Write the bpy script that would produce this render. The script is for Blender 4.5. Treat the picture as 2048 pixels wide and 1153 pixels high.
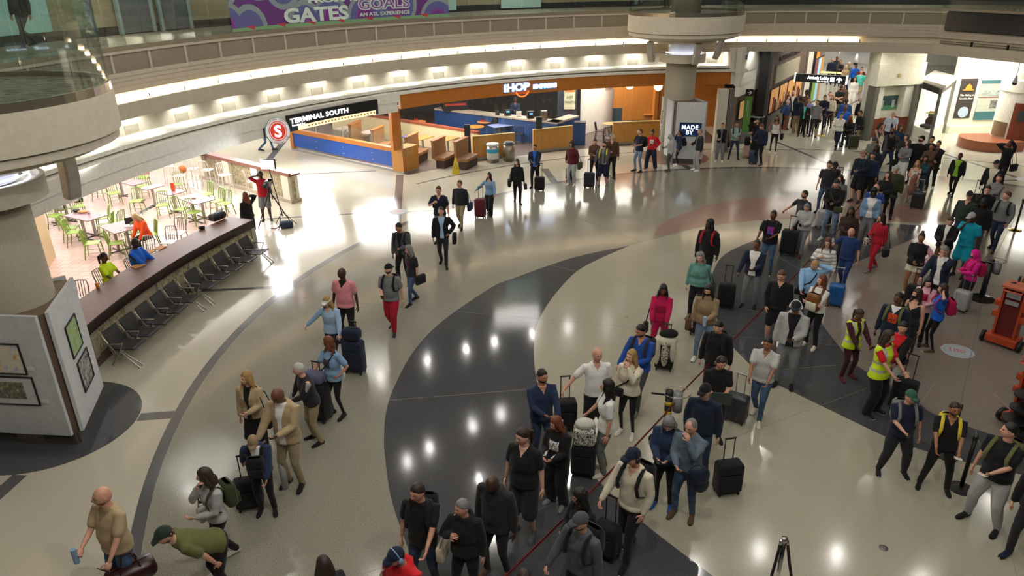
import bpy, math, mathutils, random
import numpy as np
sc = bpy.context.scene
for o in list(bpy.data.objects): bpy.data.objects.remove(o)
COL = sc.collection
random.seed(4)
# ---------------------------------------------------------------- camera, world, exposure
F_PX, PITCH, ROLL, EYE = 1445.67, .41766, -.01246503, 7.8372
CX, CY = 9.606, 13.715                       # centre of the round atrium
cam = bpy.data.cameras.new('camera'); camo = bpy.data.objects.new('camera', cam); COL.objects.link(camo); sc.camera = camo
cam.sensor_width = 36; cam.lens = 36*F_PX/2048; cam.clip_start = .1; cam.clip_end = 300
_F = mathutils.Vector((0, math.cos(PITCH), -math.sin(PITCH))); _R = mathutils.Vector((1, 0, 0)); _U = _R.cross(_F)
CR = _R*math.cos(ROLL) + _U*math.sin(ROLL); CU = -_R*math.sin(ROLL) + _U*math.cos(ROLL)
camo.matrix_world = mathutils.Matrix(((CR.x, CU.x, -_F.x, 0), (CR.y, CU.y, -_F.y, 0), (CR.z, CU.z, -_F.z, EYE), (0, 0, 0, 1)))
world = bpy.data.worlds.new('world'); sc.world = world; world.use_nodes = True
world.node_tree.nodes['Background'].inputs[0].default_value = (.55, .6, .7, 1); world.node_tree.nodes['Background'].inputs[1].default_value = .05
sc.view_settings.view_transform = 'Standard'; sc.view_settings.look = 'None'; sc.view_settings.exposure = 0.0; sc.view_settings.gamma = 1; sc.view_settings.use_curve_mapping = False
def lamp(kind, loc, power, col=(1, .95, .85), size=.1, sy=None, aim=None, cone=None, blend=.5):
    l = bpy.data.lights.new('lamp', kind); l.energy = power; l.color = col
    if kind == 'AREA':
        l.size = size
        if sy: l.shape = 'RECTANGLE'; l.size_y = sy
    else: l.shadow_soft_size = size
    if kind == 'SPOT': l.spot_size = math.radians(cone or 80); l.spot_blend = blend
    o = bpy.data.objects.new('lamp', l); COL.objects.link(o); o.location = loc
    if aim is not None: o.rotation_euler = (mathutils.Vector(aim) - mathutils.Vector(loc)).to_track_quat('-Z', 'Y').to_euler()
    return o
def pol(r, a, z=0): return (CX + r*math.cos(math.radians(a)), CY + r*math.sin(math.radians(a)), z)
WARM, NEUT, COOL = (1, .86, .68), (1, .965, .90), (.88, .94, 1)
# atrium ceiling downlights, high above the hall (outer rings mirrored as floor spots; innermost ring added for general light)
HIGH = [(q*24, 6.5) for q in range(15)] + [(q*20 + 4, 13) for q in range(18)] + [(q*24 + 112, 15.4) for q in range(-1, 5)] + [(a, 18.6) for a in (74, 98, 123.3, 128.3, 136, 140, 163, 188, 214, 232)] + [(a, 25.2) for a in (99, 104.5, 109.6, 115, 119, 124.5, 131, 139, 147, 156)]
for a, r in HIGH:
    x_, y_ = pol(r, a)[:2]; lamp('POINT', (x_, y_, 11.75), (620 if y_ < 8 and x_ < 6 else 175 if x_ < 4 else 30 if x_ > 9 and y_ < 17 else 88)*(.3 if r > 14 else 1.25), NEUT, .04)
# downlights that wash the wall above the shopfronts
for k in range(22): lamp('SPOT', pol(21.22, 70 + 5.05*k, 4.36), 80, (1, .99, .91), .03, aim=pol(21.6, 70 + 5.05*k, 3.3), cone=120, blend=.7)
# wide area lamps standing in for unseen food court and lobby ceiling lights
for x, y, w in ((-13.6, 20.5, 6.5), (-12.9, 25.4, 6.5), (-18.5, 31.5, 9.), (-14.5, 37.5, 9.)): lamp('AREA', (x, y, 3.44), 430 if y < 30 else 700, (1, .96, .95), w, aim=(x, y, 0))
for x, y, w in ((-10.4, 26.2, 4.2), (-9.2, 30, 4.2), (-5.9, 32, 2.4)): lamp('AREA', (x, y, 3.44), 380, (1, .97, .96), w, aim=(x + 3, y - 4, 0))  # extra lamps added under the soffit, tilted outwards to brighten the floor
# restaurant ceiling
for x, y in ((-2.2, 33.5), (1.5, 36.5), (5.2, 37), (-5, 33.5)): lamp('AREA', (x, y, 3.4), 330, (1, .94, .86), 3.6, aim=(x, y, 0))
# corridor and the exhibit bay on the right
for x, y, p in ((16.9, 40.5, 300), (20.2, 46, 330), (23.7, 52, 360), (27, 58, 360)): lamp('AREA', (x, y, 4.4), p, (1, .96, .88), 5.6, aim=(x, y, 0))
for x, y, p in ((22.0, 34.2, 480), (25.2, 33., 400)): lamp('AREA', (x, y, 4.42), p, (1, .96, .86), 3.4, aim=(x, y, 0))
# upper concourse
for a in range(70, 200, 22): lamp('AREA', pol(23, a, 9.2), 90, NEUT, 2.4, aim=pol(23, a, 6))
# the film crew's LED panel
lamp('AREA', (-8.05, 23.12, 2.12), 70, COOL, .48, .34, aim=(-9.5, 19.0, .9))
def lin(h):
    h = h.lstrip('#'); return tuple((lambda c: c/12.92 if c <= .04045 else ((c + .055)/1.055)**2.4)(int(h[i:i+2], 16)/255.) for i in (0, 2, 4))
COLR = {k: lin(v) for k, v in {'k': '17171a', 'K': '26262b', 'w': 'e6e4e0', 'W': 'cfccc4', 'g': '77797b', 'G': '4a4b4e', 'lg': 'a9aaa9', 'n': '1b2338', 'N': '22314f', 'b': '2a4f8f', 'B': '1c5fc4', 'lb': '9db9d8', 'sb': '7f9ec2',
 'dn': '3f5674', 'ldn': '6d7f96', 'ddn': '28344a', 'r': 'a8182a', 'R': 'c8202a', 'mr': '5a1e2a', 'bg': '401a22', 'pk': 'd88a92', 'hp': 'b0124a', 'mg': 'd61c86', 'lp': 'e0a9b4', 't': 'b09a78', 'T': '8f7a5c', 'kh': '9a8a6c',
 'br': '5a4030', 'BR': '8a5a34', 'cr': 'd6cdb8', 'ol': '4a4c34', 'OL': '5e6338', 'gn': '2f5a48', 'dg': '2b3630', 'te': '5f9088', 'TE': '0f9cb4', 'lime': '86b43c', 'yl': 'd8c23a', 'or': 'e0501e', 'pu': '54457c', 'hv': 'd2ec28', 'sil': 'b9bdbb',
 'tq': '54c0b0', 'cg': '6a6e66', 'lv': '8a86b0', 'ol2': '3d4028', 'N2': '3a5078', 'te2': '8fa9a4', 'te3': '26444a', 'lb2': 'bccbdc', 'br2': '3a2a22', 'N3': '22386a', 'lb3': '8ab4dc', 'N4': '1e4a9c', 'N5': '232f4c', 'G2': '505257', 'g2': '5f6e7c', 'ddn2': '2c3c54', 'pk2': 'b8948c', 'B2': '1a5a9c', 'K2': '34353c', 'lv2': '5c5c78'}.items()}
_M = {}
def nodes(name):
    m = bpy.data.materials.new(name); m.use_nodes = True; nt = m.node_tree; return m, nt, nt.nodes['Principled BSDF']
def N(nt, t, **k):
    n = nt.nodes.new(t)
    for a, b in k.items():
        if a in n.inputs if isinstance(a, str) else False: n.inputs[a].default_value = b
        else: setattr(n, a, b)
    return n
def coord(nt, scale=1., kind='Object'):
    tc = N(nt, 'ShaderNodeTexCoord'); mp = N(nt, 'ShaderNodeMapping'); mp.inputs['Scale'].default_value = (scale,)*3 if np.isscalar(scale) else scale
    nt.links.new(tc.outputs[kind], mp.inputs['Vector']); return mp.outputs['Vector']
def noise(nt, vec, scale, detail=3, rough=.5):
    n = N(nt, 'ShaderNodeTexNoise'); n.inputs['Scale'].default_value = scale; n.inputs['Detail'].default_value = detail; n.inputs['Roughness'].default_value = rough
    nt.links.new(vec, n.inputs['Vector']); return n.outputs['Fac']
def ramp(nt, fac, stops, mode='LINEAR'):
    r = N(nt, 'ShaderNodeValToRGB'); r.color_ramp.interpolation = mode
    while len(r.color_ramp.elements) < len(stops): r.color_ramp.elements.new(.5)
    for e, (p, c) in zip(r.color_ramp.elements, stops): e.position = p; e.color = tuple(c) + (1,)
    nt.links.new(fac, r.inputs['Fac']); return r.outputs['Color']
def bump(nt, b, h, s=.2, d=.01):
    n = N(nt, 'ShaderNodeBump'); n.inputs['Strength'].default_value = s; n.inputs['Distance'].default_value = d
    nt.links.new(h, n.inputs['Height']); nt.links.new(n.outputs['Normal'], b.inputs['Normal'])
def MAT(name, col=(.5, .5, .5), rough=.5, metal=0., var=.06, vs=8., emit=None, es=0., spec=.5, bmp=0., bs=40.):
    key = (name,)
    if key in _M: return _M[key]
    if isinstance(col, str): col = lin(col)
    m, nt, b = nodes(name); v = coord(nt); f = noise(nt, v, vs)
    c = ramp(nt, f, [(.3, dark(col, 1 - var)), (.7, tuple(min(q*(1 + var), 1) for q in col))]); nt.links.new(c, b.inputs['Base Color'])
    b.inputs['Roughness'].default_value = rough; b.inputs['Metallic'].default_value = metal; b.inputs['Specular IOR Level'].default_value = spec
    if emit is not None:
        b.inputs['Emission Color'].default_value = tuple(lin(emit) if isinstance(emit, str) else emit) + (1,); b.inputs['Emission Strength'].default_value = es
    if bmp: bump(nt, b, noise(nt, v, bs), bmp)
    _M[key] = m; return m
SKIN = {'l': 'cf9c84', 'p': 'd9a994', 'm': 'b98468', 't': '9a6a4c', 'b': '6b432e', 'd': '432a1e'}
def MAT_SKIN(s, lips=0):
    c = lin(SKIN[s])
    if lips: return MAT('lips ' + s, (c[0]*.85, c[1]*.55, c[2]*.55), .4)
    k = 'skin ' + s
    if (k,) in _M: return _M[(k,)]
    m = MAT(k, c, .48, var=.08, vs=14); b = m.node_tree.nodes['Principled BSDF']; b.inputs['Subsurface Weight'].default_value = .08; b.inputs['Subsurface Scale'].default_value = .01
    b.inputs['Subsurface Radius'].default_value = (1, .3, .15); return m
HAIR = {'k': '14110f', 'b': '33231a', 'B': '5a3c26', 'au': '6e3a20', 'bl': 'a5834f', 'bb': 'c4a978', 'g': '7d7c7a', 'w': 'bdbbb6', 'gi': '9a5428', 'sp': '4c4946'}
def MAT_HAIR(h):
    k = ('hair ' + h,)
    if k in _M: return _M[k]
    c = lin(HAIR[h]); m, nt, b = nodes('hair ' + h); v = coord(nt, (60, 60, 9)); f = noise(nt, v, 4, 4, .6)
    nt.links.new(ramp(nt, f, [(.3, dark(c, .6)), (.7, dark(c, 1.35))]), b.inputs['Base Color']); b.inputs['Roughness'].default_value = .5; bump(nt, b, f, .5, .006); _M[k] = m; return m
def MAT_CLOTH(c, pat=None):
    k = ('cloth', c, pat)
    if k in _M: return _M[k]
    col = COLR[c]; m, nt, b = nodes('cloth ' + c + (' ' + pat if pat else '')); v = coord(nt); f = noise(nt, v, 7, 4)
    out = ramp(nt, f, [(.3, dark(col, .93)), (.7, tuple(min(q*1.06, 1) for q in col))])
    def mix(fac, c2):
        mx = N(nt, 'ShaderNodeMix', data_type='RGBA'); nt.links.new(fac, mx.inputs[0]); nt.links.new(out, mx.inputs[6]); mx.inputs[7].default_value = tuple(c2) + (1,); return mx.outputs[2]
    if pat == 'denim': out = ramp(nt, noise(nt, v, 7, 5), [(.35, dark(col, .75)), (.65, tuple(min(q*1.3, 1) for q in col))])
    if pat in ('stripe', 'hstripe'):
        w = N(nt, 'ShaderNodeTexWave', bands_direction='X' if pat == 'stripe' else 'Z'); w.inputs['Scale'].default_value = 22 if pat == 'stripe' else 3.5; nt.links.new(v, w.inputs['Vector'])
        out = mix(ramp(nt, w.outputs['Fac'], [(.60, (0,)*3), (.72, (1,)*3)]), COLR['G' if pat == 'stripe' else 'lg'])
    if pat == 'check':
        w = N(nt, 'ShaderNodeTexChecker'); w.inputs['Scale'].default_value = 45; nt.links.new(v, w.inputs['Vector']); out = mix(w.outputs['Fac'], dark(col, .5))
    if pat == 'zig':
        w = N(nt, 'ShaderNodeTexWave', bands_direction='Z', wave_profile='TRI'); w.inputs['Scale'].default_value = 5; w.inputs['Distortion'].default_value = 6; w.inputs['Detail'].default_value = 0; w.inputs['Detail Scale'].default_value = 4
        nt.links.new(v, w.inputs['Vector']); out = mix(ramp(nt, w.outputs['Fac'], [(.48, (0,)*3), (.52, (1,)*3)]), COLR['w'])
    if pat == 'print': out = ramp(nt, noise(nt, v, 26, 1), [(.42, col), (.50, COLR['k']), (.56, COLR['B' if c == 'mg' else c])], 'CONSTANT')
    if pat == 'flower': out = mix(ramp(nt, noise(nt, v, 60, 1), [(.52, (0,)*3), (.56, (1,)*3)]), COLR['mr'])
    nt.links.new(out, b.inputs['Base Color']); b.inputs['Roughness'].default_value = .85 if c != 'sil' else .4; b.inputs['Specular IOR Level'].default_value = .25
    b.inputs['Sheen Weight'].default_value = .1; bump(nt, b, noise(nt, v, 120, 3), .25, .004)
    if c == 'hv': b.inputs['Emission Color'].default_value = (.6, .9, .05, 1); b.inputs['Emission Strength'].default_value = 0
    _M[k] = m; return m
# ---------------------------------------------------------------- figures
def v3(*a): return np.array(a, float)
def unit(v):
    n = np.linalg.norm(v); return v / n if n > 1e-9 else v
class MB:
    """collects closed lofts into one vertex/face list"""
    def __init__(s): s.v = []; s.f = []; s.m = []; s.n = 0
    def add(s, V, F, m=0):
        s.v.append(np.asarray(V, float)); s.f += [tuple(i + s.n for i in f) for f in F]; s.m += [m] * len(F); s.n += len(V)
    def rings(s, R, m=0, cap=True):
        k = len(R[0]); V = np.concatenate(R); F = []
        for i in range(len(R) - 1):
            for j in range(k):
                j2 = (j + 1) % k; F.append((i*k + j, i*k + j2, (i+1)*k + j2, (i+1)*k + j))
        if cap: F.append(tuple(range(k - 1, -1, -1))); F.append(tuple((len(R)-1)*k + j for j in range(k)))
        s.add(V, F, m)
    def tube(s, P, R, k=10, m=0, ref=(0, -1, .01), rnd=True):
        """loft along the points P with radii R, each a number or (across, along ref)"""
        P = [np.asarray(p, float) for p in P]; R = [(r, r) if np.isscalar(r) else r for r in R]
        if rnd:
            d0 = unit(P[0] - P[1]); d1 = unit(P[-1] - P[-2]); a, b = min(R[0]), min(R[-1])
            P = [P[0] + d0*a*.95, P[0] + d0*a*.6] + P + [P[-1] + d1*b*.6, P[-1] + d1*b*.95]
            R = [(R[0][0]*.3, R[0][1]*.3), (R[0][0]*.8, R[0][1]*.8)] + R + [(R[-1][0]*.8, R[-1][1]*.8), (R[-1][0]*.3, R[-1][1]*.3)]
        out = []; ref = np.asarray(ref, float)
        for i, p in enumerate(P):
            t = unit(P[min(i+1, len(P)-1)] - P[max(i-1, 0)]); u = ref - t*(ref @ t)
            if np.linalg.norm(u) < .05: u = v3(1, 0, 0) - t*t[0]
            u = unit(u); w = np.cross(t, u)
            out.append(np.array([p + w*R[i][0]*math.cos(q) + u*R[i][1]*math.sin(q) for q in np.linspace(0, 2*math.pi, k, endpoint=False)]))
        s.rings(out, m)
    def ball(s, c, r, k=10, m=0, R=None):
        r = (r, r, r) if np.isscalar(r) else r; out = []
        for a in np.linspace(-1.45, 1.45, max(5, k//2 + 1)):
            out.append(np.array([(r[0]*math.cos(a)*math.cos(q), r[1]*math.cos(a)*math.sin(q), r[2]*math.sin(a)/.993) for q in np.linspace(0, 2*math.pi, k, endpoint=False)]))
        if R is not None: out = [o @ R.T for o in out]
        s.rings([o + np.asarray(c) for o in out], m)
    def box(s, c, d, m=0, R=None, bev=0):
        h = np.array(d)/2.; b = min(bev, *(h*.9)) if bev else 0
        if b:
            out = []
            for z, q in ((-h[2], b), (-h[2]+b*.3, b*.3), (-h[2]+b, 0), (h[2]-b, 0), (h[2]-b*.3, b*.3), (h[2], b)):
                o = []
                for sx, sy in ((1, 1), (-1, 1), (-1, -1), (1, -1)):
                    x, y = sx*(h[0]-q), sy*(h[1]-q); bb = b*.6
                    o += ([(x, y-sy*bb, z), (x-sx*bb*.3, y-sy*bb*.3, z), (x-sx*bb, y, z)] if sx*sy > 0 else [(x-sx*bb, y, z), (x-sx*bb*.3, y-sy*bb*.3, z), (x, y-sy*bb, z)])
                out.append(np.array(o))
        else:
            out = [np.array([(sx*h[0], sy*h[1], z) for sx, sy in ((1, 1), (-1, 1), (-1, -1), (1, -1))]) for z in (-h[2], h[2])]
        if R is not None: out = [o @ np.asarray(R).T for o in out]
        s.rings([o + np.asarray(c, float) for o in out], m)
    def cyl(s, a, b, r, r2=None, k=16, m=0):
        s.tube([a, b], [r, r if r2 is None else r2], k, m, rnd=False, ref=(.03, -1, .02))
    def V(s): return np.concatenate(s.v)

def rotz(a): c, s = math.cos(a), math.sin(a); return np.array([[c, -s, 0], [s, c, 0], [0, 0, 1.]])
def rotx(a): c, s = math.cos(a), math.sin(a); return np.array([[1, 0, 0], [0, c, -s], [0, s, c]])
def roty(a): c, s = math.cos(a), math.sin(a); return np.array([[c, 0, s], [0, 1, 0], [-s, 0, c]])

def mesh_of(name, V, F, mats, mi=None, smooth=True):
    me = bpy.data.meshes.new(name)
    V = np.asarray(V, np.float32)
    ls = np.fromiter((len(f) for f in F), np.int32, len(F)); st = np.zeros(len(F), np.int32); st[1:] = np.cumsum(ls)[:-1]
    me.vertices.add(len(V)); me.vertices.foreach_set('co', V.ravel())
    me.loops.add(int(ls.sum())); me.loops.foreach_set('vertex_index', np.fromiter((i for f in F for i in f), np.int32, int(ls.sum())))
    me.polygons.add(len(F)); me.polygons.foreach_set('loop_start', st)
    me.polygons.foreach_set('use_smooth', np.full(len(F), smooth))
    for m in mats: me.materials.append(m)
    if mi is not None: me.polygons.foreach_set('material_index', np.asarray(mi, np.int32))
    me.update(calc_edges=True)
    return me
def link(name, me, parent=None):
    o = bpy.data.objects.new(name, me); COL.objects.link(o)
    if parent is not None: o.parent = parent
    return o
def build(name, mb, mats, parent=None, smooth=False):
    if not isinstance(mats, (list, tuple)): mats = [mats]
    return link(name, mesh_of(name, mb.V(), mb.f, mats, mb.m, smooth), parent)

_tmp = None
def remesh(mb, vox):
    """union of the lofts as one continuous surface; returns verts, quads"""
    global _tmp
    me = mesh_of('t', mb.V(), mb.f, [])
    if _tmp is None:
        _tmp = bpy.data.objects.new('t', me); COL.objects.link(_tmp)
        md = _tmp.modifiers.new('r', 'REMESH'); md.mode = 'VOXEL'
        sm = _tmp.modifiers.new('s', 'SMOOTH'); sm.factor = .5; sm.iterations = 3
    old = _tmp.data; _tmp.data = me; _tmp.modifiers['r'].voxel_size = vox
    if old is not me: bpy.data.meshes.remove(old)
    dg = bpy.context.evaluated_depsgraph_get(); dg.update()
    ev = _tmp.evaluated_get(dg).data
    V = np.empty(len(ev.vertices)*3, np.float32); ev.vertices.foreach_get('co', V)
    Fq = np.empty(len(ev.loops), np.int32); ev.loops.foreach_get('vertex_index', Fq)
    ls = np.empty(len(ev.polygons), np.int32); ev.polygons.foreach_get('loop_total', ls)
    return V.reshape(-1, 3).astype(float), (Fq.reshape(-1, 4) if (ls == 4).all() else np.split(Fq, np.cumsum(ls)[:-1]))

def ik(a, t, l1, l2, pole):
    """middle joint and end of a two-bone chain from a towards t"""
    d = t - a; L = np.linalg.norm(d); L2 = min(L, (l1 + l2)*.995); d = d/L; t = a + d*L2
    x = (l1*l1 - l2*l2 + L2*L2)/(2*L2); h = math.sqrt(max(l1*l1 - x*x, 0)); p = pole - d*(pole @ d)
    return a + d*x + unit(p)*h, t

ARMS = {  # hand target (side x, y, z) and elbow pole, torso frame of a 1.75 m figure; -y is forward
 'd': ((.27, -.03, .82), (.3, 1, 0)), 'p': ((.07, -.30, 1.12), (.6, .4, -1)), 'P': ((.07, -.33, 1.36), (.5, .1, -1)),
 'h': ((.20, -.05, 1.0), (1, .7, 0)), 'b': ((.22, -.1, .90), (.8, 1, 0)), 'c': ((-.02, -.27, 1.08), (1, .2, -.6)),
 'x': ((-.10, -.25, 1.17), (1, -.2, -.7)), 'r': ((.36, .24, .86), (.2, 1, 0)), 'f': ((.30, -.30, .92), (.3, 1, -.2)),
 'm': ((.03, -.17, 1.50), (.6, .1, -1)), 's': ((.13, -.17, 1.30), (.8, .2, -1)), 'u': ((.12, -.22, 1.62), (.8, -.2, -.6)),
 'o': ((.55, -.05, 1.02), (.2, 1, -.3)), 't': ((.16, -.38, 1.0), (.6, .6, -1)), 'e': ((.14, -.05, 1.60), (1, -.2, -.2)),
 'R': ((.24, -.30, 1.80), (.8, .3, -.6)), 'g': ((.2, -.30, .55), (.5, 1, 0)), 'k': ((.1, .16, .98), (.8, 1, 0))}

def face_grid(n, m):
    """directions of the head grid: theta from the crown, phi round from the nose (-y)"""
    th = np.linspace(.04, math.pi - .04, n)[:, None]; ph = np.linspace(0, 2*math.pi, m, endpoint=False)[None, :]
    return th, ph, np.stack([np.sin(th)*np.sin(ph), -np.sin(th)*np.cos(ph), np.cos(th)*np.ones_like(ph)], -1)
def grid_faces(n, m):
    F = [(i*m + j, (i+1)*m + j, (i+1)*m + (j+1) % m, i*m + (j+1) % m) for i in range(n-1) for j in range(m)]
    return F + [tuple(range(m)), tuple((n-1)*m + j for j in range(m-1, -1, -1))]
def gs(x, c, w): return np.exp(-((x - c)/w)**2)
def head_shape(D):
    """skull and face radii for the unit directions D (head centre at the origin, height .23)"""
    x, y, z = D[..., 0], D[..., 1], D[..., 2]; f = np.clip(-y, 0, 1)
    P = D*np.array([.077, .097, .117])
    P[..., 0] *= 1 - .20*np.clip(-z - .25, 0, 1) - .06*np.clip(z - .5, 0, 1)
    P[..., 1] *= 1 - .10*np.clip(-z, 0, 1)*(y > 0)
    w = f**2
    P[..., 1] -= w*(.024*gs(x, 0, .13)*gs(z, -.17, .17) + .008*gs(x, 0, .1)*gs(z, .05, .2))      # nose
    P[..., 1] += w*(.011*gs(np.abs(x), .36, .15)*gs(z, .10, .11))                                  # eye sockets
    P[..., 1] -= w*(.004*gs(z, .26, .08)*gs(x, 0, .5) + .006*gs(x, 0, .22)*gs(z, -.46, .07) + .005*gs(x, 0, .22)*gs(z, -.58, .06) + .012*gs(x, 0, .28)*gs(z, -.80, .16))
    P[..., 1] += w*.004*gs(x, 0, .25)*gs(z, -.52, .025)
    return P

def dark(c, k): return tuple(q*k for q in c)
def person(name, loc, yaw, H=1.75, skin='m', hair=('short', 'k'), top=('tee', 'k'), low=('pants', 'k'), shoe='k', arms='dd', legs='s',
           girth=1., female=0, head=(0, 0), bend=0, lod=1, ex=(), label=''):
    """one person: an Empty at the feet; children body, hair, clothes, shoes. head = (turn to own right, nod down) in degrees"""
    K = H/1.75; root = bpy.data.objects.new('person', None); COL.objects.link(root); root.empty_display_size = .2
    root.location = loc; root.rotation_euler = (0, 0, yaw); root['label'] = label; root['category'] = 'person'
    seat = legs in 'q'
    sw = (.165 if female else .185)*(1 + .25*(girth - 1)); hw = .085
    hipz = {'s': .90, 'w': .875, 'W': .85, 'q': .52, 'v': .89}[legs[0]]; dz = hipz - .90
    T0 = v3(0, 0, hipz); RB = rotx(math.radians(bend))      # torso frame: rotation about the hips
    def T(p): return (RB @ (v3(*p) - v3(0, 0, .90)) + v3(0, 0, .90) + v3(0, 0, dz))
    # ---- legs
    seed = (sum(map(ord, label)) % 97)/97.
    lg = []
    for sd in (-1, 1):
        hip = v3(sd*hw, 0, hipz)
        if legs[0] == 's': ft = v3(sd*(.11 + .03*seed), .02*sd*(seed - .5)*4, .085)
        elif legs[0] == 'v': ft = v3(sd*.21, 0, .085)
        elif legs[0] == 'w': ft = v3(sd*.08, -.20*sd, .085 + (.03 if sd < 0 else 0))
        elif legs[0] == 'W': ft = v3(sd*.07, -.30*sd, .085 + (.07 if sd < 0 else 0))
        else: ft = v3(sd*.10, -.40, .085); hip = v3(sd*.09, .02, hipz)
        kn, ft = ik(hip, ft, .43, .41, v3(sd*.12, -1, .1 if not seat else 1.)); lg.append((hip, kn, ft))
    # ---- arms
    ar = []
    for i, sd in ((0, -1), (1, 1)):                      # arms[0] is the figure's right arm (x < 0 when facing -y)
        (hx, hy, hz), pl = ARMS[arms[i]]
        sh = v3(sd*sw, .004, 1.402); tg = v3(sd*hx, hy - (.30*max(girth - 1, 0) if hy < -.1 else 0), hz)
        if arms[i] == 'd' : tg[0] = sd*(sw + .085*girth)
        el, wr = ik(sh, tg, .28, .25, v3(sd*pl[0], pl[1], pl[2])); ar.append([T(sh), T(el), T(wr)])
    g, b = girth, (girth - 1)
    bl = .02 + .5*max(b, 0)*.25                            # belly
    sec = [(.80, .10, .085, 0), (.86, .150, .108, .004), (.93, .168*(1 + .5*b), .118*(1 + .8*b), .004), (1.02, .150*(1 + 1.1*b), .105*(1 + 1.5*b), -bl*.4), (1.10, .140*(1 + 1.2*b), .100*(1 + 1.6*b), -bl*.6),
           (1.20, .152*(1 + .8*b), .108*(1 + 1.1*b), -bl*.2 - (.012 if female else 0)), (1.30, (.152 if female else .168)*(1 + .4*b), (.125 if female else .118)*(1 + .6*b), -(.014 if female else .002)),
           (1.38, sw*.95, .100*(1 + .3*b), .004), (1.425, sw*.74, .080, .012), (1.465, .095, .064, .012), (1.50, .058, .056, .008)]
    if female: sec[4] = (1.10, .122*(1 + 1.2*b), .088*(1 + 1.6*b), 0); sec[2] = (.93, .172*(1 + .5*b), .122*(1 + .8*b), .006)
    def torso(mb, s, pad, k=20):
        out = [np.array([T(((hx+pad)*math.cos(q), (hy+pad)*math.sin(q) + oy, z)) for q in np.linspace(0, 2*math.pi, k, endpoint=False)]) for z, hx, hy, oy in s]
        mb.rings(out)
    vox = (.013, .017, .022)[lod]
    # head frame
    hy_, hp_ = math.radians(head[0]), math.radians(head[1] - 9)
    nk = T((0, .005, 1.47)); RH = RB @ rotx(-math.radians(bend)*.55) @ rotz(-hy_) @ rotx(hp_)
    hc = nk + RH @ v3(0, -.022, .165)
    # ---- body
    mb = MB(); torso(mb, sec, -.012 if top[0] == 'tank' else -.024, 14)
    mb.tube([T((0, .012, 1.44)), nk + (hc - nk)*.3, hc + RH @ v3(0, .02, -.03)], [.062*(1 + .3*b), .055*(1 + .4*b), .052], 10)
    bare = low[0] in ('shorts', 'skirt', 'dress')
    for hip, kn, ft in lg: mb.tube([hip, (hip+kn)/2, kn, kn + (ft-kn)*.35, ft], [q if bare else q*(.66 if low[0] != 'leggings' else .56) for q in (.085*(1+.6*b), .076*(1+.6*b), .052*(1+.3*b), .055*(1+.4*b), .036)], 10)
    for sh, el, wr in ar: mb.tube([sh, (sh+el)/2, el, el + (wr-el)*.3, wr], [(.036 if top[0] not in ('tank', 'vest') else .05)*(1+.5*b), (.036 if top[0] not in ('tank', 'vest') else .046)*(1+.6*b), (.028 if top[0] not in ('tank', 'vest', 'tee', 'polo') and 'shortsleeve' not in ex else .037)*(1+.4*b), .035*(1+.4*b), .024], 10)
    V, F = remesh(mb, vox); F = [tuple(f) for f in F]
    mi = [0]*len(F)
    skm, hrm = MAT_SKIN(skin), MAT_HAIR(hair[1])
    B = MB()
    n, m = ((30, 40), (20, 28), (14, 20))[lod]
    th, ph, D = face_grid(n, m); P = head_shape(D)
    HS = 1.07; HV = (P.reshape(-1, 3)*HS) @ RH.T + hc
    HF = grid_faces(n, m); Dc = D.reshape(-1, 3)
    hm = []
    beard = 'beard' in ex or 'stubble' in ex
    for f in HF:
        d = Dc[list(f)].mean(0); x, y, z = abs(d[0]), d[1], d[2]; k = 0
        if y < -.5:
            if lod < 2 and abs(z - .08) < .045 and abs(x - .34) < (.11 if lod == 0 else .08): k = 2
            elif lod < 1 and abs(z - .27) < .03 and abs(x - .34) < .18: k = 1
            elif lod < 2 and abs(z + .52) < .05 and x < .24: k = 3
            elif x < .26 and -.47 < z < -.36 and ('beard' in ex or 'mous' in ex): k = 1
        if 'beard' in ex and y < .05 and z < -.38 and k == 0 and not (z > -.60 and x < .22 and y < -.5): k = 1
        if 'mask' in ex and y < -.3 and -.75 < z < -.12 and x < .75: k = 4
        hm.append(k)
    B.add(HV, HF); B.m = hm
    for sd in (-1, 1):                                       # ears
        B.ball(hc + RH @ v3(sd*.078, .006, -.006), (.010, .020, .031), 8, 0, RH)
    # hands: palm, four unequal fingers, thumb from the side
    for i, (sh, el, wr) in enumerate(ar):
        sd = (-1, 1)[i]; a = unit(wr - el); c = arms[i]
        inw = RB @ v3(-sd, 0, 0)                                # palm faces inwards
        if c in 'pPtcxmuefb': inw = RB @ v3(-sd*.4, .3, .5 if c in 'pt' else 0)
        nrm = unit(inw - a*(inw @ a)); side = unit(np.cross(a, nrm))
        if side @ (RB @ v3(0, -1, .2)) < 0: side = -side
        pc = wr + a*.045
        Rm = np.stack([side, nrm, a], 1); B.ball(pc, (.042, .017, .055), 8, 0, Rm)
        curl = {'d': .35, 'r': 1.3, 'o': 1.2, 'f': 1.3, 'b': .3}.get(c, .8)
        for j, (o, l) in enumerate(((.030, .070), (.010, .078), (-.010, .072), (-.029, .056))):
            p0 = wr + a*.082 + side*o; c1 = curl + .08*j
            d1 = unit(a*math.cos(c1*.6) + nrm*math.sin(c1*.6) + side*o*1.2); d2 = unit(a*math.cos(c1*1.5) + nrm*math.sin(c1*1.5))
            if lod < 2 or j % 2 == 0 or 1: B.tube([p0 - a*.012, p0 + d1*l*.5, p0 + d1*l*.5 + d2*l*.5], [.0105, .0095, .0078], 6 if lod == 0 else 5)
        t0 = wr + a*.03 + side*.032; d1 = unit(a*.6 + side*.8 + nrm*.35)
        B.tube([t0 - d1*.01, t0 + d1*.032, t0 + d1*.032 + unit(a*.9 + side*.25 + nrm*.4)*.030], [.0125, .011, .009], 6)
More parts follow.
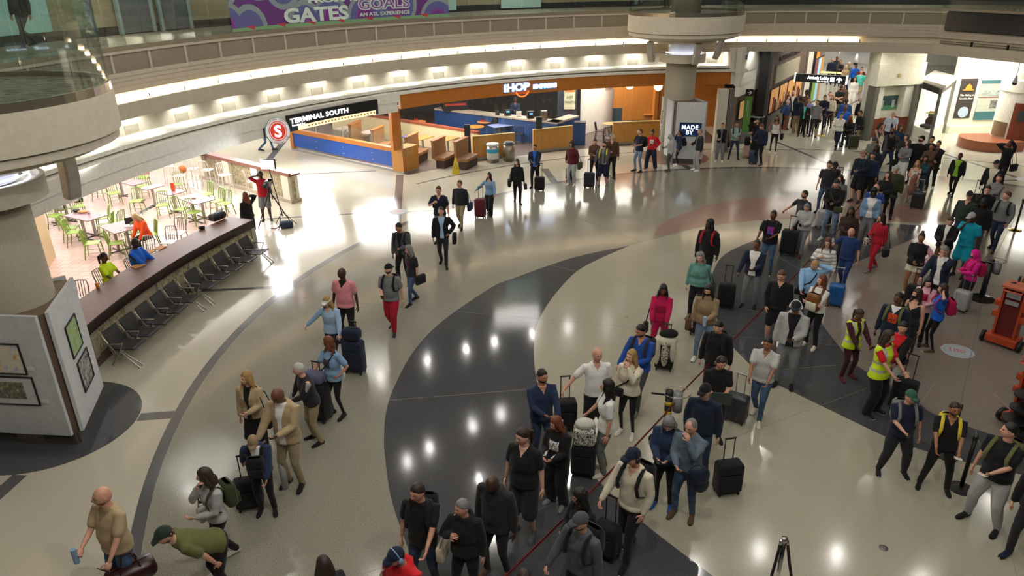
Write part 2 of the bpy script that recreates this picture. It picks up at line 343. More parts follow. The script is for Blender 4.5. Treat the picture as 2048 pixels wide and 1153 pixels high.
    nb = len(V); V = np.concatenate([V, B.V()]); F += [tuple(i + nb for i in f) for f in B.f]; mi += B.m
    me = mesh_of('body', V*K, F, [skm, hrm, MAT('eye', (.03, .02, .015), .25), MAT_SKIN(skin, 1), MAT('face mask', COLR['w' if 'whitemask' in ex else 'k'], .8)], mi)
    link('body', me, root)
    # ---- hair and headwear
    st, hcol = hair[0], hair[1]
    x, y, z = D[..., 0], D[..., 1], D[..., 2]
    fr = np.clip(-y, 0, 1)
    def shell(fn, thick, name='', m_=None, taper=.03):
        msk = 1/(1 + np.exp(-fn/taper)); thick = thick*(.35 + 1.1*np.clip(D[..., 2], 0, 1)) if name else thick; Q = P*(.93 + (thick + .07)*msk)[..., None]*HS
        return (Q.reshape(-1, 3)) @ RH.T + hc
    line = z - (.60*fr**1.2 + .05) + 1.1*np.clip(y, 0, 1)*.75
    if st in ('short', 'buzz', 'receding', 'curly', 'long', 'bob', 'bun', 'pony', 'afro', 'braids', 'locs'):
        tk = {'buzz': .02, 'short': .055, 'receding': .035, 'curly': .20, 'afro': .38, 'long': .12, 'bob': .15, 'bun': .07, 'pony': .08, 'braids': .12, 'locs': .16}[st]
        fn = line.copy()
        if st == 'receding': fn = np.minimum(fn, .35 - z + 0*z) if 0 else fn - .9*gs(x, 0, .5)*(z > .45)*np.clip(.6 - y, 0, 1)
        if st in ('long', 'bob', 'curly', 'afro', 'locs'): fn = np.maximum(fn, (np.abs(x) - .55 - .2*fr)*1.0 + .3*np.clip(y, 0, 1) - (0 if z.min() > -2 else 0))
        hb = MB(); sv = shell(fn, tk*1.15, 'hair', None, .05 if st == 'short' else .03)
        if st in ('curly', 'afro', 'locs', 'short'):
            q = sv*60; sv = sv + (np.sin(q[:, 0:1]*1.3 + 2*np.sin(q[:, 1:2]))*np.cos(q[:, 2:3]*1.1))*(.007 if st != 'short' else .004)
        hb.add(sv, grid_faces(n, m))
        def hp(a, b_, c_): return hc + RH @ v3(a, b_, c_)
        if st in ('long', 'curly', 'bob', 'braids', 'locs'):
            L = {'long': .30, 'curly': .20, 'bob': .10, 'braids': .40, 'locs': .17}[st]
            back = RB @ v3(0, .05, -1)
            if st in ('braids', 'locs'):
                for j in range(9):
                    q = (j - 4)*.42; o = v3(math.sin(q)*.085, math.cos(q)*.10, -.02); p0 = hc + RH @ o
                    hb.tube([p0, p0 + RH @ v3(o[0]*.25, o[1]*.2, -.09), p0 + RH @ v3(o[0]*.1, o[1]*.3, -.12) + back*L*(.6 + .1*(j % 3))], [.022, .02, .011], 6)
            else:
                hb.tube([hp(0, .04, .03), hp(0, .06, -.06), nk + RB @ v3(0, .075, .03), nk + RB @ v3(0, .10, .03 - L)], [(.085, .065), (.098, .05), (.105, .04), (.06, .018)], 12, ref=RH @ v3(0, -1, 0))
                for sd in (-1, 1):
                    hb.tube([hp(sd*.07, .0, .03), hp(sd*.088, .01, -.07), nk + RB @ v3(sd*.10, -.015, .02), nk + RB @ v3(sd*.10, -.085, .04 - L*.6)], [(.04, .022), (.045, .026), (.042, .028), (.024, .012)], 8, ref=RH @ v3(sd, 0, 0))
        if st == 'bun': hb.ball(hp(0, .045, .135), .045, 10)
        if st == 'pony': hb.tube([hp(0, .095, .04), hp(0, .15, 0), hp(0, .15, -.12), hp(0, .13, -.22)], [.025, .034, .028, .01], 8)
        build('hair', hb, hrm, root, True).data.transform(_S(K))
    if 'cap' in dict(ex_pairs(ex)) or 'beanie' in dict(ex_pairs(ex)) or 'hood' in dict(ex_pairs(ex)):
        E = dict(ex_pairs(ex)); kind = 'cap' if 'cap' in E else 'beanie' if 'beanie' in E else 'hood'
        hb = MB(); cm = MAT_CLOTH(E[kind])
        if kind == 'cap':
            fn = z - .22 + .0*y; hb.add(shell(fn, .12, '', None, .02), grid_faces(n, m))
            bk = 1 if 'capback' in ex else -1
            out = []
            for t in np.linspace(0, 1, 5):
                w = .074*math.sqrt(max(1 - (t*.85)**2, .02)); yy = bk*(.085 + .085*t); zz = .045 - .022*t*t
                out.append(np.array([hc + RH @ v3(sx*w, yy, zz + .006*s2 - .012*abs(sx)**2) for sx, s2 in ((-1, 0), (-.5, 1), (0, 1), (.5, 1), (1, 0), (.5, -1), (0, -1), (-.5, -1))]))
            hb.rings(out)
        elif kind == 'beanie': hb.add(shell(z - .12 + .25*np.clip(y, 0, 1), .16, '', None, .02), grid_faces(n, m))
        else:
            fn = np.maximum(z - .62*fr**2 - .0, np.maximum(np.abs(x) - .62, y - .05)); hb.add(shell(fn, .27, '', None, .05), grid_faces(n, m))
            hb.tube([nk + RB @ v3(0, .03, -.02), nk + RB @ v3(0, .03, .07)], [(.13, .10), (.10, .10)], 12)
        build(kind if kind != 'hood' else 'hood', hb, cm, root, True).data.transform(_S(K))
    if 'glasses' in ex and lod < 2:
        gb = MB()
        for sd in (-1, 1):
            c_ = v3(sd*.033, -.093, .010); pts = [hc + RH @ (c_ + v3(.022*math.cos(q), .004*abs(math.cos(q)), .018*math.sin(q))) for q in np.linspace(0, 2*math.pi, 9)]
            gb.tube(pts, [.0018]*9, 4, rnd=False); gb.tube([hc + RH @ v3(sd*.055, -.088, .012), hc + RH @ v3(sd*.082, .0, .008)], [.0018]*2, 4, rnd=False)
        gb.tube([hc + RH @ v3(-.012, -.096, .012), hc + RH @ v3(.012, -.096, .012)], [.0018]*2, 4, rnd=False)
        build('glasses', gb, MAT('spectacle frame', (.05, .04, .04), .3), root, True).data.transform(_S(K))
    E = dict(ex_pairs(ex))
    if 'phones' in E:
        gb = MB(); cm = MAT('headphone ' + E['phones'], COLR[E['phones']], .3)
        gb.tube([hc + RH @ v3(.096*math.cos(q), .0, .01 + .13*math.sin(q)) for q in np.linspace(0, math.pi, 9)], [.008]*9, 6)
        for sd in (-1, 1): gb.ball(hc + RH @ v3(sd*.096, 0, -.005), (.022, .034, .042), 10, 0, RH)
        build('headphones', gb, cm, root, True).data.transform(_S(K))
    # ---- clothes
    def folds(V, amp, f=1.):
        q = V*f + seed*7
        d = np.sin(q[:, 0]*31 + 4*np.sin(q[:, 2]*9 + q[:, 1]*5))*.5 + np.sin(q[:, 2]*42 + 3*np.sin(q[:, 0]*13) + 2*np.sin(q[:, 1]*17))*.5
        c = V.mean(0); r = V - np.array([0, 0, 0]); rr = np.stack([V[:, 0], V[:, 1], 0*V[:, 0]], 1); rr = rr/(np.linalg.norm(rr, axis=1, keepdims=True) + .05)
        return V + rr*(d*amp)[:, None]
    def snap(V, L, w, cond):
        """pull the vertices next to the line |x| = w onto it so that a colour edge is clean"""
        dx = w - np.abs(L[:, 0]); k = cond & (np.abs(dx) < vv*.52); V = V.copy(); off = np.zeros_like(V); off[k, 0] = (np.sign(L[:, 0])*dx)[k]
        return V + off @ RB.T
    def local(V): return (V - v3(0, 0, .90 + dz)) @ RB + v3(0, 0, .90)
    tk, tc = top[0], top[1]; inner = top[2] if len(top) > 2 else None
    loose = {'tee': .014, 'polo': .014, 'tank': .008, 'shirt': .018, 'sweater': .024, 'hoodie': .030, 'jacket': .030, 'coat': .034, 'blazer': .028, 'vest': .022, 'blouse': .022}[tk]
    hem = {'coat': .70, 'blazer': .82, 'tank': .93, 'sweater': .90, 'shirt': .86, 'hoodie': .88, 'tee': .86}.get(tk, .88)
    mb = MB()
    s2 = [q for q in sec if q[0] > hem + .02 and q[0] < 1.45]
    s2 = [(hem, .172*(1 + .5*b) + .004, .122*(1 + .8*b), .002 - bl*.3), (hem + .06, .171*(1 + .5*b), .120*(1 + .8*b), -bl*.2)] + [(z_, max(hx_, .14), hy_, oy_) for z_, hx_, hy_, oy_ in s2 if z_ > hem + .07]
    s2 += [(1.452, .112, .072, .010), (1.480, .074, .066, .010)]
    torso(mb, s2, loose, 24)
    slv = {'tee': .62, 'polo': .62, 'tank': .0, 'vest': 0, 'shirt': 1}.get(tk, 1.)
    if 'shortsleeve' in ex: slv = .6
    if 'longsleeve' in ex: slv = 1
    vv = .016 if lod == 0 else .019 if lod == 1 else .024
    for sh, el, wr in ar:
        if slv == 0: continue
        r = loose*.9
        if slv < 1:
            e = sh + (el - sh)*slv*1.25 if slv > .7 else sh + (el - sh)*slv*1.15
            mb.tube([sh + (T((0, 0, 1.38)) - sh)*.3, sh, (sh+e)/2, e], [.046*(1+.4*b) + r, .052*(1+.4*b) + r, .050*(1+.45*b) + r, .050*(1+.4*b) + r], 12)
        else:
            mb.tube([sh + (T((0, 0, 1.38)) - sh)*.3, sh, (sh+el)/2, el, (el+wr)/2, wr - unit(wr-el)*.01], [.044*(1+.4*b) + r, .050*(1+.4*b) + r, .048*(1+.5*b) + r, .042*(1+.3*b) + r, .036 + r, .028 + r*.7], 12)
    if tk == 'hoodie': mb.tube([T((-.09, .06, 1.46)), T((-.05, .10, 1.475)), T((.05, .10, 1.475)), T((.09, .06, 1.46))], [.035, .045, .045, .035], 8)
    V, F = remesh(mb, vv); Lc = local(V)
    def innerw(zz):
        w = {'blazer': .055, 'jacket': .05, 'coat': .06, 'hoodie': .045, 'vest': .04}.get(tk, .05)*E_f(E, 'open', 1)
        return np.where(zz > 1.2, w*(.45 + 3.0*(np.clip(zz, 1.2, 1.5) - 1.2)), w*(.45 + 1.2*np.clip(1.2 - zz, 0, .4)))
    if inner: V = snap(V, Lc, innerw(Lc[:, 2]), Lc[:, 1] < -.03); Lc = local(V)
    vw = lambda zz: (zz - .0 - (1.34 if 'neck' in E else 1.30 if tk == 'tank' else 1.37))*(.7 if 'neck' in E else 1.2 if tk == 'tank' else .6)
    if not inner and (tk in ('polo', 'blouse', 'shirt', 'tank') or 'neck' in E): V = snap(V, Lc, vw(Lc[:, 2]), (Lc[:, 1] < 0) & (vw(Lc[:, 2]) > .004)); Lc = local(V)
    V = folds(V, .0035 if tk != 'tank' else .001)
    Lf = Lc[np.asarray(F)].mean(1) if not isinstance(F, list) else np.array([Lc[f].mean(0) for f in F])
    mi = np.zeros(len(F), int); mats = [MAT_CLOTH(tc, E.get('pat'))]
    if inner:
        mats.append(MAT_CLOTH(inner))
        ww = innerw(Lf[:, 2])
        mi[(Lf[:, 1] < -.03) & (np.abs(Lf[:, 0]) < ww)] = 1
    if 'print' in E:
        mats.append(MAT_CLOTH(E['print'], 'print')); mi[(Lf[:, 1] < -.05) & (np.abs(Lf[:, 0]) < .085) & (np.abs(Lf[:, 2] - 1.25) < .095)] = len(mats) - 1
    if tk in ('polo', 'shirt', 'tee', 'sweater', 'blouse') and 'neck' in E:
        mats.append(MAT_CLOTH(E['neck'])); mi[(Lf[:, 1] < 0) & (np.abs(Lf[:, 0]) < vw(Lf[:, 2]))] = len(mats) - 1
    elif tk in ('polo', 'blouse', 'shirt', 'tank') and not inner:
        mats.append(skm); mi[(Lf[:, 1] < 0) & (np.abs(Lf[:, 0]) < vw(Lf[:, 2]))] = len(mats) - 1
    if 'blacksleeves' in ex or 'sleeve' in E:
        mats.append(MAT_CLOTH(E.get('sleeve', 'k')))
        mi[(np.abs(Lf[:, 0]) > sw + .02 + loose*.3 + .12*max(b, 0))] = len(mats) - 1
    nm = {'tee': 't_shirt', 'polo': 'polo_shirt', 'tank': 'tank_top'}.get(tk, tk)
    link(nm, mesh_of(nm, V*K, F, mats, mi), root)
    if 'hivis' in E:
        mb = MB(); s3 = [(.80, .19*(1+.5*b), .14*(1+.8*b), 0)] + [(a_, b_ + .0, c_, d_) for a_, b_, c_, d_ in s2 if a_ > .86][:-1]
        torso(mb, s3, loose + .016, 24)
        for sh, el, wr in ar: mb.tube([sh + (T((0, 0, 1.40)) - sh)*.5, sh + (el-sh)*.02], [.06, .068], 12)
        V, F = remesh(mb, .017); Lf = local(V)[np.asarray(F)].mean(1); V = folds(V, .004)
        mi = np.zeros(len(F), int); mi[np.abs(Lf[:, 2] - .98) < .028] = 1; mi[np.abs(Lf[:, 2] - 1.14) < .026] = 1; mi[(np.abs(np.abs(Lf[:, 0]) - .105) < .024) & (Lf[:, 2] > 1.14)] = 1
        mi[(Lf[:, 1] < 0) & (np.abs(Lf[:, 0]) < .05)] = 2 if E.get('hivis') != 'closed' else 0
        link('safety_vest', mesh_of('safety_vest', V*K, F, [MAT_CLOTH('hv'), MAT_CLOTH('sil'), MAT_CLOTH(tc)], mi), root)
    # lower
    lk, lc = low[0], low[1]; mb = MB()
    s3 = [(.80, .115, .095, 0), (.86, .155*(1+.4*b), .112*(1+.5*b), .003), (.93, .166*(1+.5*b), .116*(1+.7*b), .002), (1.0, .152*(1+1.0*b), .106*(1+1.3*b), -bl*.3)]
    wide = {'pants': 0, 'wide': .035, 'jeans': -.003, 'leggings': -.018, 'shorts': .012, 'sweats': .014, 'skirt': 0, 'dress': 0}[lk]
    if lk in ('skirt', 'dress'):
        zs = E_f(E, 'hemz', .45); fl = E_f(E, 'flare', 0)
        mb.rings([np.array([v3(hx_*math.cos(q), hy_*math.sin(q), z_ + dz) for q in np.linspace(0, 2*math.pi, 24, endpoint=False)]) for z_, hx_, hy_ in ((zs, .17 + fl, .15 + fl), ((zs + .93)/2, .185 + fl*.5, .15 + fl*.5), (.93, .178, .13), (1.02, .155, .115))])
        for hip, kn, ft in lg: mb.tube([hip, (hip+kn)/2, hip + (kn-hip)*min(1, (hipz - zs - dz)/.43 - .05)], [.09, .092, .085], 10)
    else:
        torso(mb, s3, .010, 20)
        for hip, kn, ft in lg:
            e = ft - v3(0, 0, .02); r = [.094*(1+.6*b), .084*(1+.6*b), .062 + .3*b*.06, .058, .052]
            if lk == 'shorts': mb.tube([hip - v3(0, 0, .02), (hip+kn)/2, hip + (kn-hip)*(E_f(E, 'short', .85))], [r[0] + wide, r[1] + wide + .006, r[1] + wide + .008], 12)
            else: mb.tube([hip - v3(0, 0, .02), (hip+kn)/2, kn, (kn+ft)/2, e], [r[0] + wide*.6, r[1] + wide, r[2] + wide*1.1, r[3] + wide*1.2, r[4] + (wide*1.2 if lk != 'sweats' else 0)], 12)
    V, F = remesh(mb, vv); V = folds(V, .0035 if lk != 'leggings' else .001, .9)
    nm = {'wide': 'trousers', 'pants': 'trousers', 'sweats': 'sweatpants'}.get(lk, lk)
    link(nm, mesh_of(nm, V*K, F, [MAT_CLOTH(lc, 'denim' if lk == 'jeans' else None)]), root)
    # shoes
    for hip, kn, ft in lg:
        if seat: fd = v3(0, -1, 0)
        d = v3(ft[0] - kn[0], 0, 0); toe = rotz((.18 if ft[0] > 0 else -.18)) @ v3(0, -1, 0); sb = MB()
        lift = max(0, ft[2] - .09); hl = ft - v3(0, 0, .085); pts = []
        rr = [(-.055, .030, .055), (-.02, .038, .085), (.04, .040, .088), (.10, .045, .060), (.16, .046, .042), (.205, .030, .030), (.218, .014, .02)]
        out = []
        for y_, w_, h_ in rr:
            o = []
            for q in np.linspace(0, 2*math.pi, 12, endpoint=False):
                zz = math.sin(q); xx = math.cos(q)
                o.append(hl + toe*y_ + np.cross(toe, v3(0, 0, 1))*w_*xx*(1 if zz > -.3 else .95) + v3(0, 0, (h_*zz if zz > 0 else 0) + .012 - (.012 if zz < -.2 else 0) - min(lift, .05)*max(y_, 0)*3))
            out.append(np.array(o))
        sb.rings(out); sb.m = [1 if np.array([sb.v[0][i][2] - hl[2] for i in f]).mean() < .014 else 0 for f in sb.f]
        if 'boots' in ex: sb.tube([hl + v3(0, 0, .06), hl + v3(0, 0, .17)], [.045, .05], 10)
        sc = shoe[0] if isinstance(shoe, tuple) else shoe; so = shoe[1] if isinstance(shoe, tuple) else 'k'
        build('shoe', sb, [MAT_CLOTH(sc), MAT_CLOTH(so)], root, True).data.transform(_S(K))
    J = dict(root=root, K=K, T=T, RB=RB, ar=ar, hc=hc, RH=RH, loc=np.array(loc), yaw=yaw, sw=sw, b=b, dz=dz, bl=bl)
    return J
def _S(K): return mathutils.Matrix.Scale(K, 4)
def ex_pairs(ex): return [tuple(e.split('=', 1)) if '=' in e else (e, '') for e in ex]
def E_f(E, k, d): return float(E[k]) if k in E else d
# ---------------------------------------------------------------- helpers
def ray(px, py): return _F*F_PX + CR*(px - 1024) + CU*(576.5 - py)
def G(px, py, z=0.):
    """point of the horizontal plane at height z that the survey pixel (2048 x 1153) falls on"""
    d = ray(px, py); t = (z - EYE)/d.z; return np.array([d.x*t, d.y*t, z])
def proj(p):
    d = mathutils.Vector(p) - mathutils.Vector((0, 0, EYE)); w = d.dot(_F); return 1024 + F_PX*d.dot(CR)/w, 576.5 - F_PX*d.dot(CU)/w
def azx(px, r, z):
    """azimuth on the ring of radius r and height z that lies on the survey column px"""
    lo, hi = 70., 185.
    for _ in range(40):
        m = (lo + hi)/2
        if proj(pol(r, m, z))[0] > px: lo = m
        else: hi = m
    return lo
def Yaw(p, a=0):
    """turn a figure's front (-y) to the camera, then a degrees to the left as seen from it"""
    return math.atan2(p[1], p[0]) - math.pi/2 - math.radians(a)
def thing(name, label, cat, loc=(0, 0, 0), rz=0., group=None):
    o = bpy.data.objects.new(name, None); COL.objects.link(o); o.location = tuple(map(float, loc)); o.rotation_euler = (0, 0, rz)
    o['label'] = label; o['category'] = cat; o.empty_display_size = .2
    if group: o['group'] = group
    return o
def tag(o, label, cat, group=None, kind=None):
    o['label'] = label; o['category'] = cat
    if group: o['group'] = group
    if kind: o['kind'] = kind
    return o
def struct(name, mb, mats, smooth=False):
    o = build(name, mb, mats, None, smooth); o['kind'] = 'structure'; return o
def dup(root, loc, rz, label=None, group=None):
    r = root.copy(); COL.objects.link(r); r.location = tuple(map(float, loc)); r.rotation_euler = (0, 0, rz)
    if label: r['label'] = label
    if group: r['group'] = group
    for ch in list(root.children):
        c = ch.copy(); COL.objects.link(c); c.parent = r
        for g_ in ch.children:
            d = g_.copy(); COL.objects.link(d); d.parent = c
    return r
def part(name, mats, parent, *shapes, smooth=False):
    """shapes: ('b', centre, size, bevel) | ('c', a, b, r, r2) | ('t', points, radii) | ('e', centre, radii)"""
    mb = MB()
    for s in shapes:
        if s[0] == 'b': mb.box(s[1], s[2], bev=s[3] if len(s) > 3 else 0)
        elif s[0] == 'c': mb.cyl(s[1], s[2], s[3], s[4] if len(s) > 4 else None)
        elif s[0] == 't': mb.tube(s[1], s[2], 8)
        elif s[0] == 'e': mb.ball(s[1], s[2], 14)
    return build(name, mb, mats, parent, smooth or any(s[0] in 'ct' for s in shapes) and not any(s[0] == 'b' for s in shapes))
def lathe(mb, c, prof, k=28, m=0, ring=False):
    if ring: prof = list(prof) + [prof[0]]
    mb.rings([np.array([(c[0] + r*math.cos(q), c[1] + r*math.sin(q), c[2] + z) for q in np.linspace(0, 2*math.pi, k, endpoint=False)]) for r, z in prof], m, not ring)
def prism(mb, P, z0, z1, m=0):
    P = [(float(p[0]), float(p[1])) for p in P]
    if sum(P[i-1][0]*P[i][1] - P[i][0]*P[i-1][1] for i in range(len(P))) < 0: P = P[::-1]
    mb.rings([np.array([(x, y, z) for x, y in P]) for z in (z0, z1)], m)
def wallseg(mb, a, b, t, z0, z1, m=0):
    a, b = np.array(a[:2], float), np.array(b[:2], float); d = unit(b - a); n = np.array([-d[1], d[0]])*t
    prism(mb, [a, b, b + n, a + n], z0, z1, m)
# the gallery follows a circle and, past the corner, a straight run
_P0 = np.array([18.05, 33.25]); _dr = unit(np.array([1.94, -4.08])); _nr = np.array([-_dr[1], _dr[0]]); _nr = _nr if _nr @ np.array([1, .5]) > 0 else -_nr
def corner(r):
    b = [a for a in np.arange(50, 85, .05) if (np.array(pol(r, a)[:2]) - _P0) @ _nr >= (r - 20.85)]
    return b[-1] if b else 66.
def path(r, a0=205, end=9., step=2.5, a1=None):
    ac = corner(r) if a1 is None else a1
    n = max(2, int((a0 - ac)/step) + 1); P = [np.array(pol(r, a)[:2]) for a in np.linspace(a0, ac, n)]
    if a1 is None and end: P.append(_P0 + _nr*(r - 20.85) + _dr*end)
    return P
def sweep(mb, prof, m=0, **k):
    """closed profile [(r, z)] swept along the gallery line"""
    n = None; rows = []
    for r, z in prof: rows.append([np.array([p[0], p[1], z]) for p in path(r, **k)])
    R = [np.array([rows[j][i] for j in range(len(prof))]) for i in range(len(rows[0]))]
    mb.rings(R, m)
def text_geo(s, size, depth=.02, bold=0., spacing=1.):
    cu = bpy.data.curves.new('t', 'FONT'); cu.body = s; cu.size = size; cu.extrude = depth/2; cu.offset = bold; cu.space_character = spacing; cu.resolution_u = 3
    o = bpy.data.objects.new('t', cu); COL.objects.link(o); bpy.context.view_layer.update(); me = o.to_mesh()
    V = np.array([v.co[:] for v in me.vertices]); Fc = [tuple(p.vertices) for p in me.polygons]; o.to_mesh_clear(); bpy.data.objects.remove(o); bpy.data.curves.remove(cu)
    return V, Fc
def lettering(name, s, size, mat_, parent, fn, depth=.02, bold=0., align=0., width=None, spacing=1., holes=None):
    """fn maps (across, up, out) to the point; align 0 starts at 0, .5 is centred"""
    V, Fc = text_geo(s, size, depth, bold, spacing); w = V[:, 0].max() - V[:, 0].min(); V[:, 0] -= V[:, 0].min()
    if width: V[:, 0] *= width/w; w = width
    V[:, 0] -= w*align
    return link(name, mesh_of(name, np.array([fn(*v) for v in V]), Fc, [mat_], None, False), parent)
def planar(o, ax, up=(0, 0, 1)):
    o, ax, up = map(lambda q: np.asarray(q, float), (o, unit(np.asarray(ax, float)), up)); out = np.cross(ax, up)
    return lambda u, v, w: o + ax*u + up*v + out*w
def GLASS(name='glass', tint=(.86, .95, .92), refl=.12):
    k = (name,)
    if k in _M: return _M[k]
    m = bpy.data.materials.new(name); m.use_nodes = True; nt = m.node_tree; nt.nodes.remove(nt.nodes['Principled BSDF']); out = nt.nodes['Material Output']
    t = N(nt, 'ShaderNodeBsdfTransparent'); t.inputs[0].default_value = tint + (1,); g = N(nt, 'ShaderNodeBsdfGlossy'); g.inputs['Roughness'].default_value = .03
    lw = N(nt, 'ShaderNodeLayerWeight'); lw.inputs[0].default_value = .25; mr = N(nt, 'ShaderNodeMapRange'); nt.links.new(lw.outputs['Facing'], mr.inputs[0]); mr.inputs[3].default_value = refl*.3; mr.inputs[4].default_value = refl*4; mx = N(nt, 'ShaderNodeMixShader')
    nt.links.new(mr.outputs[0], mx.inputs[0]); nt.links.new(t.outputs[0], mx.inputs[1]); nt.links.new(g.outputs[0], mx.inputs[2]); nt.links.new(mx.outputs[0], out.inputs[0])
    _M[k] = m; return m
def EMIT(name, col, s): return MAT(name, col, .5, emit=col, es=s)
def WOOD(name, col, sc_=1., rough=.35, axis='Z'):
    k = (name,)
    if k in _M: return _M[k]
    c = lin(col); m, nt, b = nodes(name); v = coord(nt, {'Z': (14*sc_, 14*sc_, 1.2*sc_), 'X': (1.2*sc_, 14*sc_, 14*sc_), 'Y': (14*sc_, 1.2*sc_, 14*sc_)}[axis]); f = noise(nt, v, 2.2, 5, .6)
    nt.links.new(ramp(nt, f, [(.3, dark(c, .82)), (.7, dark(c, 1.12))]), b.inputs['Base Color']); b.inputs['Roughness'].default_value = rough; _M[k] = m; return m
def TERRAZZO(name, a, chips, rough=.16, amt=.5, joints=True, big=1.):
    k = (name,)
    if k in _M: return _M[k]
    c = lin(a); m, nt, b = nodes(name); v = coord(nt)
    vo = N(nt, 'ShaderNodeTexVoronoi'); vo.inputs['Scale'].default_value = 42*big; nt.links.new(v, vo.inputs['Vector'])
    base = ramp(nt, noise(nt, v, .35, 2), [(.3, dark(c, .95)), (.7, dark(c, 1.05))])
    sp = ramp(nt, noise(nt, v, 70*big, 2, .7), [(.40, lin(chips[0])), (.5, c), (.60, lin(chips[1]))])
    mx = N(nt, 'ShaderNodeMix', data_type='RGBA'); mx.inputs[0].default_value = amt; nt.links.new(base, mx.inputs[6]); nt.links.new(sp, mx.inputs[7]); col = mx.outputs[2]
    nt.links.new(col, b.inputs['Base Color'])
    r = ramp(nt, noise(nt, v, .8, 4), [(.3, (rough*.8,)*3), (.7, (rough*1.3,)*3)]); nt.links.new(r, b.inputs['Roughness']); b.inputs['Specular IOR Level'].default_value = .55
    _M[k] = m; return m
# ---------------------------------------------------------------- materials of the building
M_OUT = TERRAZZO('cream terrazzo', '#bdb8a6', ('#a09b8c', '#c8c3b4'), .13, .35)
M_IN = TERRAZZO('grey terrazzo', '#8b887b', ('#66635a', '#b3ad9d'), .12, .5)
M_CREAM = TERRAZZO('beige terrazzo', '#a8a391', ('#959080', '#b6b1a0'), .12, .4)
M_DARK = TERRAZZO('charcoal terrazzo', '#47484c', ('#38393c', '#5c5d60'), .08, .5)
M_PINK = TERRAZZO('rose terrazzo', '#95766a', ('#7c6258', '#ab8c80'), .13, .5)
M_LINE = TERRAZZO('grey terrazzo strip', '#57575a', ('#47474a', '#6a6a6c'), .14, .4)
M_PLUM = TERRAZZO('mauve terrazzo', '#857a70', ('#665c56', '#9f9488'), .13, .6)
M_WALL = MAT('warm grey plaster', '#b9ae9c', .75, bmp=.15, bs=60); M_WALL2 = MAT('plaster recess', '#a29c8e', .85, bmp=.4, bs=90)
M_WHITE = MAT('white plaster', '#e4e1d6', .6); M_CREAMW = MAT('cream wall', '#d8d3c0', .65)
M_PANEL = MAT('acoustic panel', '#8c8170', .9, bmp=.5, bs=120); M_POD = MAT('balcony plaster', '#c4bba8', .7)
M_ORANGE = WOOD('orange maple', '#b8722f', 1, .35); M_MAPLE = WOOD('light maple', '#b9823c', 1, .35); M_DKWOOD = WOOD('dark walnut', '#40261c', .6, .3, 'X'); M_PALEW = WOOD('pale wood cladding', '#b9a27c', 1, .4)
M_BLUE = MAT('blue laminate', '#1b4ea6', .25); M_NAVY = MAT('navy laminate', '#22406e', .4); M_STEEL = MAT('brushed steel', '#b4b2ac', .28, 1.); M_CHROME = MAT('chrome', '#d5d5d5', .12, 1.)
M_DKMET = MAT('dark bronze', '#2c2c2e', .4, .6); M_GREYFR = MAT('grey metal frame', '#77756c', .45, .3); M_BLACK = MAT('matt black', '#101012', .5); M_GREYP = MAT('light grey panel', '#c4c6c8', .7, bmp=.2, bs=80)
M_TILE = None
def brick_mat(name, a, b_, mortar, sx, sy, rough=.6, msz=.02):
    m, nt, b = nodes(name); v = coord(nt); br = N(nt, 'ShaderNodeTexBrick'); br.offset = .5
    for k_, c_ in (('Color1', a), ('Color2', b_), ('Mortar', mortar)): br.inputs[k_].default_value = lin(c_) + (1,)
    br.inputs['Scale'].default_value = 1; br.inputs['Mortar Size'].default_value = msz; br.inputs['Brick Width'].default_value = sx; br.inputs['Row Height'].default_value = sy
    nt.links.new(v, br.inputs['Vector']); nt.links.new(br.outputs['Color'], b.inputs['Base Color']); b.inputs['Roughness'].default_value = rough; return m
M_TILE = brick_mat('rose floor tile', '#c9aaa0', '#bf9f94', '#8d6f66', .30, .30, .35, .008)
M_BRICKF = brick_mat('dark restaurant tile', '#5b4d47', '#524640', '#3a322e', .6, .3, .35, .006)
GA, GB = GLASS('glass', (.93, .97, .955), .12), GLASS('clear glass', (.93, .96, .95), .08)

# ---------------------------------------------------------------- floor
fm = MB(); FM = [M_OUT, M_IN, M_CREAM, M_DARK, M_PINK, M_LINE, M_PLUM, M_TILE, M_BRICKF]
fm.box((2, 25, -.15), (110, 110, .3), 0)
def slab(P, z, m):
    P = [np.asarray(p)[:2] for p in P]; n = len(P); a = sum(P[i-1][0]*P[i][1] - P[i][0]*P[i-1][1] for i in range(n))
    if a < 0: P = P[::-1]
    fm.rings([np.array([(q[0], q[1], z_) for q in P]) for z_ in (-.002, z)], m)
def spline(pts, n=8, closed=False):
    P = [np.asarray(p, float)[:2] for p in pts]; out = []; L = len(P); rng = range(L if closed else L - 1)
    for i in rng:
        g_ = lambda k_: P[k_ % L] if closed else P[min(max(k_, 0), L-1)]
        p0, p1, p2, p3 = g_(i-1), g_(i), g_(i+1), g_(i+2)
        for t in np.linspace(0, 1, n, endpoint=False): out.append(.5*((2*p1) + (-p0+p2)*t + (2*p0-5*p1+4*p2-p3)*t*t + (-p0+3*p1-3*p2+p3)*t**3))
    if not closed: out.append(P[-1])
    return out
def arc(r, a0, a1, n=60): return [np.array(pol(r, a)[:2]) for a in np.linspace(a0, a1, n)]
def band(P, w, z=.0028, m=5):
    P = [np.asarray(p, float)[:2] for p in P]; L, R_ = [], []
    for i, p in enumerate(P):
        t = unit(P[min(i+1, len(P)-1)] - P[max(i-1, 0)]); q = np.array([-t[1], t[0]])*w/2; L.append(p + q); R_.append(p - q)
    for i in range(len(P)-1): slab([L[i], L[i+1], R_[i+1], R_[i]], z, m)
def pg(*pts): return [G(*p)[:2] for p in pts]
slab(arc(16.1, 0, 358, 140), .0006, 1)
cres1_out = [(1259, 492), (1149, 515), (1024, 558), (982, 576), (887, 641), (829, 701), (789, 773), (772, 826), (768, 880), (770, 914), (778, 977), (790, 1024), (808, 1075), (835, 1153), (870, 1230)]
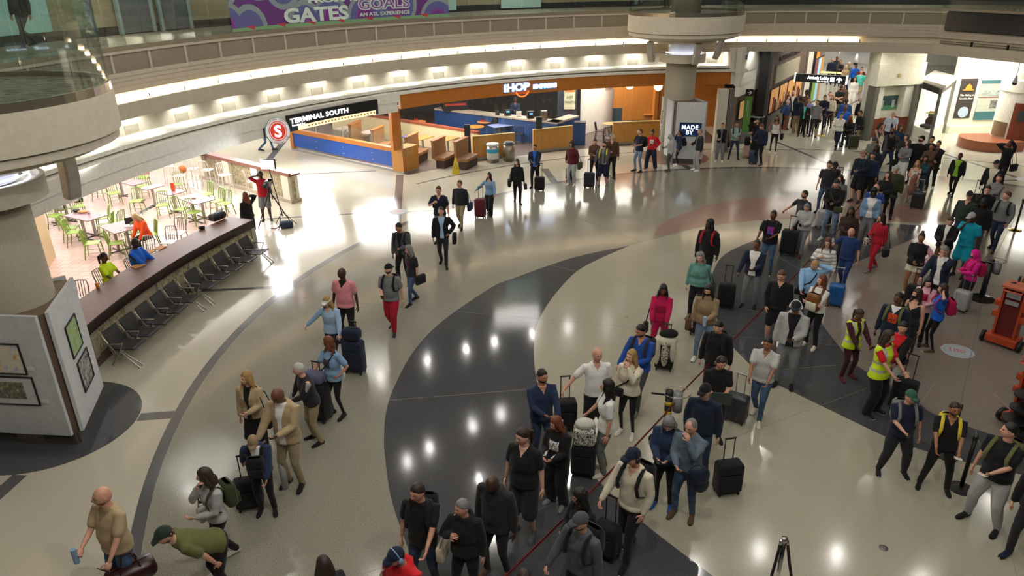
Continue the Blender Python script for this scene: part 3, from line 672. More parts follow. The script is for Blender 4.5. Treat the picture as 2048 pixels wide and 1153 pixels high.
cres1_in = [(1259, 492), (1199, 518), (1154, 543), (1121, 576), (1094, 611), (1074, 651), (1068, 688), (1070, 741), (1085, 800), (1120, 868), (1184, 949), (1284, 1044), (1425, 1153), (1520, 1230)]
cres2_out = [(1886, 455), (1776, 448), (1700, 449), (1623, 454), (1550, 468), (1499, 485), (1449, 510), (1426, 545), (1420, 590), (1430, 630), (1455, 680), (1486, 716), (1536, 761), (1578, 781), (1743, 861), (1819, 893), (1947, 929), (2080, 958)]
cres2_in = [(1900, 456), (1836, 475), (1768, 503), (1690, 535), (1645, 570), (1630, 605), (1643, 646), (1701, 721), (1728, 741), (1828, 800), (1866, 828), (1960, 862), (2080, 900)]
pink_up = [(1307, 474), (1324, 448), (1374, 425), (1424, 409), (1474, 400), (1536, 395), (1620, 394), (1700, 398), (1800, 408), (1890, 425), (1950, 440)]
pink_lo = [(1307, 474), (1399, 455), (1470, 446), (1536, 440), (1623, 439), (1700, 441), (1776, 443), (1886, 450), (1950, 452)]
cream = spline(pg(*cres1_in), 6)[::-1] + spline(pg(*pink_lo[1:]), 6) + [G(2100, 470)[:2], G(2200, 900)[:2], G(2300, 1240)[:2]]
slab(cream, .0012, 2)
slab(spline(pg(*cres1_out), 6) + spline(pg(*cres1_in), 6)[::-1], .0018, 3)
plum = spline(pg(*cres2_in), 6) + [G(2300, 880)[:2], G(2300, 480)[:2], G(1960, 456)[:2]]
slab(plum, .0016, 6)
slab(spline(pg(*cres2_out), 6) + spline(pg(*cres2_in), 6)[::-1], .0022, 3)
slab(spline(pg(*pink_up), 6) + spline(pg(*pink_lo), 6)[::-1], .0018, 4)
band(arc(16.2, 20, 215, 150), .20)
band(arc(19.55, 80, 133, 50), .09); band(arc(19.75, 52, 80, 30), .09); band(arc(17.95, 152, 176, 30), .12) if 0 else None
for a_, b_, w in (((800, 350), (793, 455), .30), ((534, 438), (777, 424), .09), ((812, 424), (872, 421), .09), ((570, 350), (752, 342), .08), ((300, 585), (425, 581), .14), ((425, 581), (590, 573), .14), ((278, 835), (346, 830), .26), ((40, 951), (-60, 1040), .26),
                 ((527, 333), (578, 270), .30), ((1089, 338), (1110, 366), .30), ((1366, 330), (1385, 340), .28), ((1550, 283), (1664, 330), .16), ((1885, 307), (2045, 359), .14), ((1640, 235), (1760, 285), .10), ((230, 452), (330, 400), .2), ((2000, 362), (2060, 360), .1)):
    A, B_ = G(*a_), G(*b_); band([A + (B_ - A)*t for t in np.linspace(0, 1, 4)], w, .0032)
def disc(c, r, z, m, n=48): slab([np.array(c[:2]) + r*np.array([math.cos(q), math.sin(q)]) for q in np.linspace(0, 2*math.pi, n, endpoint=False)], z, m)
K1, K2 = (-8.75, 11.56), (7.32, 31.88)
disc(K1, 1.53, .004, 3); disc(K2, 1.5, .004, 4)
fc = arc(19.45, 152.5, 185, 30) + [np.array([-22, 12.]), np.array([-24, 30.]), G(330, 345)[:2], G(420, 395)[:2]]
slab(fc, .0014, 7)
ih = arc(20.75, 88.6, 133, 40)[::-1] + [np.array([12.2, 50.]), np.array([-12, 48.]), G(583, 298)[:2]]
ih = arc(20.9, 88.6, 131.5, 40) + [G(583, 298)[:2], np.array([-13, 46.]), np.array([10.3, 46.])]
slab(ih, .0014, 8)
for k in range(18):                                             # brass joints of the terrazzo
    a = k*20 + 7; P0, P1 = np.array(pol(1.5, a)[:2]), np.array(pol(16.1, a)[:2]); band([P0, P1], .006, .0030, 2 if k % 2 else 1)
o = struct('floor', fm, FM)
def sticker(px, label, rot=0.):
    p = G(*px); t = thing('floor_sticker', label, 'sticker', (p[0], p[1], .004), rot)
    mb = MB(); lathe(mb, (0, 0, 0), [(.01, 0), (.33, 0), (.33, .0025), (.01, .0025)], 40); build('disc', mb, MAT('white vinyl', '#a9b0b2', .5), t)
    mb = MB(); lathe(mb, (0, 0, 0), [(.25, .001), (.27, .001), (.27, .0034), (.25, .0034)], 40, 0, True); build('ring', mb, MAT('blue vinyl', '#8fa3b8', .4), t)
    lettering('lettering', '100', .24, MAT('pink vinyl', '#c4707c', .4), t, lambda u, v, w: (u, v - .05, .0045 + w), .001, .004, .5)
    return t
sticker((797, 424), 'round white floor sticker where the dark floor strips cross, left of the hall', -.1)
sticker((1915, 703), 'round white floor sticker with pink numerals near the orange carts', -.45)
sticker((2050, 360), 'round white floor sticker cut by the right edge, beyond the walking crowd', 0)
p = G(1767, 1097); t = tag(part('floor_drain', M_GREYFR, None, ('c', (p[0], p[1], 0), (p[0], p[1], .006), .065)), 'small round grey drain cap in the bare floor at bottom right', 'drain cap')
p = G(1252, 635); t = tag(part('floor_drain', MAT('brass cap', '#8f8a78', .4), None, ('c', (p[0], p[1], 0), (p[0], p[1], .005), .055)), 'small faint round cap in the beige floor behind the magenta tracksuit', 'drain cap')

# ---------------------------------------------------------------- gallery edge, soffit and shopfront header all round
R0 = 20.85
mb = MB(); sweep(mb, [(R0, 5.95), (R0 + .6, 5.95), (R0 + .6, 6.05), (R0, 6.05)]); struct('trim_1', mb, [MAT('steel kerb', '#8f8672', .35, .4)])
mb = MB(); sweep(mb, [(R0 + .03, 5.86), (R0 + .6, 5.86), (R0 + .6, 5.95), (R0 + .03, 5.95)]); sweep(mb, [(R0 + .03, 5.28), (R0 + .6, 5.28), (R0 + .6, 5.39), (R0 + .03, 5.39)])
sweep(mb, [(R0 + .09, 5.39), (R0 + .6, 5.39), (R0 + .6, 5.86), (R0 + .09, 5.86)], 1); struct('trim_2', mb, [M_WALL, M_PANEL])
mb = MB()
for z0, z1, dr in ((5.16, 5.28, .06), (5.02, 5.16, .09), (4.87, 5.02, .12)): sweep(mb, [(R0 + dr, z0), (R0 + .6, z0), (R0 + .6, z1), (R0 + dr, z1)])
sweep(mb, [(R0 + .34, 4.56), (R0 + .6, 4.56), (R0 + .6, 4.87), (R0 + .34, 4.87)], 1)
sweep(mb, [(R0 + .02, 4.45), (R0 + .6, 4.45), (R0 + .6, 4.56), (R0 + .02, 4.56)], 1)
sweep(mb, [(R0 - .02, 4.2), (R0 + .06, 4.2), (R0 + .06, 4.62), (R0 - .02, 4.62)]); sweep(mb, [(R0 + .06, 4.2), (R0 + .28, 4.24), (R0 + .28, 4.45), (R0 + .06, 4.45)])
struct('trim_3', mb, [M_WALL, MAT('cove white', '#d8cdb4', .6)])
mb = MB(); ac = corner(R0)
for k in range(60):                                             # mullions between the acoustic panels
    a = 203 - k*3.62
    if a < ac + 1: break
    q = rotz(math.radians(a)); mb.box(np.array(pol(R0 + .08, a, 5.625)), (.06, .07, .48), R=q)
struct('trim_4', mb, [M_WALL])
mb = MB(); sweep(mb, [(R0 + .75, 3.45), (R0 + 1.0, 3.45), (R0 + 1.0, 4.6), (R0 + .75, 4.6)], a1=86.6); struct('wall_frieze', mb, [M_WALL2])
mb = MB(); sweep(mb, [(20.42, 3.36), (21.7, 3.36), (21.7, 3.45), (20.42, 3.45)], a1=86.4); sweep(mb, [(20.42, 3.10), (20.62, 3.10), (20.62, 3.36), (20.42, 3.36)], a1=132.8)
sweep(mb, [(20.46, 2.78), (20.64, 2.78), (20.64, 3.12), (20.46, 3.12)], a1=133.4, a0=205); struct('trim_5', mb, [M_WHITE])
mb = MB(); sweep(mb, [(20.5, 2.80), (20.66, 2.80), (20.66, 3.36), (20.5, 3.36)], a0=132.6, a1=88.4); tag(build('shopfront_fascia', mb, M_ORANGE), 'long curved orange wood fascia over the restaurant front', 'fascia')
# slab and ceilings over the ground floor rooms, upper concourse floor
mb = MB(); sweep(mb, [(21.6, 4.5), (44, 4.5), (44, 6.0), (21.6, 6.0)], end=0, a1=52); sweep(mb, [(20.9, 5.95), (26, 5.95), (26, 6.045), (20.9, 6.045)], 1, end=0, a1=50)
def carpet():
    m, nt, b = nodes('streaked carpet'); v = coord(nt, (1.2, 7, 1)); nt.links.new(ramp(nt, noise(nt, v, 3, 4, .7), [(.38, lin('#3c3a34')), (.5, lin('#77725f')), (.62, lin('#a19a82'))]), b.inputs['Base Color']); b.inputs['Roughness'].default_value = .9; return m
CARPET = carpet(); struct('ceiling', mb, [M_WHITE, CARPET])
mb = MB(); lathe(mb, (CX, CY, 11.9), [(.5, 0), (60, 0), (60, .3), (.5, .3)], 48); struct('ceiling', mb, [MAT('atrium ceiling', '#8a8578', .8)])
mb = MB(); sweep(mb, [(20.66, 3.5), (44, 3.5), (44, 3.6), (20.66, 3.6)], end=0, a1=88); struct('ceiling', mb, [M_WHITE])
# upper concourse back wall
mb = MB(); sweep(mb, [(24.15, 6.04), (24.4, 6.04), (24.4, 9.6), (24.15, 9.6)], end=0, a1=45); struct('wall_upper', mb, [MAT('tan wall panel', '#8f8467', .8)])
mb = MB(); sweep(mb, [(24.08, 6.04), (24.16, 6.04), (24.16, 6.30), (24.08, 6.30)], end=0, a1=45); struct('baseboard_upper', mb, [MAT('black baseboard', '#22211f', .5)])
def curved_panel(name, a0, a1, r, z0, z1, mats, th=.06, kind=None, par=None):
    mb = MB(); n = max(2, int(abs(a1 - a0)/1.5) + 1)
    mb.rings([np.array([pol(r, a, z0), pol(r + th, a, z0), pol(r + th, a, z1), pol(r, a, z1)]) for a in np.linspace(a0, a1, n)]); return build(name, mb, mats, par)
def azz(px, py, z): p = G(px, py, z); return math.degrees(math.atan2(p[1] - CY, p[0] - CX))
cy = MAT('frosted pale glass', '#a9c4bd', .3)
for i, (x0, x1, y) in enumerate(((940, 1038, 22), (1095, 1190, 17))):
    w = curved_panel('window_%d' % (i + 1), azz(x0, y, 6.3), azz(x1, y, 6.3), 24.02, 6.12, 8.6, [cy], .05); w['kind'] = 'structure'
w = curved_panel('window_3', 160.2, 178, 24.0, 6.32, 9.2, [MAT('frosted cyan glass', '#9dbfba', .3, emit='#a8ccc6', es=.12)], .05); w['kind'] = 'structure'
for i, (a0, a1) in enumerate(((152.0, 154.6), (148.6, 151.0))):
    w = curved_panel('door_%d' % (i + 1), a0, a1, 23.98, 6.08, 8.4, [MAT('grey door', '#5b5f5e', .5)], .08); w['kind'] = 'structure'
    for s_, b_ in ((a0 - .25, a0), (a1, a1 + .25)): curved_panel('frame', s_, b_, 23.93, 6.06, 8.5, [MAT('sage door frame', '#8b9a95', .4)], .12, par=w)

# glass balustrade, panel by panel
gr = thing('glass_balustrade', 'long curved clear glass balustrade along the upper gallery edge', 'balustrade')
def under_pod(a): return any(np.hypot(pol(20.9, a)[0] - c[0], pol(20.9, a)[1] - c[1]) < 2.55 for c in (K1P, K2))
K1P = (-9.05, 12.0)
a = 204.
while a > ac + 2.6:
    a2 = a - 3.4
    if not (under_pod(a) and under_pod(a2)): curved_panel('glass_panel', a - .06, a2 + .06, 20.89, 6.05, 7.5, [GA], .014, par=gr)
    a = a2
mb = MB(); P = path(20.89); q0, q1 = P[-2], P[-1]; wallseg(mb, q0, q1, .015, 6.05, 7.5); build('glass_panel', mb, GA, gr)

# ---------------------------------------------------------------- columns, balcony pods, loudspeakers
M_COL = TERRAZZO('pebble column', '#a09885', ('#7a7264', '#bcb39e'), .6, .6, big=2)
def column(c, label, cz):
    t = thing('column', label, 'column', (c[0], c[1], 0))
    mb = MB(); lathe(mb, (0, 0, 0), [(.64, 0), (.64, cz + .1)], 40); build('shaft', mb, M_COL, t, True)
    mb = MB(); lathe(mb, (0, 0, cz), [(.62, 0), (.97, 0), (.97, .34), (.90, .34), (.90, .22), (.62, .22)], 48); build('capital', mb, M_POD, t)
    mb = MB(); lathe(mb, (0, 0, cz + .3), [(.6, 0), (.6, 1.1)], 40); build('neck', mb, MAT('bright neck', '#c4c4c8', .4), t)
    for z in (.30, .40):
        mb = MB(); mb.tube([(.76*math.cos(q), .76*math.sin(q), cz + z) for q in np.linspace(-2.9, 1.2, 24)], [.018]*24, 6, rnd=False); build('neon_tube', mb, EMIT('cool tube', (.75, .8, 1), 5), t)
    return t
def pod(c, label, R=2.35):
    t = thing('balcony_pod', label, 'balcony', (c[0], c[1], 0)); mb = MB()
    lathe(mb, (0, 0, 0), [(.5, 4.92), (1.35, 4.92), (1.5, 5.0), (1.5, 5.1), (2.05, 5.1), (2.15, 5.2), (R - .06, 5.2), (R - .06, 5.32), (R - .1, 5.34), (R, 5.36), (R, 6.0), (.5, 6.0)], 64); build('drum', mb, M_POD, t)
    mb = MB(); lathe(mb, (0, 0, 0), [(.5, 6.0), (R - .08, 6.0), (R - .08, 6.05), (.5, 6.05)], 64); build('carpet', mb, CARPET, t); mb = MB(); lathe(mb, (0, 0, 0), [(R - .08, 6.0), (R - .01, 6.0), (R - .01, 6.14), (R - .08, 6.14)], 64, 0, True); build('steel_rim', mb, MAT('polished rim', '#a79c8a', .18, .8), t)
    d = unit(np.array([CX, CY]) - np.array(c)); a0 = math.atan2(d[1], d[0])
    for k in range(-8, 8):
        mb = MB(); qa = [a0 + (k + f)*.262 for f in np.linspace(.02, .98, 5)]
        mb.rings([np.array([(r*math.cos(q), r*math.sin(q), z) for r, z in ((R - .05, 6.13), (R - .035, 6.13), (R - .035, 7.6), (R - .05, 7.6))]) for q in qa]); build('glass_panel', mb, GA, t)
    mb = MB(); lathe(mb, (0, 0, 0), [(.60, 6.05), (.60, 11.9)], 40); build('upper_shaft', mb, M_COL, t, True)
    return t
column(K1, 'thick round pebble-finish column at the left edge, rising out of the near grey kiosk', 4.42)
column(K2, 'round pebble-finish column in the centre rising out of the kiosk with the screen', 4.12)
pod(K1P, 'round balcony drum with glass rail at the upper left, nearest to us'); pod(K2, 'round balcony drum with glass rail on top of the central column')
def speaker(p, tilt, rz, label, hang=5.2, s=1.):
    t = thing('loudspeaker', label, 'loudspeaker', (p[0], p[1], 0), rz, 'grey column loudspeakers hung under the balcony drums')
    mb = MB(); Rm = rotx(tilt); out = []
    for z in np.linspace(-.42, .42, 7):
        w, d = .135, .10; yy = -.05*(1 - (z/.42)**2)
        out.append(np.array([np.array([p_[0], p_[1] + (yy if p_[1] < 0 else 0), z]) for p_ in ((-w, -d*.6), (-w*.8, -d), (w*.8, -d), (w, -d*.6), (w*.8, d), (-w*.8, d))])*s @ Rm.T + np.array([0, 0, p[2]]))
    mb.rings(out); build('cabinet', mb, MAT('speaker grey', '#b0aa9c', .6), t)
    part('bracket', M_STEEL, t, ('t', [(0, .06, p[2] + .1), (0, .22, p[2] + .16), (0, .22, hang)], [.022, .022, .016])); return t
s1 = G(137, 352, 4.25); speaker(s1, .12, Yaw(s1, -35), 'large grey loudspeaker hanging under the nearest balcony drum, left', 5.1, 1.05)
for (x, y), r_, lab in (((1302, 103), 25, 'grey loudspeaker left of the central column, facing left'), ((1393, 108), -25, 'grey loudspeaker in front of the central column, right side'), ((1437, 98), -70, 'grey loudspeaker at the far right of the central column')):
    q = G(x, y, 4.55); speaker(q, .28, Yaw(q, r_), lab)

# ---------------------------------------------------------------- lights and vents round the frieze
k = 0; a = 200.
while a - 3.62 > 70.2:
    t = thing('fluorescent_light', 'fluorescent tube light glowing in the curved cove under the gallery', 'light', (0, 0, 0), 0, 'fluorescent lights in the cove')
    for r, z in ((R0 + .13, 4.66), (R0 + .22, 4.72)):
        mb = MB(); mb.tube([pol(r, q, z) for q in np.linspace(a - .16, a - 3.46, 4)], [.022]*4, 6, rnd=False); build('tube', mb, EMIT('warm tube', (1, .83, .64), 17), t)
    mb = MB(); mb.box(pol(R0 + .17, a - 3.56, 4.68), (.14, .05, .12), R=rotz(math.radians(a))); build('holder', mb, M_STEEL, t)
    a -= 3.62
P = path(R0 + .15)[-2:]; dd = unit(P[1] - P[0])
for k in range(4):
    t = thing('fluorescent_light', 'dark unlit tube light on the straight gallery edge, upper right', 'light', (0, 0, 0), 0, 'unlit tube lights on the right')
    A = P[0] + dd*(.2 + k*1.5); B_ = A + dd*1.4
    for z in (4.66, 4.74): part('tube', MAT('dead tube', '#6a6152', .4), t, ('t', [(A[0], A[1], z), (B_[0], B_[1], z)], [.018, .018]))
    part('holder', M_DKMET, t, ('b', (B_[0], B_[1], 4.7), (.07, .07, .2)))
for k in range(22):
    a = 70 + 5.05*k
    if a < 87.5: continue
    t = thing('downlight', 'small recessed downlight washing the plaster frieze above the shops', 'downlight', pol(21.28, a, 4.42), math.radians(a), 'downlights above the frieze')
    part('rim', M_STEEL, t, ('c', (0, 0, 0), (0, 0, .05), .07)); part('lens', EMIT('downlight lens', (1, .97, .88), 260), t, ('c', (0, 0, -.004), (0, 0, 0), .06))
    t = thing('air_vent', 'rectangular slatted air vent in the plaster frieze under a downlight', 'vent', pol(R0 + .75, a, 3.74), math.radians(a), 'air vents in the frieze')
    part('frame', MAT('vent frame', '#9a917c', .6), t, ('b', (-.01, 0, .125), (.02, .50, .03)), ('b', (-.01, 0, -.125), (.02, .50, .03)), ('b', (-.01, .25, 0), (.02, .03, .28)), ('b', (-.01, -.25, 0), (.02, .03, .28)))
    part('slats', MAT('vent slat', '#7d7768', .7), t, *[('b', (-.004, 0, z), (.012, .47, .012)) for z in np.linspace(-.1, .1, 9)])
for a, r in HIGH:
    t = thing('ceiling_light', 'round ceiling light high over the hall, seen only mirrored in the floor', 'ceiling light', pol(r, a, 11.9), 0, 'high ceiling lights')
    part('rim', M_STEEL, t, ('c', (0, 0, -.04), (0, 0, 0), .2))
# black LED board on the straight edge
A = np.array(path(R0 - .03)[-2]); o_ = A + _dr*.35; t = thing('display_board', 'wide black switched-off display board on the gallery edge, upper right', 'display board')
mb = MB(); wallseg(mb, o_, o_ + _dr*7, -.10, 5.22, 5.93); build('screen', mb, MAT('dead screen', '#05060a', .25), t)
mb = MB(); wallseg(mb, o_, o_ + _dr*7, -.03, 5.18, 5.96); build('frame', mb, M_DKMET, t)
# banner on the gallery glass
def ban(u, v, w=0.): return np.array(pol(20.84 - w, BA0 - math.degrees(u/20.84), 6.09 + v))
BA0 = azx(466, 20.84, 6.1); BW = math.radians(BA0 - azx(898, 20.84, 6.1))*20.84
m, nt, b = nodes('purple banner print'); v = coord(nt); f = noise(nt, v, .9, 1.2); vo = N(nt, 'ShaderNodeTexVoronoi'); vo.inputs['Scale'].default_value = .9; nt.links.new(v, vo.inputs['Vector'])
nt.links.new(ramp(nt, vo.outputs['Distance'], [(0, lin('#6a2d7c')), (.34, lin('#7b3a8a')), (.40, lin('#56568c')), (.62, lin('#7d8a8e')), (.75, lin('#5c2a70'))], 'CONSTANT'), b.inputs['Base Color']); b.inputs['Roughness'].default_value = .5
t = thing('banner', 'purple and green printed banner with GATES and GOALS on the gallery glass', 'banner')
mb = MB(); mb.rings([np.array([ban(u, 0), ban(u, 0, -.01), ban(u, 1.02, -.01), ban(u, 1.02)]) for u in np.linspace(0, BW, 24)]); build('cloth', mb, m, t)
mb = MB(); mb.rings([np.array([ban(u, 0, .004), ban(u, 0, 0), ban(u, .10, 0), ban(u, .10, .004)]) for u in np.linspace(0, BW, 24)]); build('green_stripe', mb, MAT('banner green', '#6f9a6c', .6), t)
for u in np.arange(.6, BW - .4, 1.25):
    mb = MB(); mb.rings([np.array([ban(u - .1, .13, w), ban(u + .28, .01, w), ban(u + .30, .15, w)]) for w in (.002, .007)]); build('red_wedge', mb, MAT('banner red', '#a8344a', .6), t)
wt = MAT('banner white', '#c3d0c6', .6); sx = BW/436.
lettering('lettering', 'GATES', .62, wt, t, lambda u, v, w: ban(u + (560-462)*sx, v + .14, w + .02), .01, .022, 0, 128*sx*1.0)
lettering('lettering', 'GOALS', .50, MAT('banner violet', '#7a4a90', .6), t, lambda u, v, w: ban(u + (710-462)*sx, v + .42, w + .03), .01, .0, 0, 104*sx)
lettering('lettering', 'GOALS', .52, wt, t, lambda u, v, w: ban(u + (708-462)*sx, v + .41, w + .012), .01, .035, 0, 108*sx)
lettering('lettering', 'AN ATL EXPERIENCE', .17, wt, t, lambda u, v, w: ban(u + (710-462)*sx, v + .18, w + .02), .01, .004, 0, 104*sx)
lettering('lettering', 'FROM', .22, wt, t, lambda u, v, w: ban(u + (610-462)*sx, v + .72, w + .02), .01, .01, 0, 72*sx); lettering('lettering', 'TO', .22, wt, t, lambda u, v, w: ban(u + (690-462)*sx, v + .72, w + .02), .01, .01, 0, 20*sx)
# ---------------------------------------------------------------- kiosks round the columns
def kiosk(label, faces, h, back):
    t = thing('display_kiosk', label, 'kiosk', (0, 0, 0))
    for a, b_ in faces:
        a, b_ = np.array(a[:2]), np.array(b_[:2]); mb = MB(); wallseg(mb, a, b_, .06, .24, h); build('panel', mb, M_GREYP, t)
        d = unit(b_ - a); n = np.array([-d[1], d[0]]); mb = MB(); wallseg(mb, a + n*.08, b_ + n*.08, .05, .0, .24); build('plinth', mb, MAT('kiosk plinth', '#4c4844', .6), t)
    mb = MB(); P = [np.array(q[:2], float) for q in back]; c = sum(P)/len(P); P = [c + (q - c)*.97 for q in P]; prism(mb, P, .0, h - .04); build('core', mb, WOOD('kiosk oak edge', '#6b5848', .6), t)
    return t
kA0, kA1, kB0, kB1 = np.array([-9.75, 10.99]), np.array([-7.93, 10.81]), np.array([-7.80, 10.98]), np.array([-8.23, 12.52])
K1k = kiosk('light grey display kiosk with framed art around the near left column', [(kA0, kA1), (kB0, kB1), (np.array([-8.45, 12.62]), np.array([-9.9, 11.2]))], 2.62, [kA0 + [.05, .07], kA1 + [-.02, .09], kB0 + [-.08, .02], kB1 + [-.09, -.02], (-8.5, 12.5), (-9.8, 11.25)])
k2 = [G(*q)[:2] for q in ((1316, 311), (1337, 326), (1345, 328), (1401, 330))]
K2k = kiosk('light grey kiosk with a blue screen around the central column', [(k2[0], k2[1]), (k2[2], k2[3]), (k2[3] + [.1, .15], k2[3] + [-.25, 1.7])], 2.62, [k2[0] + [.1, .02], k2[1] + [.02, .08], k2[2] + [0, .09], k2[3] + [-.02, .06], k2[3] + [-.3, 1.65], k2[0] + [.4, 1.1]])
def on_face(a, b_, u, z, w, h, off=.0):
    """frame of a point on the outside of a kiosk face"""
    a, b_ = np.array(a[:2]), np.array(b_[:2]); d = unit(b_ - a); n = np.array([d[1], -d[0]]); p_ = a + d*u + n*off
    return np.array([p_[0], p_[1], z]), d, n
def art(a, b_, u, z, w, h, label, mat_, fr=None, mat2=None):
    p_, d, n = on_face(a, b_, u, z, w, h, .003); t = thing('framed_picture', label, 'picture', p_, math.atan2(d[1], d[0]))
    part('frame', fr or M_BLACK, t, ('b', (0, -.012, h/2), (w + .02, .024, .02)), ('b', (0, -.012, -h/2), (w + .02, .024, .02)), ('b', (-w/2, -.012, 0), (.02, .024, h)), ('b', (w/2, -.012, 0), (.02, .024, h)))
    part('picture', mat_, t, ('b', (0, -.006, 0), (w, .01, h)))
    if mat2: part('inset', mat2, t, ('b', (-w*.04, -.013, .01), (w*.62, .006, h*.6)))
    return t
def artmat(name, cols, sc_=6, mode='LINEAR'):
    if (name,) in _M: return _M[(name,)]
    m, nt, b = nodes(name); v = coord(nt); n_ = len(cols); nt.links.new(ramp(nt, noise(nt, v, sc_, 3, .6), [(.3 + .4*i/(n_-1), lin(c)) for i, c in enumerate(cols)], mode), b.inputs['Base Color']); b.inputs['Roughness'].default_value = .5; _M[(name,)] = m; return m
def caption(a, b_, u, z, label):
    p_, d, n = on_face(a, b_, u, z, 0, 0, .003); t = thing('caption_card', label, 'card', p_, math.atan2(d[1], d[0])); part('card', MAT('card white', '#cfcfcf', .6), t, ('b', (0, -.006, 0), (.12, .012, .07)))
art(kA0, kA1, .98, 1.80, .78, .58, 'framed watercolour of a pale building on the near kiosk, upper left', artmat('watercolour', ('#8b93b5', '#c9c8c4', '#d8cdb8', '#c49a62')))
art(kA0, kA1, .99, 1.16, .88, .56, 'framed aerial photograph with a wide white mount on the near kiosk, lower left', MAT('mount white', '#c8c8c8', .6), mat2=artmat('aerial', ('#1e2a2c', '#5a6a66', '#8a7a50', '#b8c0c0'), 14))
caption(kA0, kA1, 1.46, 1.62, 'small white caption card right of the watercolour'); caption(kA0, kA1, 1.53, .96, 'small white caption card right of the aerial photograph')
art(kB0, kB1, .78, 1.78, .62, .62, 'framed green painting of a bird on red branches, right face of the near kiosk', artmat('bird painting', ('#6fa08c', '#9dbb98', '#8fa850', '#a8564a'), 8))
art(kB0, kB1, .88, 1.02, .66, .60, 'framed black and white collage below the green painting', artmat('grey collage', ('#3c3c3c', '#8a8a88', '#b8b8b4', '#d0d0cc'), 9, 'CONSTANT'))
caption(kB0, kB1, 1.24, 1.60, 'small white caption card right of the green painting'); caption(kB0, kB1, 1.34, .92, 'small white caption card right of the collage')
art(k2[0], k2[1], .38, 1.75, .42, .55, 'gold and dark framed print on the narrow face of the central kiosk', artmat('gold print', ('#2a2410', '#c8a860', '#8a5a30'), 12, 'CONSTANT'))
art(k2[0], k2[1], .40, 1.05, .42, .60, 'white framed notice below the gold print on the central kiosk', MAT('notice paper', '#c9ccd0', .6))
p_, d, n = on_face(k2[2], k2[3], .62, 1.50, 0, 0, .003); t = thing('wall_screen', 'dark blue screen reading MADE BY on the central kiosk', 'screen', p_, math.atan2(d[1], d[0]))
part('bezel', M_BLACK, t, ('b', (0, -.02, 0), (.90, .04, .56))); part('display', EMIT('screen blue', '#061a3c', .8), t, ('b', (0, -.043, 0), (.86, .006, .52)))
for s_, z in (('MADE', .02), ('BY', -.20)): lettering('lettering', s_, .24, EMIT('screen white', '#d8ecff', 2), t, lambda u, v, w, z=z: (u - .02, -.05 - w, v + z), .006, .005, .5, None, 1.1)
p_, d, n = on_face(k2[2], k2[3], .78, .86, 0, 0, .003); t = thing('wall_control', 'tiny dark control box on the kiosk under the screen', 'control', p_, math.atan2(d[1], d[0])); part('box', M_GREYFR, t, ('b', (0, -.012, 0), (.08, .024, .13)))

# ---------------------------------------------------------------- food court counter and seats
def stone():
    m, nt, b = nodes('leaf pattern stone'); v = coord(nt, (1, 1, .5)); f = noise(nt, v, 22, 6, .75); nt.links.new(ramp(nt, f, [(.36, lin('#4b4a3c')), (.48, lin('#8d8468')), (.56, lin('#c2b590')), (.66, lin('#6a6a58'))]), b.inputs['Base Color']); b.inputs['Roughness'].default_value = .35; return m
M_STONE = stone()
def counter(name, a0, a1, r0, r1, label, n_):
    t = thing(name, label, 'counter', (0, 0, 0))
    mb = MB(); mb.rings([np.array([pol(r, a, z) for r, z in ((r0 - .05, .98), (r1 + .1, .98), (r1 + .1, 1.07), (r0 - .05, 1.07))]) for a in np.linspace(a0, a1, 16)]); build('top', mb, WOOD('walnut counter top', '#6b4a40', .6, .5, 'X'), t)
    mb = MB(); mb.rings([np.array([pol(r, a, z) for r, z in ((r0 - .07, .84), (r0, .84), (r0, 1.05), (r0 - .07, 1.05))]) for a in np.linspace(a0, a1, 16)]); build('front_lip', mb, MAT('dark walnut lip', '#241512', .35), t)
    mb = MB(); mb.rings([np.array([pol(r, a, z) for r, z in ((r0 + .05, 0), (r0 + .25, 0), (r0 + .25, .98), (r0 + .05, .98))]) for a in np.linspace(a0, a1, 16)]); build('base', mb, MAT('taupe base', '#a89a88', .5), t)
    st = (a1 - a0)/n_
    for k in range(n_):
        if k == n_//3: continue
        for f0, f1 in ((.05, .48), (.54, .95)):
            mb = MB(); mb.rings([np.array([pol(r, a, z) for r, z in ((r0 + .025, .30), (r0 + .06, .30), (r0 + .06, .82), (r0 + .025, .82))]) for a in (a0 + st*(k + f0), a0 + st*(k + f1))]); build('stone_panel', mb, M_STONE, t)
    for k in range(n_ + 1):
        mb = MB(); mb.rings([np.array([pol(r, a, z) for r, z in ((r0 - .0, 0), (r0 + .07, 0), (r0 + .07, .84), (r0, .84))]) for a in (a0 + st*k - .25, a0 + st*k + .25)]); build('pilaster', mb, MAT('cream pilaster', '#9b9783', .5), t)
    mb = MB(); mb.rings([np.array([pol(r, a, z) for r, z in ((r0 + .0, 0), (r0 + .05, 0), (r0 + .05, .20), (r0, .20))]) for a in np.linspace(a0, a1, 16)]); build('skirting', mb, MAT('brown skirting', '#5b4a3c', .5), t)
    return t
counter('bar_counter', 184, 158.6, 18.6, 19.35, 'long curved bar counter with dark wood top behind the row of black seats', 6)
c2a, c2b = np.array(G(390, 306, 1.05)[:2]), np.array(G(577, 352, 1.05)[:2])
t = thing('bar_counter', 'straight bar counter with wood top and cream piers beside the white stools', 'counter')
mb = MB(); wallseg(mb, c2b, c2a, -.50, 1.0, 1.06); build('top', mb, WOOD('rose walnut', '#7b5044', .6, .3, 'X'), t); mb = MB(); wallseg(mb, c2b, c2a, -.10, 1.06, 1.12); build('rail', mb, WOOD('rose walnut', '#7b5044', .6, .3, 'X'), t)
u_ = unit(c2a - c2b); n_ = np.array([u_[1], -u_[0]]); Lc = np.linalg.norm(c2a - c2b)
for k in range(4):
    mb = MB(); o_ = c2b + u_*(.08 + k*(Lc - .5)/3); wallseg(mb, o_, o_ + u_*.42, -.42, 0, 1.0); build('pier', mb, M_CREAMW, t)
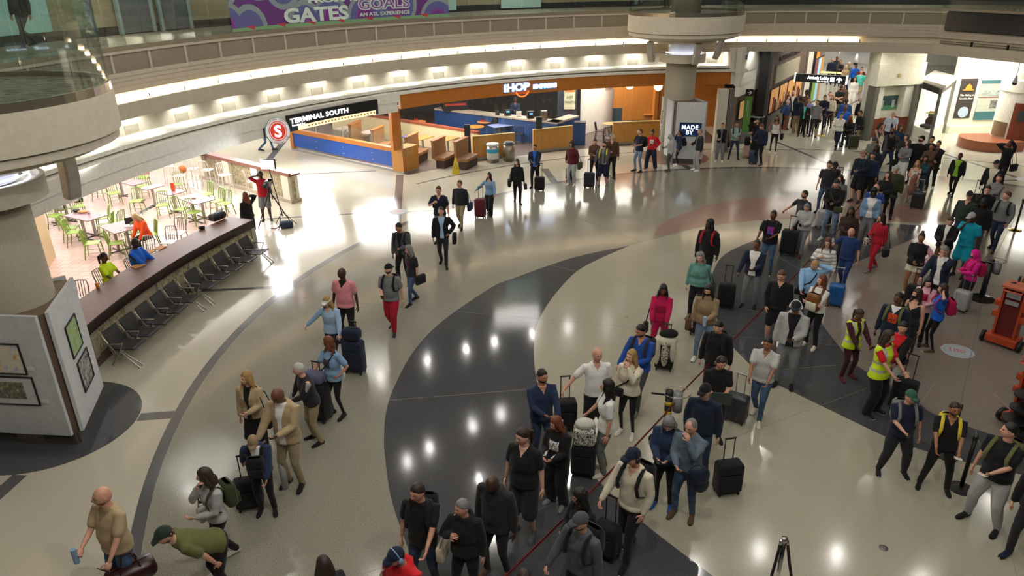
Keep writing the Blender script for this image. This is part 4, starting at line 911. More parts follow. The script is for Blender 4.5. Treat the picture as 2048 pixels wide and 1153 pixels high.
mb = MB(); wallseg(mb, c2b + n_*.12, c2a + n_*.12, -.12, .12, 1.0); build('stone_panel', mb, M_STONE, t)
mb = MB(); wallseg(mb, c2b - n_*.02, c2a - n_*.02, -.46, 0, .12); build('skirting', mb, MAT('taupe base', '#a89a88', .5), t)

def bench(A, B_, label):
    """five linked airport seats facing the hall"""
    A, B_ = np.array(A), np.array(B_); d = unit(B_ - A); L = np.linalg.norm(B_ - A); t = thing('airport_bench', label, 'bench', (A[0], A[1], 0), math.atan2(d[1], d[0]), 'linked black waiting seats')
    leather = MAT('black seat mesh', '#1c1c1f', .5, bmp=.3, bs=150); w = (L)/5
    part('beam', M_STEEL, t, ('b', (L/2, .0, .36), (L, .05, .05)))
    for k in range(5):
        x = w*(k + .5); s_ = MB()
        out = [np.array([(x - .235, y, z), (x + .235, y, z), (x + .235, y, z + .022), (x - .235, y, z + .022)]) for y, z in ((.14, .425), (.05, .405), (-.12, .40), (-.28, .425), (-.33, .415))]; s_.rings(out); build('seat', s_, leather, t)
        s_ = MB(); out = [np.array([(x - .235, y, z), (x + .235, y, z), (x + .235, y + .02, z), (x - .235, y + .02, z)]) for y, z in ((.14, .42), (.18, .52), (.23, .65), (.30, .81))]; s_.rings(out); build('backrest', s_, leather, t)
    for k in range(6):
        x = w*k; part('armrest', M_STEEL, t, ('t', [(x, .12, .36), (x, .18, .56)], [.014]*2), ('t', [(x, .22, .56), (x, -.14, .58)], [.018]*2), ('t', [(x, -.14, .58), (x, -.04, .37)], [.013]*2), ('t', [(x, .05, .36), (x, .28, .74)], [.012]*2))
    for x in (w*.15, L - w*.15):
        part('leg', M_STEEL, t, ('t', [(x - .02, 0, .36), (x - .06, -.38, .02)], [.016]*2), ('t', [(x + .02, 0, .36), (x + .06, -.38, .02)], [.016]*2), ('t', [(x, 0, .36), (x, .26, .02)], [.018]*2), ('c', (x - .06, -.38, 0), (x - .06, -.38, .02), .03), ('c', (x + .06, -.38, 0), (x + .06, -.38, .02), .03), ('c', (x, .26, 0), (x, .26, .02), .03))
    return t
bench((-8.47, 13.66), (-8.12, 16.62), 'row of five linked black seats nearest the kiosk')
bench((-8.06, 16.86), (-7.36, 19.86), 'second row of five linked black seats, ending beside the reporter')

# ---------------------------------------------------------------- food court chairs and tables
M_GREEN = MAT('lime green metal', '#7c9640', .35); M_GRN2 = MAT('lime seat', '#8fab50', .35); M_TBL = WOOD('mauve laminate', '#8d7478', .5, .3, 'X'); M_ALU = MAT('aluminium', '#a9a8a4', .35, .8)
def slatchair(label, p, rz, m1=None, m2=None, h=.45, group='green slat-back chairs in the food court', name='dining_chair', cat='chair'):
    m1, m2 = m1 or M_GREEN, m2 or M_GRN2; t = thing(name, label, cat, (p[0], p[1], 0), rz, group); w, d = .19, .19; k = h/.45
    s_ = MB(); s_.box((0, 0, h), (.40, .40, .03), bev=.014); build('seat', s_, m2, t)
    for sx in (-1, 1):
        part('leg', m1, t, ('t', [(sx*w*.9, -d*.9, h), (sx*w*(.9 + .12*k), -d*1.1, .0)], [.017, .015])); part('leg', m1, t, ('t', [(sx*w*.9, d*.9, h), (sx*w*(.9 + .12*k), d*1.35, .0)], [.017, .015]))
    P = [(-w*.92, d*.95, h), (-w*.95, d*1.25, h + .30), (-w*.8, d*1.42, h + .40), (0, d*1.46, h + .42), (w*.8, d*1.42, h + .40), (w*.95, d*1.25, h + .30), (w*.92, d*.95, h)]
    part('backrest', m1, t, ('t', P, [.016]*7), *[('t', [(x, d*.98, h + .01), (x, d*1.43, h + .41)], [.010]*2) for x in (-.09, -.03, .03, .09)])
    z = .22*k; part('stretcher', m1, t, ('t', [(-w, -d, z), (w, -d, z)], [.007]*2), ('t', [(-w, d*1.2, z), (w, d*1.2, z)], [.007]*2), ('t', [(-w, -d, z - .04), (-w, d*1.2, z - .04)], [.007]*2), ('t', [(w, -d, z - .04), (w, d*1.2, z - .04)], [.007]*2)); return t
def gtable(label, c, ax, w, d, two=False, top=None, h=.75, group='food court tables'):
    t = thing('dining_table', label, 'table', (c[0], c[1], 0), math.atan2(ax[1], ax[0]), group); s_ = MB(); s_.box((0, 0, h - .015), (w, d, .03), bev=.006); build('tabletop', s_, top or M_TBL, t)
    for x in ((-.17, .17) if two else (0,)):
        part('pedestal', M_ALU, t, ('b', (x, 0, h/2 - .01), (.07, .07, h - .03))); part('foot', MAT('dark foot', '#3c3a3a', .5), t, ('b', (x, 0, .015), (.04, d*.8, .03)), ('b', (x, 0, .015), (min(w*.8, .5), .04, .03)))
    return t
TB = [((85, 406), (119, 392), (155, 402), (110, 413), 1, 'mauve table at the far left, half under the gallery edge'), ((133, 430), (170, 418), (214, 431), (167, 444), 1, 'mauve table with a bowl and bread on it'),
      ((196, 453), (246, 442), (280, 454), (231, 468), 1, 'table with a white laptop where the person in orange sits'), ((217, 357), (236, 350), (261, 352), (236, 359), 0, 'small rose table furthest back in the food court'),
      ((243, 366), (270, 359), (300, 363), (264, 371), 0, 'small rose table second from the back'), ((277, 376), (312, 367), (330, 371), (292, 380), 0, 'small rose table third from the back'),
      ((319, 386), (346, 377), (375, 382), (337, 391), 0, 'small table with a red menu stand'), ((354, 396), (395, 386), (430, 399), (390, 409), 1, 'large square table near the counter end with scraps on it')]
TC = []
for a, b_, c_, d_, two, lab in TB:
    Pt = [G(*q, .75)[:2] for q in (a, b_, c_, d_)]; c = sum(Pt)/4; ax = unit((Pt[1] - Pt[0]) + (Pt[2] - Pt[3])); w = (np.linalg.norm(Pt[1] - Pt[0]) + np.linalg.norm(Pt[2] - Pt[3]))/2; d2 = (np.linalg.norm(Pt[2] - Pt[1]) + np.linalg.norm(Pt[3] - Pt[0]))/2
    TC.append(c); gtable(lab, c, ax, min(w, 1.2), min(d2, 1.25) , two)
CH = [((185, 486), -75, 'green chair in the front row, left of the two nearest the counter'), ((232, 486), -80, 'green chair in the front row, behind the man in the blue vest'), ((150, 464), -70, 'green chair by the pale wood wall, third from the front'),
      ((142, 455), -70, 'green chair overlapping its neighbour by the pale wood wall'), ((112, 431), -40, 'green chair tucked in by the left wall'), ((155, 413), -10, 'green chair behind the far left table'), ((125, 418), -30, 'green chair in front of the far left table'),
      ((205, 435), 100, 'green chair right of the table with the bowl'), ((232, 444), 130, 'green chair seen edge-on behind the laptop table'), ((198, 376), 60 - 120, 'green chair turned sideways under the gallery edge'), ((227, 386), -10, 'green chair facing us left of the small rose tables'),
      ((272, 402), 20, 'green chair in the open middle of the food court'), ((286, 355), 10, 'green chair with a pink card on its back'), ((325, 410), 10, 'green chair left of the menu stand table'), ((364, 418), -50, 'green chair at the near left side of the large square table'),
      ((388, 424), -40, 'green chair at the near right side of the large square table'), ((434, 402), 60, 'green chair at the right of the large square table'), ((449, 407), 40, 'green chair closest to the reporter'), ((356, 368), 15, 'green chair seen behind the menu stand'), ((412, 389), 60, 'green chair behind the large square table'),
      ((299, 469), 80, 'green chair the person in orange sits on'), ((266, 465), 150, 'green chair half hidden under the laptop table'), ((212, 450), 110, 'green chair pushed under the far side of the laptop table'), ((283, 372), 0, 'green chair between the small rose tables')]
for px, r_, lab in CH: q = G(*px, .45); slatchair(lab, q, Yaw(q, r_))
for px, r_, lab in (((338, 484), 30, 'bare metal chair at the counter, middle one'), ((356, 466), 30, 'bare metal chair at the counter, furthest one'), ((293, 505), 30, 'bare metal chair beside the man in the blue vest'), ((160, 600), 20, 'bare metal chair back beside the near kiosk')):
    q = G(*px, .45); slatchair(lab, q, Yaw(q, r_), M_ALU, M_ALU, group='aluminium chairs at the counter')
for px, r_, lab in (((337, 332), 170, 'white bar stool furthest left in the food court'), ((358, 352), -150, 'white bar stool with an orange bag on it'), ((385, 338), -150, 'white bar stool by the first cream pier'), ((414, 340), -150, 'white bar stool with its back to the stone panel'), ((449, 350), -20, 'white bar stool standing nearest the large table'), ((505, 362), -100, 'white bar stool behind the cameraman')):
    q = G(*px, .75); slatchair(lab, q, Yaw(q, r_), MAT('white metal', '#c9c4bc', .35), MAT('white seat', '#d6d0c8', .35), .75, 'white bar stools', 'bar_stool', 'stool')
def small(name, label, cat, p, *shapes, mat_=None, rz=0., smooth=False, group=None):
    t = thing(name, label, cat, p, rz, group); part('body', mat_, t, *shapes, smooth=smooth); return t
q = G(153, 424, .75); small('bowl', 'dark round bowl on the mauve table', 'bowl', q, ('e', (0, 0, .05), (.11, .11, .05)), mat_=M_BLACK, smooth=True)
q = G(166, 426, .75); small('bread_loaf', 'orange bread or wrap beside the dark bowl', 'bread', q, ('e', (0, 0, .04), (.17, .09, .045)), mat_=MAT('crust', '#c48a50', .7), smooth=True)
q = G(178, 428, .75); small('plastic_cup', 'clear pinkish plastic cup on the mauve table', 'cup', q, ('c', (0, 0, 0), (0, 0, .14), .035, .045), mat_=MAT('pale plastic', '#d8b4ac', .3))
q = G(262, 452, .75); t = thing('laptop', 'white laptop open in front of the person in orange', 'laptop', q, .3); part('keyboard_base', MAT('laptop white', '#dcdcdc', .4), t, ('b', (0, 0, .01), (.34, .24, .02))); part('screen', M_BLACK, t, ('b', (-.0, .13, .12), (.34, .012, .22)))
q = G(347, 382, .75); small('menu_stand', 'red menu stand on the small table', 'menu stand', q, ('b', (0, 0, .15), (.13, .05, .30), .01), mat_=MAT('red card', '#c8482a', .5))
q = G(387, 398, .75); small('paper_scraps', 'crumpled brown scraps on the large square table', 'scraps', q, ('b', (0, 0, .012), (.14, .08, .024), .01), mat_=MAT('brown paper', '#7a5a44', .8))
q = G(290, 344, .9); small('table_card', 'pink card propped on a chair back', 'card', q, ('b', (0, 0, 0), (.30, .02, .22)), mat_=MAT('pink card', '#b8848a', .6), rz=.4)
# bag, tray, food and cup on the counter
for px, lab, m_, s_ in (((297, 506), 'tan paper food tray on the counter beside the blue vest, left', '#b98a58', (.30, .22, .02)), ((320, 497)[:2], 'tan paper food tray further along the counter', '#c09868', (.30, .22, .02))):
    q = G(*px, 1.07); small('food_tray', lab, 'tray', q, ('b', (0, 0, .012), s_, .005), mat_=MAT('kraft paper', m_, .8), rz=1.3)
q = G(277, 533, 1.07); small('food_tray', 'tan paper food tray nearest the woman in the yellow vest', 'tray', q, ('b', (0, 0, .012), (.30, .22, .02), .005), mat_=MAT('kraft paper', '#c09868', .8), rz=1.0)
q = G(196, 577, 1.07); small('paper_cup', 'orange cup standing on the near end of the counter', 'cup', q, ('c', (0, 0, 0), (0, 0, .13), .036, .045), mat_=MAT('orange cup', '#d8801e', .5))
q = G(436, 440, 1.07); t = thing('equipment_bag', 'black camera bag with strap on the end of the counter', 'bag', q, 1.2); part('body', M_BLACK, t, ('b', (0, 0, .12), (.50, .28, .24), .08)); part('strap', MAT('grey strap', '#8a8a8e', .6), t, ('t', [(-.2, 0, .2), (-.1, -.12, .30), (.1, -.12, .30), (.22, 0, .2)], [.012]*4))
q = G(404, 459, 1.07); small('camera_lens', 'short black camera lens lying on the counter', 'lens', q, ('c', (-.08, 0, .05), (.08, 0, .05), .05), mat_=M_BLACK)
q = G(396, 311, 1.1); t = thing('backpack', 'dark backpack lying on the far end of the straight counter', 'backpack', q, .3); part('body', MAT('dark grey pack', '#35383e', .8), t, ('b', (0, 0, .10), (.62, .40, .2), .08)); part('strap', M_BLACK, t, ('t', [(-.2, -.2, .15), (-.4, -.25, .1), (-.5, -.1, .05)], [.02]*3))
q = G(366, 345, .78); small('shoulder_bag', 'orange-brown bag slumped on a white bar stool', 'bag', q, ('e', (0, 0, .12), (.16, .12, .15)), mat_=MAT('tan leather', '#b0602e', .6), smooth=True)
# end wall of the food court with its sconce, litter bins
w0, w1 = np.array([-13.75, 20.4]), np.array([-12.35, 16.3]); mb = MB(); wallseg(mb, w1, w0, .3, .0, 3.45); struct('wall_left', mb, [M_PALEW])
q = w0 + (w1 - w0)*.42 + [.06, .02]; t = thing('wall_sconce', 'glowing wall sconce on the pale wood wall beside the column', 'lamp', (q[0], q[1], 1.72), 0); part('bracket', M_STEEL, t, ('b', (0, 0, 0), (.06, .08, .1))); part('shade', EMIT('sconce glow', (1, .85, .6), 30), t, ('e', (.10, 0, .05), (.07, .07, .09)), smooth=True)
lamp('POINT', (q[0] + .3, q[1], 1.85), 45, (1, .82, .58), .08)
q = G(136, 585, 0); t = thing('trash_bin', 'round brushed steel litter bin with black opening, heaped with trays', 'bin', (-11.05, 15.6, 0), -1.2)
mb = MB(); lathe(mb, (0, 0, 0), [(.27, 0), (.27, 1.02), (.25, 1.04), (.22, 1.04)], 32); build('shell', mb, M_STEEL, t, True); mb = MB(); mb.box((0, -.262, .82), (.26, .03, .18), bev=.01); build('opening', mb, M_BLACK, t)
small('tray_stack', 'pile of brown and black trays on top of the steel litter bin', 'trays', (-11.05, 15.6, 1.04), ('b', (0, 0, .04), (.40, .34, .08), .02), ('b', (.05, .03, .11), (.36, .30, .05), .02), mat_=MAT('tray brown', '#9a6a48', .6))
t = thing('wood_cabinet', 'low wood cabinet half hidden behind the near kiosk', 'cabinet', (-10.1, 13.6, 0)); part('body', M_DKWOOD, t, ('b', (0, 0, .55), (.7, .6, 1.1), .01))

# ---------------------------------------------------------------- restaurant front
pl, pc, pr = G(583, 300)[:2], G(808, 348)[:2], G(838, 338)[:2]
t = thing('planter_partition', 'low blue-panelled partition with orange wood frame at the restaurant corner', 'partition'); u_ = unit(pl - pc); n_ = np.array([u_[1], -u_[0]]); L = np.linalg.norm(pl - pc)
for nm, m_, z0, z1, a0, a1, th in (('top_rail', M_ORANGE, .84, 1.02, 0, L, .22), ('blue_panel', M_BLUE, .20, .86, .12, L - .10, .08), ('end_post', M_ORANGE, .10, .86, L - .22, L, .2), ('end_post', M_ORANGE, .06, .86, 0, .16, .2), ('plinth', MAT('grey plinth', '#8f8d88', .5), 0, .08, 0, L, .16)):
    mb = MB(); wallseg(mb, pc + u_*a0 + n_*.04*(nm == 'blue_panel'), pc + u_*a1 + n_*.04*(nm == 'blue_panel'), -th, z0, z1); build(nm, mb, m_, t)
for f in (.25, .5, .75):
    q = pc + u_*L*f
    for z in (.34, .62):
        for dx in (-.03, .03): q2 = q + u_*dx - n_*.0; part('bolt', M_CHROME, t, ('c', (q2[0] + n_[0]*.04, q2[1] + n_[1]*.04, z), (q2[0] + n_[0]*.025, q2[1] + n_[1]*.025, z), .014))
t = thing('wood_end_block', 'solid orange wood end block of the restaurant partition', 'partition'); u2 = unit(pr - pc); mb = MB(); wallseg(mb, pc, pr + u2*.02, .62, .06, 1.04); build('block', mb, M_MAPLE, t); mb = MB(); wallseg(mb, pc, pr, .6, 0, .06); build('plinth', mb, MAT('grey plinth', '#8f8d88', .5), t)
t = thing('glass_screen', 'low clear glass screen on top of the blue partition', 'glass screen')
for k in range(4): mb = MB(); wallseg(mb, pc + u_*(L*k/4 + .05) - n_*(-.1), pc + u_*(L*(k + 1)/4 - .03) + n_*.1, -.012, 1.02, 1.52); build('pane', mb, GB, t)
for k in range(5): q = pc + u_*(.05 + (L - .1)*k/4) + n_*.1; part('clip', M_CHROME, t, ('b', (q[0], q[1], 1.26), (.03, .03, .5)))
a_ = azx(790, 21.35, 2.0); q = pol(21.35, a_); t = thing('wood_pillar', 'orange wood pillar at the corner where the restaurant fascia begins', 'pillar', (q[0], q[1], 0), math.radians(a_)); part('shaft', M_ORANGE, t, ('b', (0, 0, 1.9), (.2, .42, 1.78)))
q = pol(20.62, a_ + 2.6); mb = MB(); mb.box((q[0], q[1], 3.1), (.3, 1.1, .75), R=rotz(math.radians(a_ + 2.6))); struct('trim_6', mb, [M_WHITE])
def woodpanel(p0, p1, label):
    a, b_ = np.array(p0[:2]), np.array(p1[:2]); t = thing('wood_partition', label, 'partition'); mb = MB(); wallseg(mb, a, b_, .12, .10, 1.04); build('panel', mb, M_MAPLE, t); mb = MB(); wallseg(mb, a, b_, .14, 1.04, 1.07); build('cap', mb, MAT('cream cap', '#c8a25e', .4), t)
    mb = MB(); wallseg(mb, a, b_, .10, 0, .10); build('plinth', mb, MAT('stone plinth', '#8d8a7c', .5), t)
woodpanel(G(947, 321), G(1030, 313), 'golden wood partition behind the two litter bins'); woodpanel(G(1067, 306), G(1145, 297), 'golden wood partition between the two restaurant entrances'); woodpanel(G(1225, 290), G(1318, 286), 'golden wood partition left of the central kiosk')
def pane(a0, a1, label, z0=1.08, z1=2.82, r=20.62):
    t = thing('glass_screen', label, 'glass screen'); curved_panel('pane', a0, a1, r, z0, z1, [GB], .02, par=t); return t
for x0, x1, lab in ((948, 1030, 'tall clear glass pane above the partition behind the bins'), (1068, 1145, 'tall clear glass pane above the middle wood partition'), (1225, 1318, 'tall clear glass pane above the partition by the kiosk')): pane(azx(x0, 20.6, 2.), azx(x1, 20.6, 2.), lab)
t = pane(azx(800, 20.6, 2.), azx(822, 20.6, 2.), 'glass pane with blue opening-hours lettering at the corner', .9); 
for z, s_ in ((1.65, 'IHOP'), (1.9, ''), (1.4, '')): s_ and lettering('lettering', s_, .12, EMIT('blue glow', '#3a6fd0', .8), t, lambda u, v, w: np.array(pol(20.6, azx(803, 20.6, 1.8) - math.degrees(u/20.6), z + v)), .004, .002)
def post(x, y, h, label):
    q = G(x, y); t = thing('dark_post', label, 'post', q); part('post', MAT('charcoal laminate', '#25282e', .5), t, ('b', (0, 0, h/2), (.26, .14, h)))
post(937, 323, 1.62, 'dark charcoal post left of the partition behind the bins'); q = G(1076, 306); t = thing('dark_post', 'dark charcoal post rising behind the middle wood partition', 'post', (q[0] + .05, q[1] + .25, 0)); part('post', MAT('charcoal laminate', '#25282e', .5), t, ('b', (0, 0, .8), (.28, .14, 1.6)))
q = G(1150, 291); t = thing('hostess_stand', 'dark blue stand at the restaurant entrance', 'stand', (q[0] + .25, q[1] + .25, 0), -.1); part('cabinet', M_NAVY, t, ('b', (0, 0, .52), (.52, .45, 1.04), .01)); part('top', MAT('dark top', '#20252c', .4), t, ('b', (0, 0, 1.06), (.56, .5, .04)))
# lit signs
def arcf(r, a0, z): return lambda u, v, w: np.array(pol(r - w, a0 - math.degrees(u/r), z + v))
WL, BL = EMIT('sign white', '#e8f4ff', 5), EMIT('sign blue edge', '#3f86ff', 2.5)
t = thing('shop_sign', 'glowing white and blue IHOP EXPRESS sign with orange smile on the wood fascia', 'sign'); aa = azx(1009, 20.4, 3.0)
for s_, u0, z, sz, wd in (('IHOP', 0, 2.98, .42, 1.25), ('EXPRESS', 1.42, 3.01, .22, 1.15)):
    f0 = arcf(20.45, aa - math.degrees(u0/20.45), z)
    lettering('lettering_edge', s_, sz, BL, t, lambda u, v, w: f0(u - .008, v - .008, w), .02, .03, 0, wd + .016); lettering('lettering', s_, sz, WL, t, lambda u, v, w: f0(u, v, w + .015), .012, .012, 0, wd)
mb = MB(); mb.tube([arcf(20.38, aa, 0)(.86 + .30*math.cos(q), 2.98 + .26*math.sin(q), 0) for q in np.linspace(math.pi*1.08, math.pi*1.92, 14)], [.028]*14, 8); build('smile', mb, EMIT('smile orange', '#ff5a20', 3), t, True)
t = thing('direction_sign', 'long black TERMINAL SOUTH sign with a lit yellow strip under the gallery', 'sign'); b0, b1 = azx(577, 20.3, 3.1), azx(756, 20.3, 3.1)
curved_panel('board', b0, b1, 20.30, 2.96, 3.34, [M_BLACK], .12, par=t); curved_panel('yellow_strip', b0 - 1.2, b1 + .3, 20.32, 2.80, 2.96, [EMIT('warm strip', '#ffdcae', 1.3)], .10, par=t); curved_panel('end_cap', b0, b0 - 1.1, 20.31, 2.80, 2.96, [MAT('navy end', '#22354a', .4)], .10, par=t); curved_panel('end_cap', b1 + .3, b1, 20.31, 2.80, 2.96, [MAT('navy end', '#22354a', .4)], .10, par=t)
Lw = math.radians(b0 - b1)*20.3; lettering('lettering', 'TERMINAL SOUTH', .23, EMIT('sign plain white', '#eef4f4', 3), t, lambda u, v, w: arcf(20.28, b0 - .2, 3.07)(u, v, w), .01, .006, 0, Lw*.64, 1.1); lettering('caption', 'Terminal Sur', .10, EMIT('sign plain white', '#eef4f4', 3), t, lambda u, v, w: arcf(20.28, b0 - .3, 2.965)(u, v, w), .01, -.001, 0, Lw*.15)
[curved_panel('strip_mark', b0 - 2.4 - k*.42, b0 - 2.62 - k*.42, 20.315, 2.85, 2.91, [MAT('strip letters', '#d8a860', .5)], .01, par=t) for k in range(22)]
c = np.array(pol(20.1, azx(556, 20.1, 2.95))[:2]); cz = 2.98; dirr = unit(-np.array([c[0] - 2, c[1] - 0.])); ax = np.array([-dirr[1], dirr[0], 0]); ax = -ax if ax[0] < 0 else ax; fr = lambda u, v, w: np.array([c[0], c[1], cz]) + ax*u + np.array([0, 0, 1])*v + np.array([dirr[0], dirr[1], 0])*w
t = thing('round_sign', 'round white sign with a red disc and a big white S', 'sign')
def dsk(r, w0, w1, name, m_, r0=0.001, sx=.88):
    mb = MB(); mb.rings([np.array([fr(rr*math.cos(q)*sx, rr*math.sin(q), w) for q in np.linspace(0, 2*math.pi, 40, endpoint=False)]) for rr, w in ((r0, w0), (r, w0), (r, w1), (r0, w1), (r0, w0))], 0, False); build(name, mb, m_, t)
part('bracket', M_STEEL, t, ('b', tuple(fr(0, .1, -.3)), (.06, .5, .06))); dsk(.44, -.10, 0, 'rim', MAT('pale aqua rim', '#9fc0c0', .4)); dsk(.43, 0, .01, 'face', EMIT('sign face', '#dfe4e4', .35)); dsk(.33, .01, .02, 'red_disc', EMIT('sign red', '#c83c2c', .5)); dsk(.30, .02, .024, 'ring', EMIT('sign face', '#dfe4e4', .35), .275)
lettering('lettering', 'S', .52, EMIT('sign plain white', '#eef4f4', 3), t, lambda u, v, w: fr(u, v - .18, w + .03), .01, .012, .5)
for s_, q0 in (('TERMINAL SOUTH', 2.6), ('TERMINAL SUR', 5.6)):
    for i, ch in enumerate(s_):
        if ch == ' ': continue
        q_ = q0 - i*.15 if q0 < 4 else q0 - (len(s_) - i)*.13 + .2; lettering('ring_letter', ch, .085, MAT('sign red letters', '#b83a2c', .5), t, lambda u, v, w: fr((.365 + v)*math.cos(q_) * .88 + u*math.sin(q_), (.365 + v)*math.sin(q_) - u*math.cos(q_), w + .016), .006, 0, .5)
t = thing('hanging_sign', 'small dark sign box hanging left of the round S sign', 'sign', tuple(np.array(pol(20.6, azx(530, 20.6, 2.95), 2.95)))); part('box', M_BLACK, t, ('b', (0, 0, 0), (.12, .5, .34)))
# litter bins, wet floor sign
def bin_(px, label, blue):
    q = G(*px); t = thing('trash_bin', label, 'bin', (q[0], q[1], 0), Yaw(q)); mb = MB(); lathe(mb, (0, 0, 0), [(.26, 0), (.26, .78)], 28); build('shell', mb, M_STEEL if blue else MAT('satin beige steel', '#8f8776', .35, .6), t, True)
    if blue:
        mb = MB(); lathe(mb, (0, 0, 0), [(.27, .18), (.275, .18), (.275, .62), (.27, .62)], 28); build('label_band', mb, MAT('band white', '#c6c8c0', .5), t); mb = MB(); lathe(mb, (0, 0, 0), [(.276, .44), (.28, .44), (.28, .60), (.276, .60)], 28); build('blue_band', mb, MAT('band blue', '#3f9cc0', .5), t)
        mb = MB(); lathe(mb, (0, 0, 0), [(.27, .74), (.29, .78), (.27, .82), (.10, .83)], 28); build('lid', mb, MAT('lid white', '#c9ccce', .3), t)
    else: mb = MB(); lathe(mb, (0, 0, 0), [(.27, .72), (.28, .76), (.20, .84), (.10, .84)], 28); build('lid', mb, MAT('lid dark', '#3a3f42', .35), t)
bin_((986, 324), 'round steel bin with blue and white band, left of the pair', True); bin_((1018, 321), 'plain steel bin with dark ring lid, right of the pair', False)
q = G(912, 347); t = thing('wet_floor_sign', 'yellow wet floor A-frame sign standing on the open floor', 'sign', (q[0], q[1], 0), Yaw(q, 5))
for s_ in (-1, 1):
    mb = MB(); out = [np.array([(-w_, s_*y_ - .008, z), (w_, s_*y_ - .008, z), (w_, s_*y_ + .008, z), (-w_, s_*y_ + .008, z)]) for w_, y_, z in ((.15, .16, 0), (.12, .11, .25), (.035, .015, .64), (.02, .01, .66))]; mb.rings(out); build('board', mb, MAT('safety yellow', '#c9b020', .4), t)
mb = MB(); mb.rings([np.array([(-.075, -.112 - w, .24), (.075, -.112 - w, .24), (0, -.055 - w, .46)]) for w in (0, .02)]); build('warning_triangle', mb, MAT('warning outline', '#3a3410', .5), t)
mb = MB(); mb.rings([np.array([(-.055, -.122 - w, .255), (.055, -.122 - w, .255), (0, -.072 - w, .42)]) for w in (0, .02)]); build('triangle_face', mb, MAT('safety yellow', '#c9b020', .4), t)

# ---------------------------------------------------------------- inside the restaurant
M_BOOTH = WOOD('booth vinyl', '#8a6038', .5, .45)
def booth(px, label, rz, z=.45):
    q = G(*px, z); t = thing('booth_bench', label, 'booth', (q[0], q[1], 0), rz, 'brown restaurant booths'); part('seat', M_BOOTH, t, ('b', (0, -.25, .42), (1.1, .5, .14), .02)); part('base', MAT('dark base', '#3a2a22', .6), t, ('b', (0, -.25, .2), (1.0, .4, .36)))
    part('backrest', M_BOOTH, t, ('b', (0, .05, .78), (1.1, .14, .75), .03)); part('cap', WOOD('booth cap', '#a06838', .5, .4), t, ('b', (0, .05, 1.17), (1.14, .18, .05))); return t
for px, lab in (((880, 304), 'brown booth bench nearest the wet floor sign'), ((925, 306), 'brown booth bench partly behind the dark post'), ((826, 296), 'brown booth bench just behind the wood end block'), ((757, 266), 'brown booth back seen over the glass screen, right one'), ((712, 255), 'brown booth back seen over the glass screen, left one')): z_ = .95 if px[0] < 800 else .6; q = G(*px, z_); booth(px, lab, Yaw(q, -62), z_)
A, B_ = G(820, 243, 1.1)[:2], G(945, 263, 1.1)[:2]; d_ = unit(B_ - A); A2 = A - d_*6; t = thing('booth_divider', 'long cream divider with a red-brown cap behind the booths', 'divider'); mb = MB(); wallseg(mb, A2, B_ + d_*.3, .12, .0, 1.02); build('panel', mb, MAT('cream vinyl', '#c4b48c', .6), t); mb = MB(); wallseg(mb, A2 - [0, .03], B_ + d_*.3 - [0, .03], .2, 1.02, 1.12); build('cap', mb, WOOD('cap brown', '#8a4a34', .5, .3, 'X'), t)
for px, r_, lab, c_ in (((845, 275), .62, 'brown restaurant table between the booths', '#a8743c'), ((895, 277), .62, 'brown restaurant table behind the wet floor sign', '#a8743c')): q = G(*px, .75); gtable(lab, q, (math.cos(1), math.sin(1)), 1.0, .62, False, WOOD('honey laminate', c_, .5), group='restaurant tables')
def rtable(px, label, c_='#c07a34', r=.40, z=.76):
    q = G(*px, z); t = thing('round_table', label, 'table', (q[0], q[1], 0), 0, 'round restaurant tables'); mb = MB(); lathe(mb, (0, 0, z - .03), [(.01, 0), (r, 0), (r, .03), (.01, .03)], 28); build('tabletop', mb, MAT('table ' + c_, c_, .35), t); part('pedestal', M_ALU, t, ('c', (0, 0, 0), (0, 0, z - .03), .04)); part('foot', M_ALU, t, ('c', (0, 0, 0), (0, 0, .03), .22)); return q
for px, lab, c_ in (((911, 231), 'round orange table in front of the display case', '#c88040'), ((970, 243), 'round orange table with condiments by the hooded diner', '#c88850'), ((952, 253), 'round orange table behind the dark post', '#c07a34'), ((690, 256), 'round white table behind the glass screen, left', '#d0b8b0'), ((739, 264), 'round white table behind the glass screen, right', '#d0b8b0'), ((836, 243), 'round table beside the booth divider', '#c88850')):
    q = rtable(px, lab, c_)
    if c_ in ('#c88040', '#c88850'): t = small('condiment_tray', 'red condiment tray on the ' + lab.replace('round', 'round', 1), 'condiments', (q[0] - .1, q[1], .76), ('b', (0, 0, .04), (.22, .14, .08), .01), ('c', (.05, 0, .08), (.05, 0, .16), .02), ('c', (-.05, 0, .08), (-.05, 0, .18), .02), mat_=MAT('condiment red', '#9a2a1e', .5))
for px, r_, w_, lab in (((1000, 250), .5, 1.0, 'pale lilac square table behind the litter bins'), ((1035, 247), .5, .8, 'pale lilac square table at the first entrance')): q = G(*px, .76); gtable(lab, q, (math.cos(r_), math.sin(r_)), w_, w_*.8, False, MAT('lilac top', '#8c94c4', .3), group='lilac tables')
AL = MAT('satin chair metal', '#b8b4a8', .3, .5); DKC = MAT('dark metal chair', '#3a3634', .4, .5)
for px, r_, m_, lab in (((893, 237), -80, AL, 'metal chair left of the first orange table'), ((924, 240), 90, AL, 'metal chair right of the first orange table'), ((955, 250), -60, AL, 'metal chair left of the hooded diner table'), ((1001, 253), 20, AL, 'metal chair beside the hooded diner'), ((1028, 252), -100, AL, 'metal chair behind the lilac table'), ((1050, 262), 70, DKC, 'dark metal chair at the first entrance'), ((1038, 268), 170, DKC, 'dark metal chair with its back to us at the first entrance'),
                        ((1200, 262), -80, DKC, 'dark metal chair against the white restaurant wall'), ((1215, 270), 180, DKC, 'dark bar chair in front of the white restaurant wall')): q = G(*px, .45); slatchair(lab, q, Yaw(q, r_), m_, m_, group='metal restaurant chairs')
q = rtable((1222, 247), 'small round table beside the dark chairs', '#b88858')
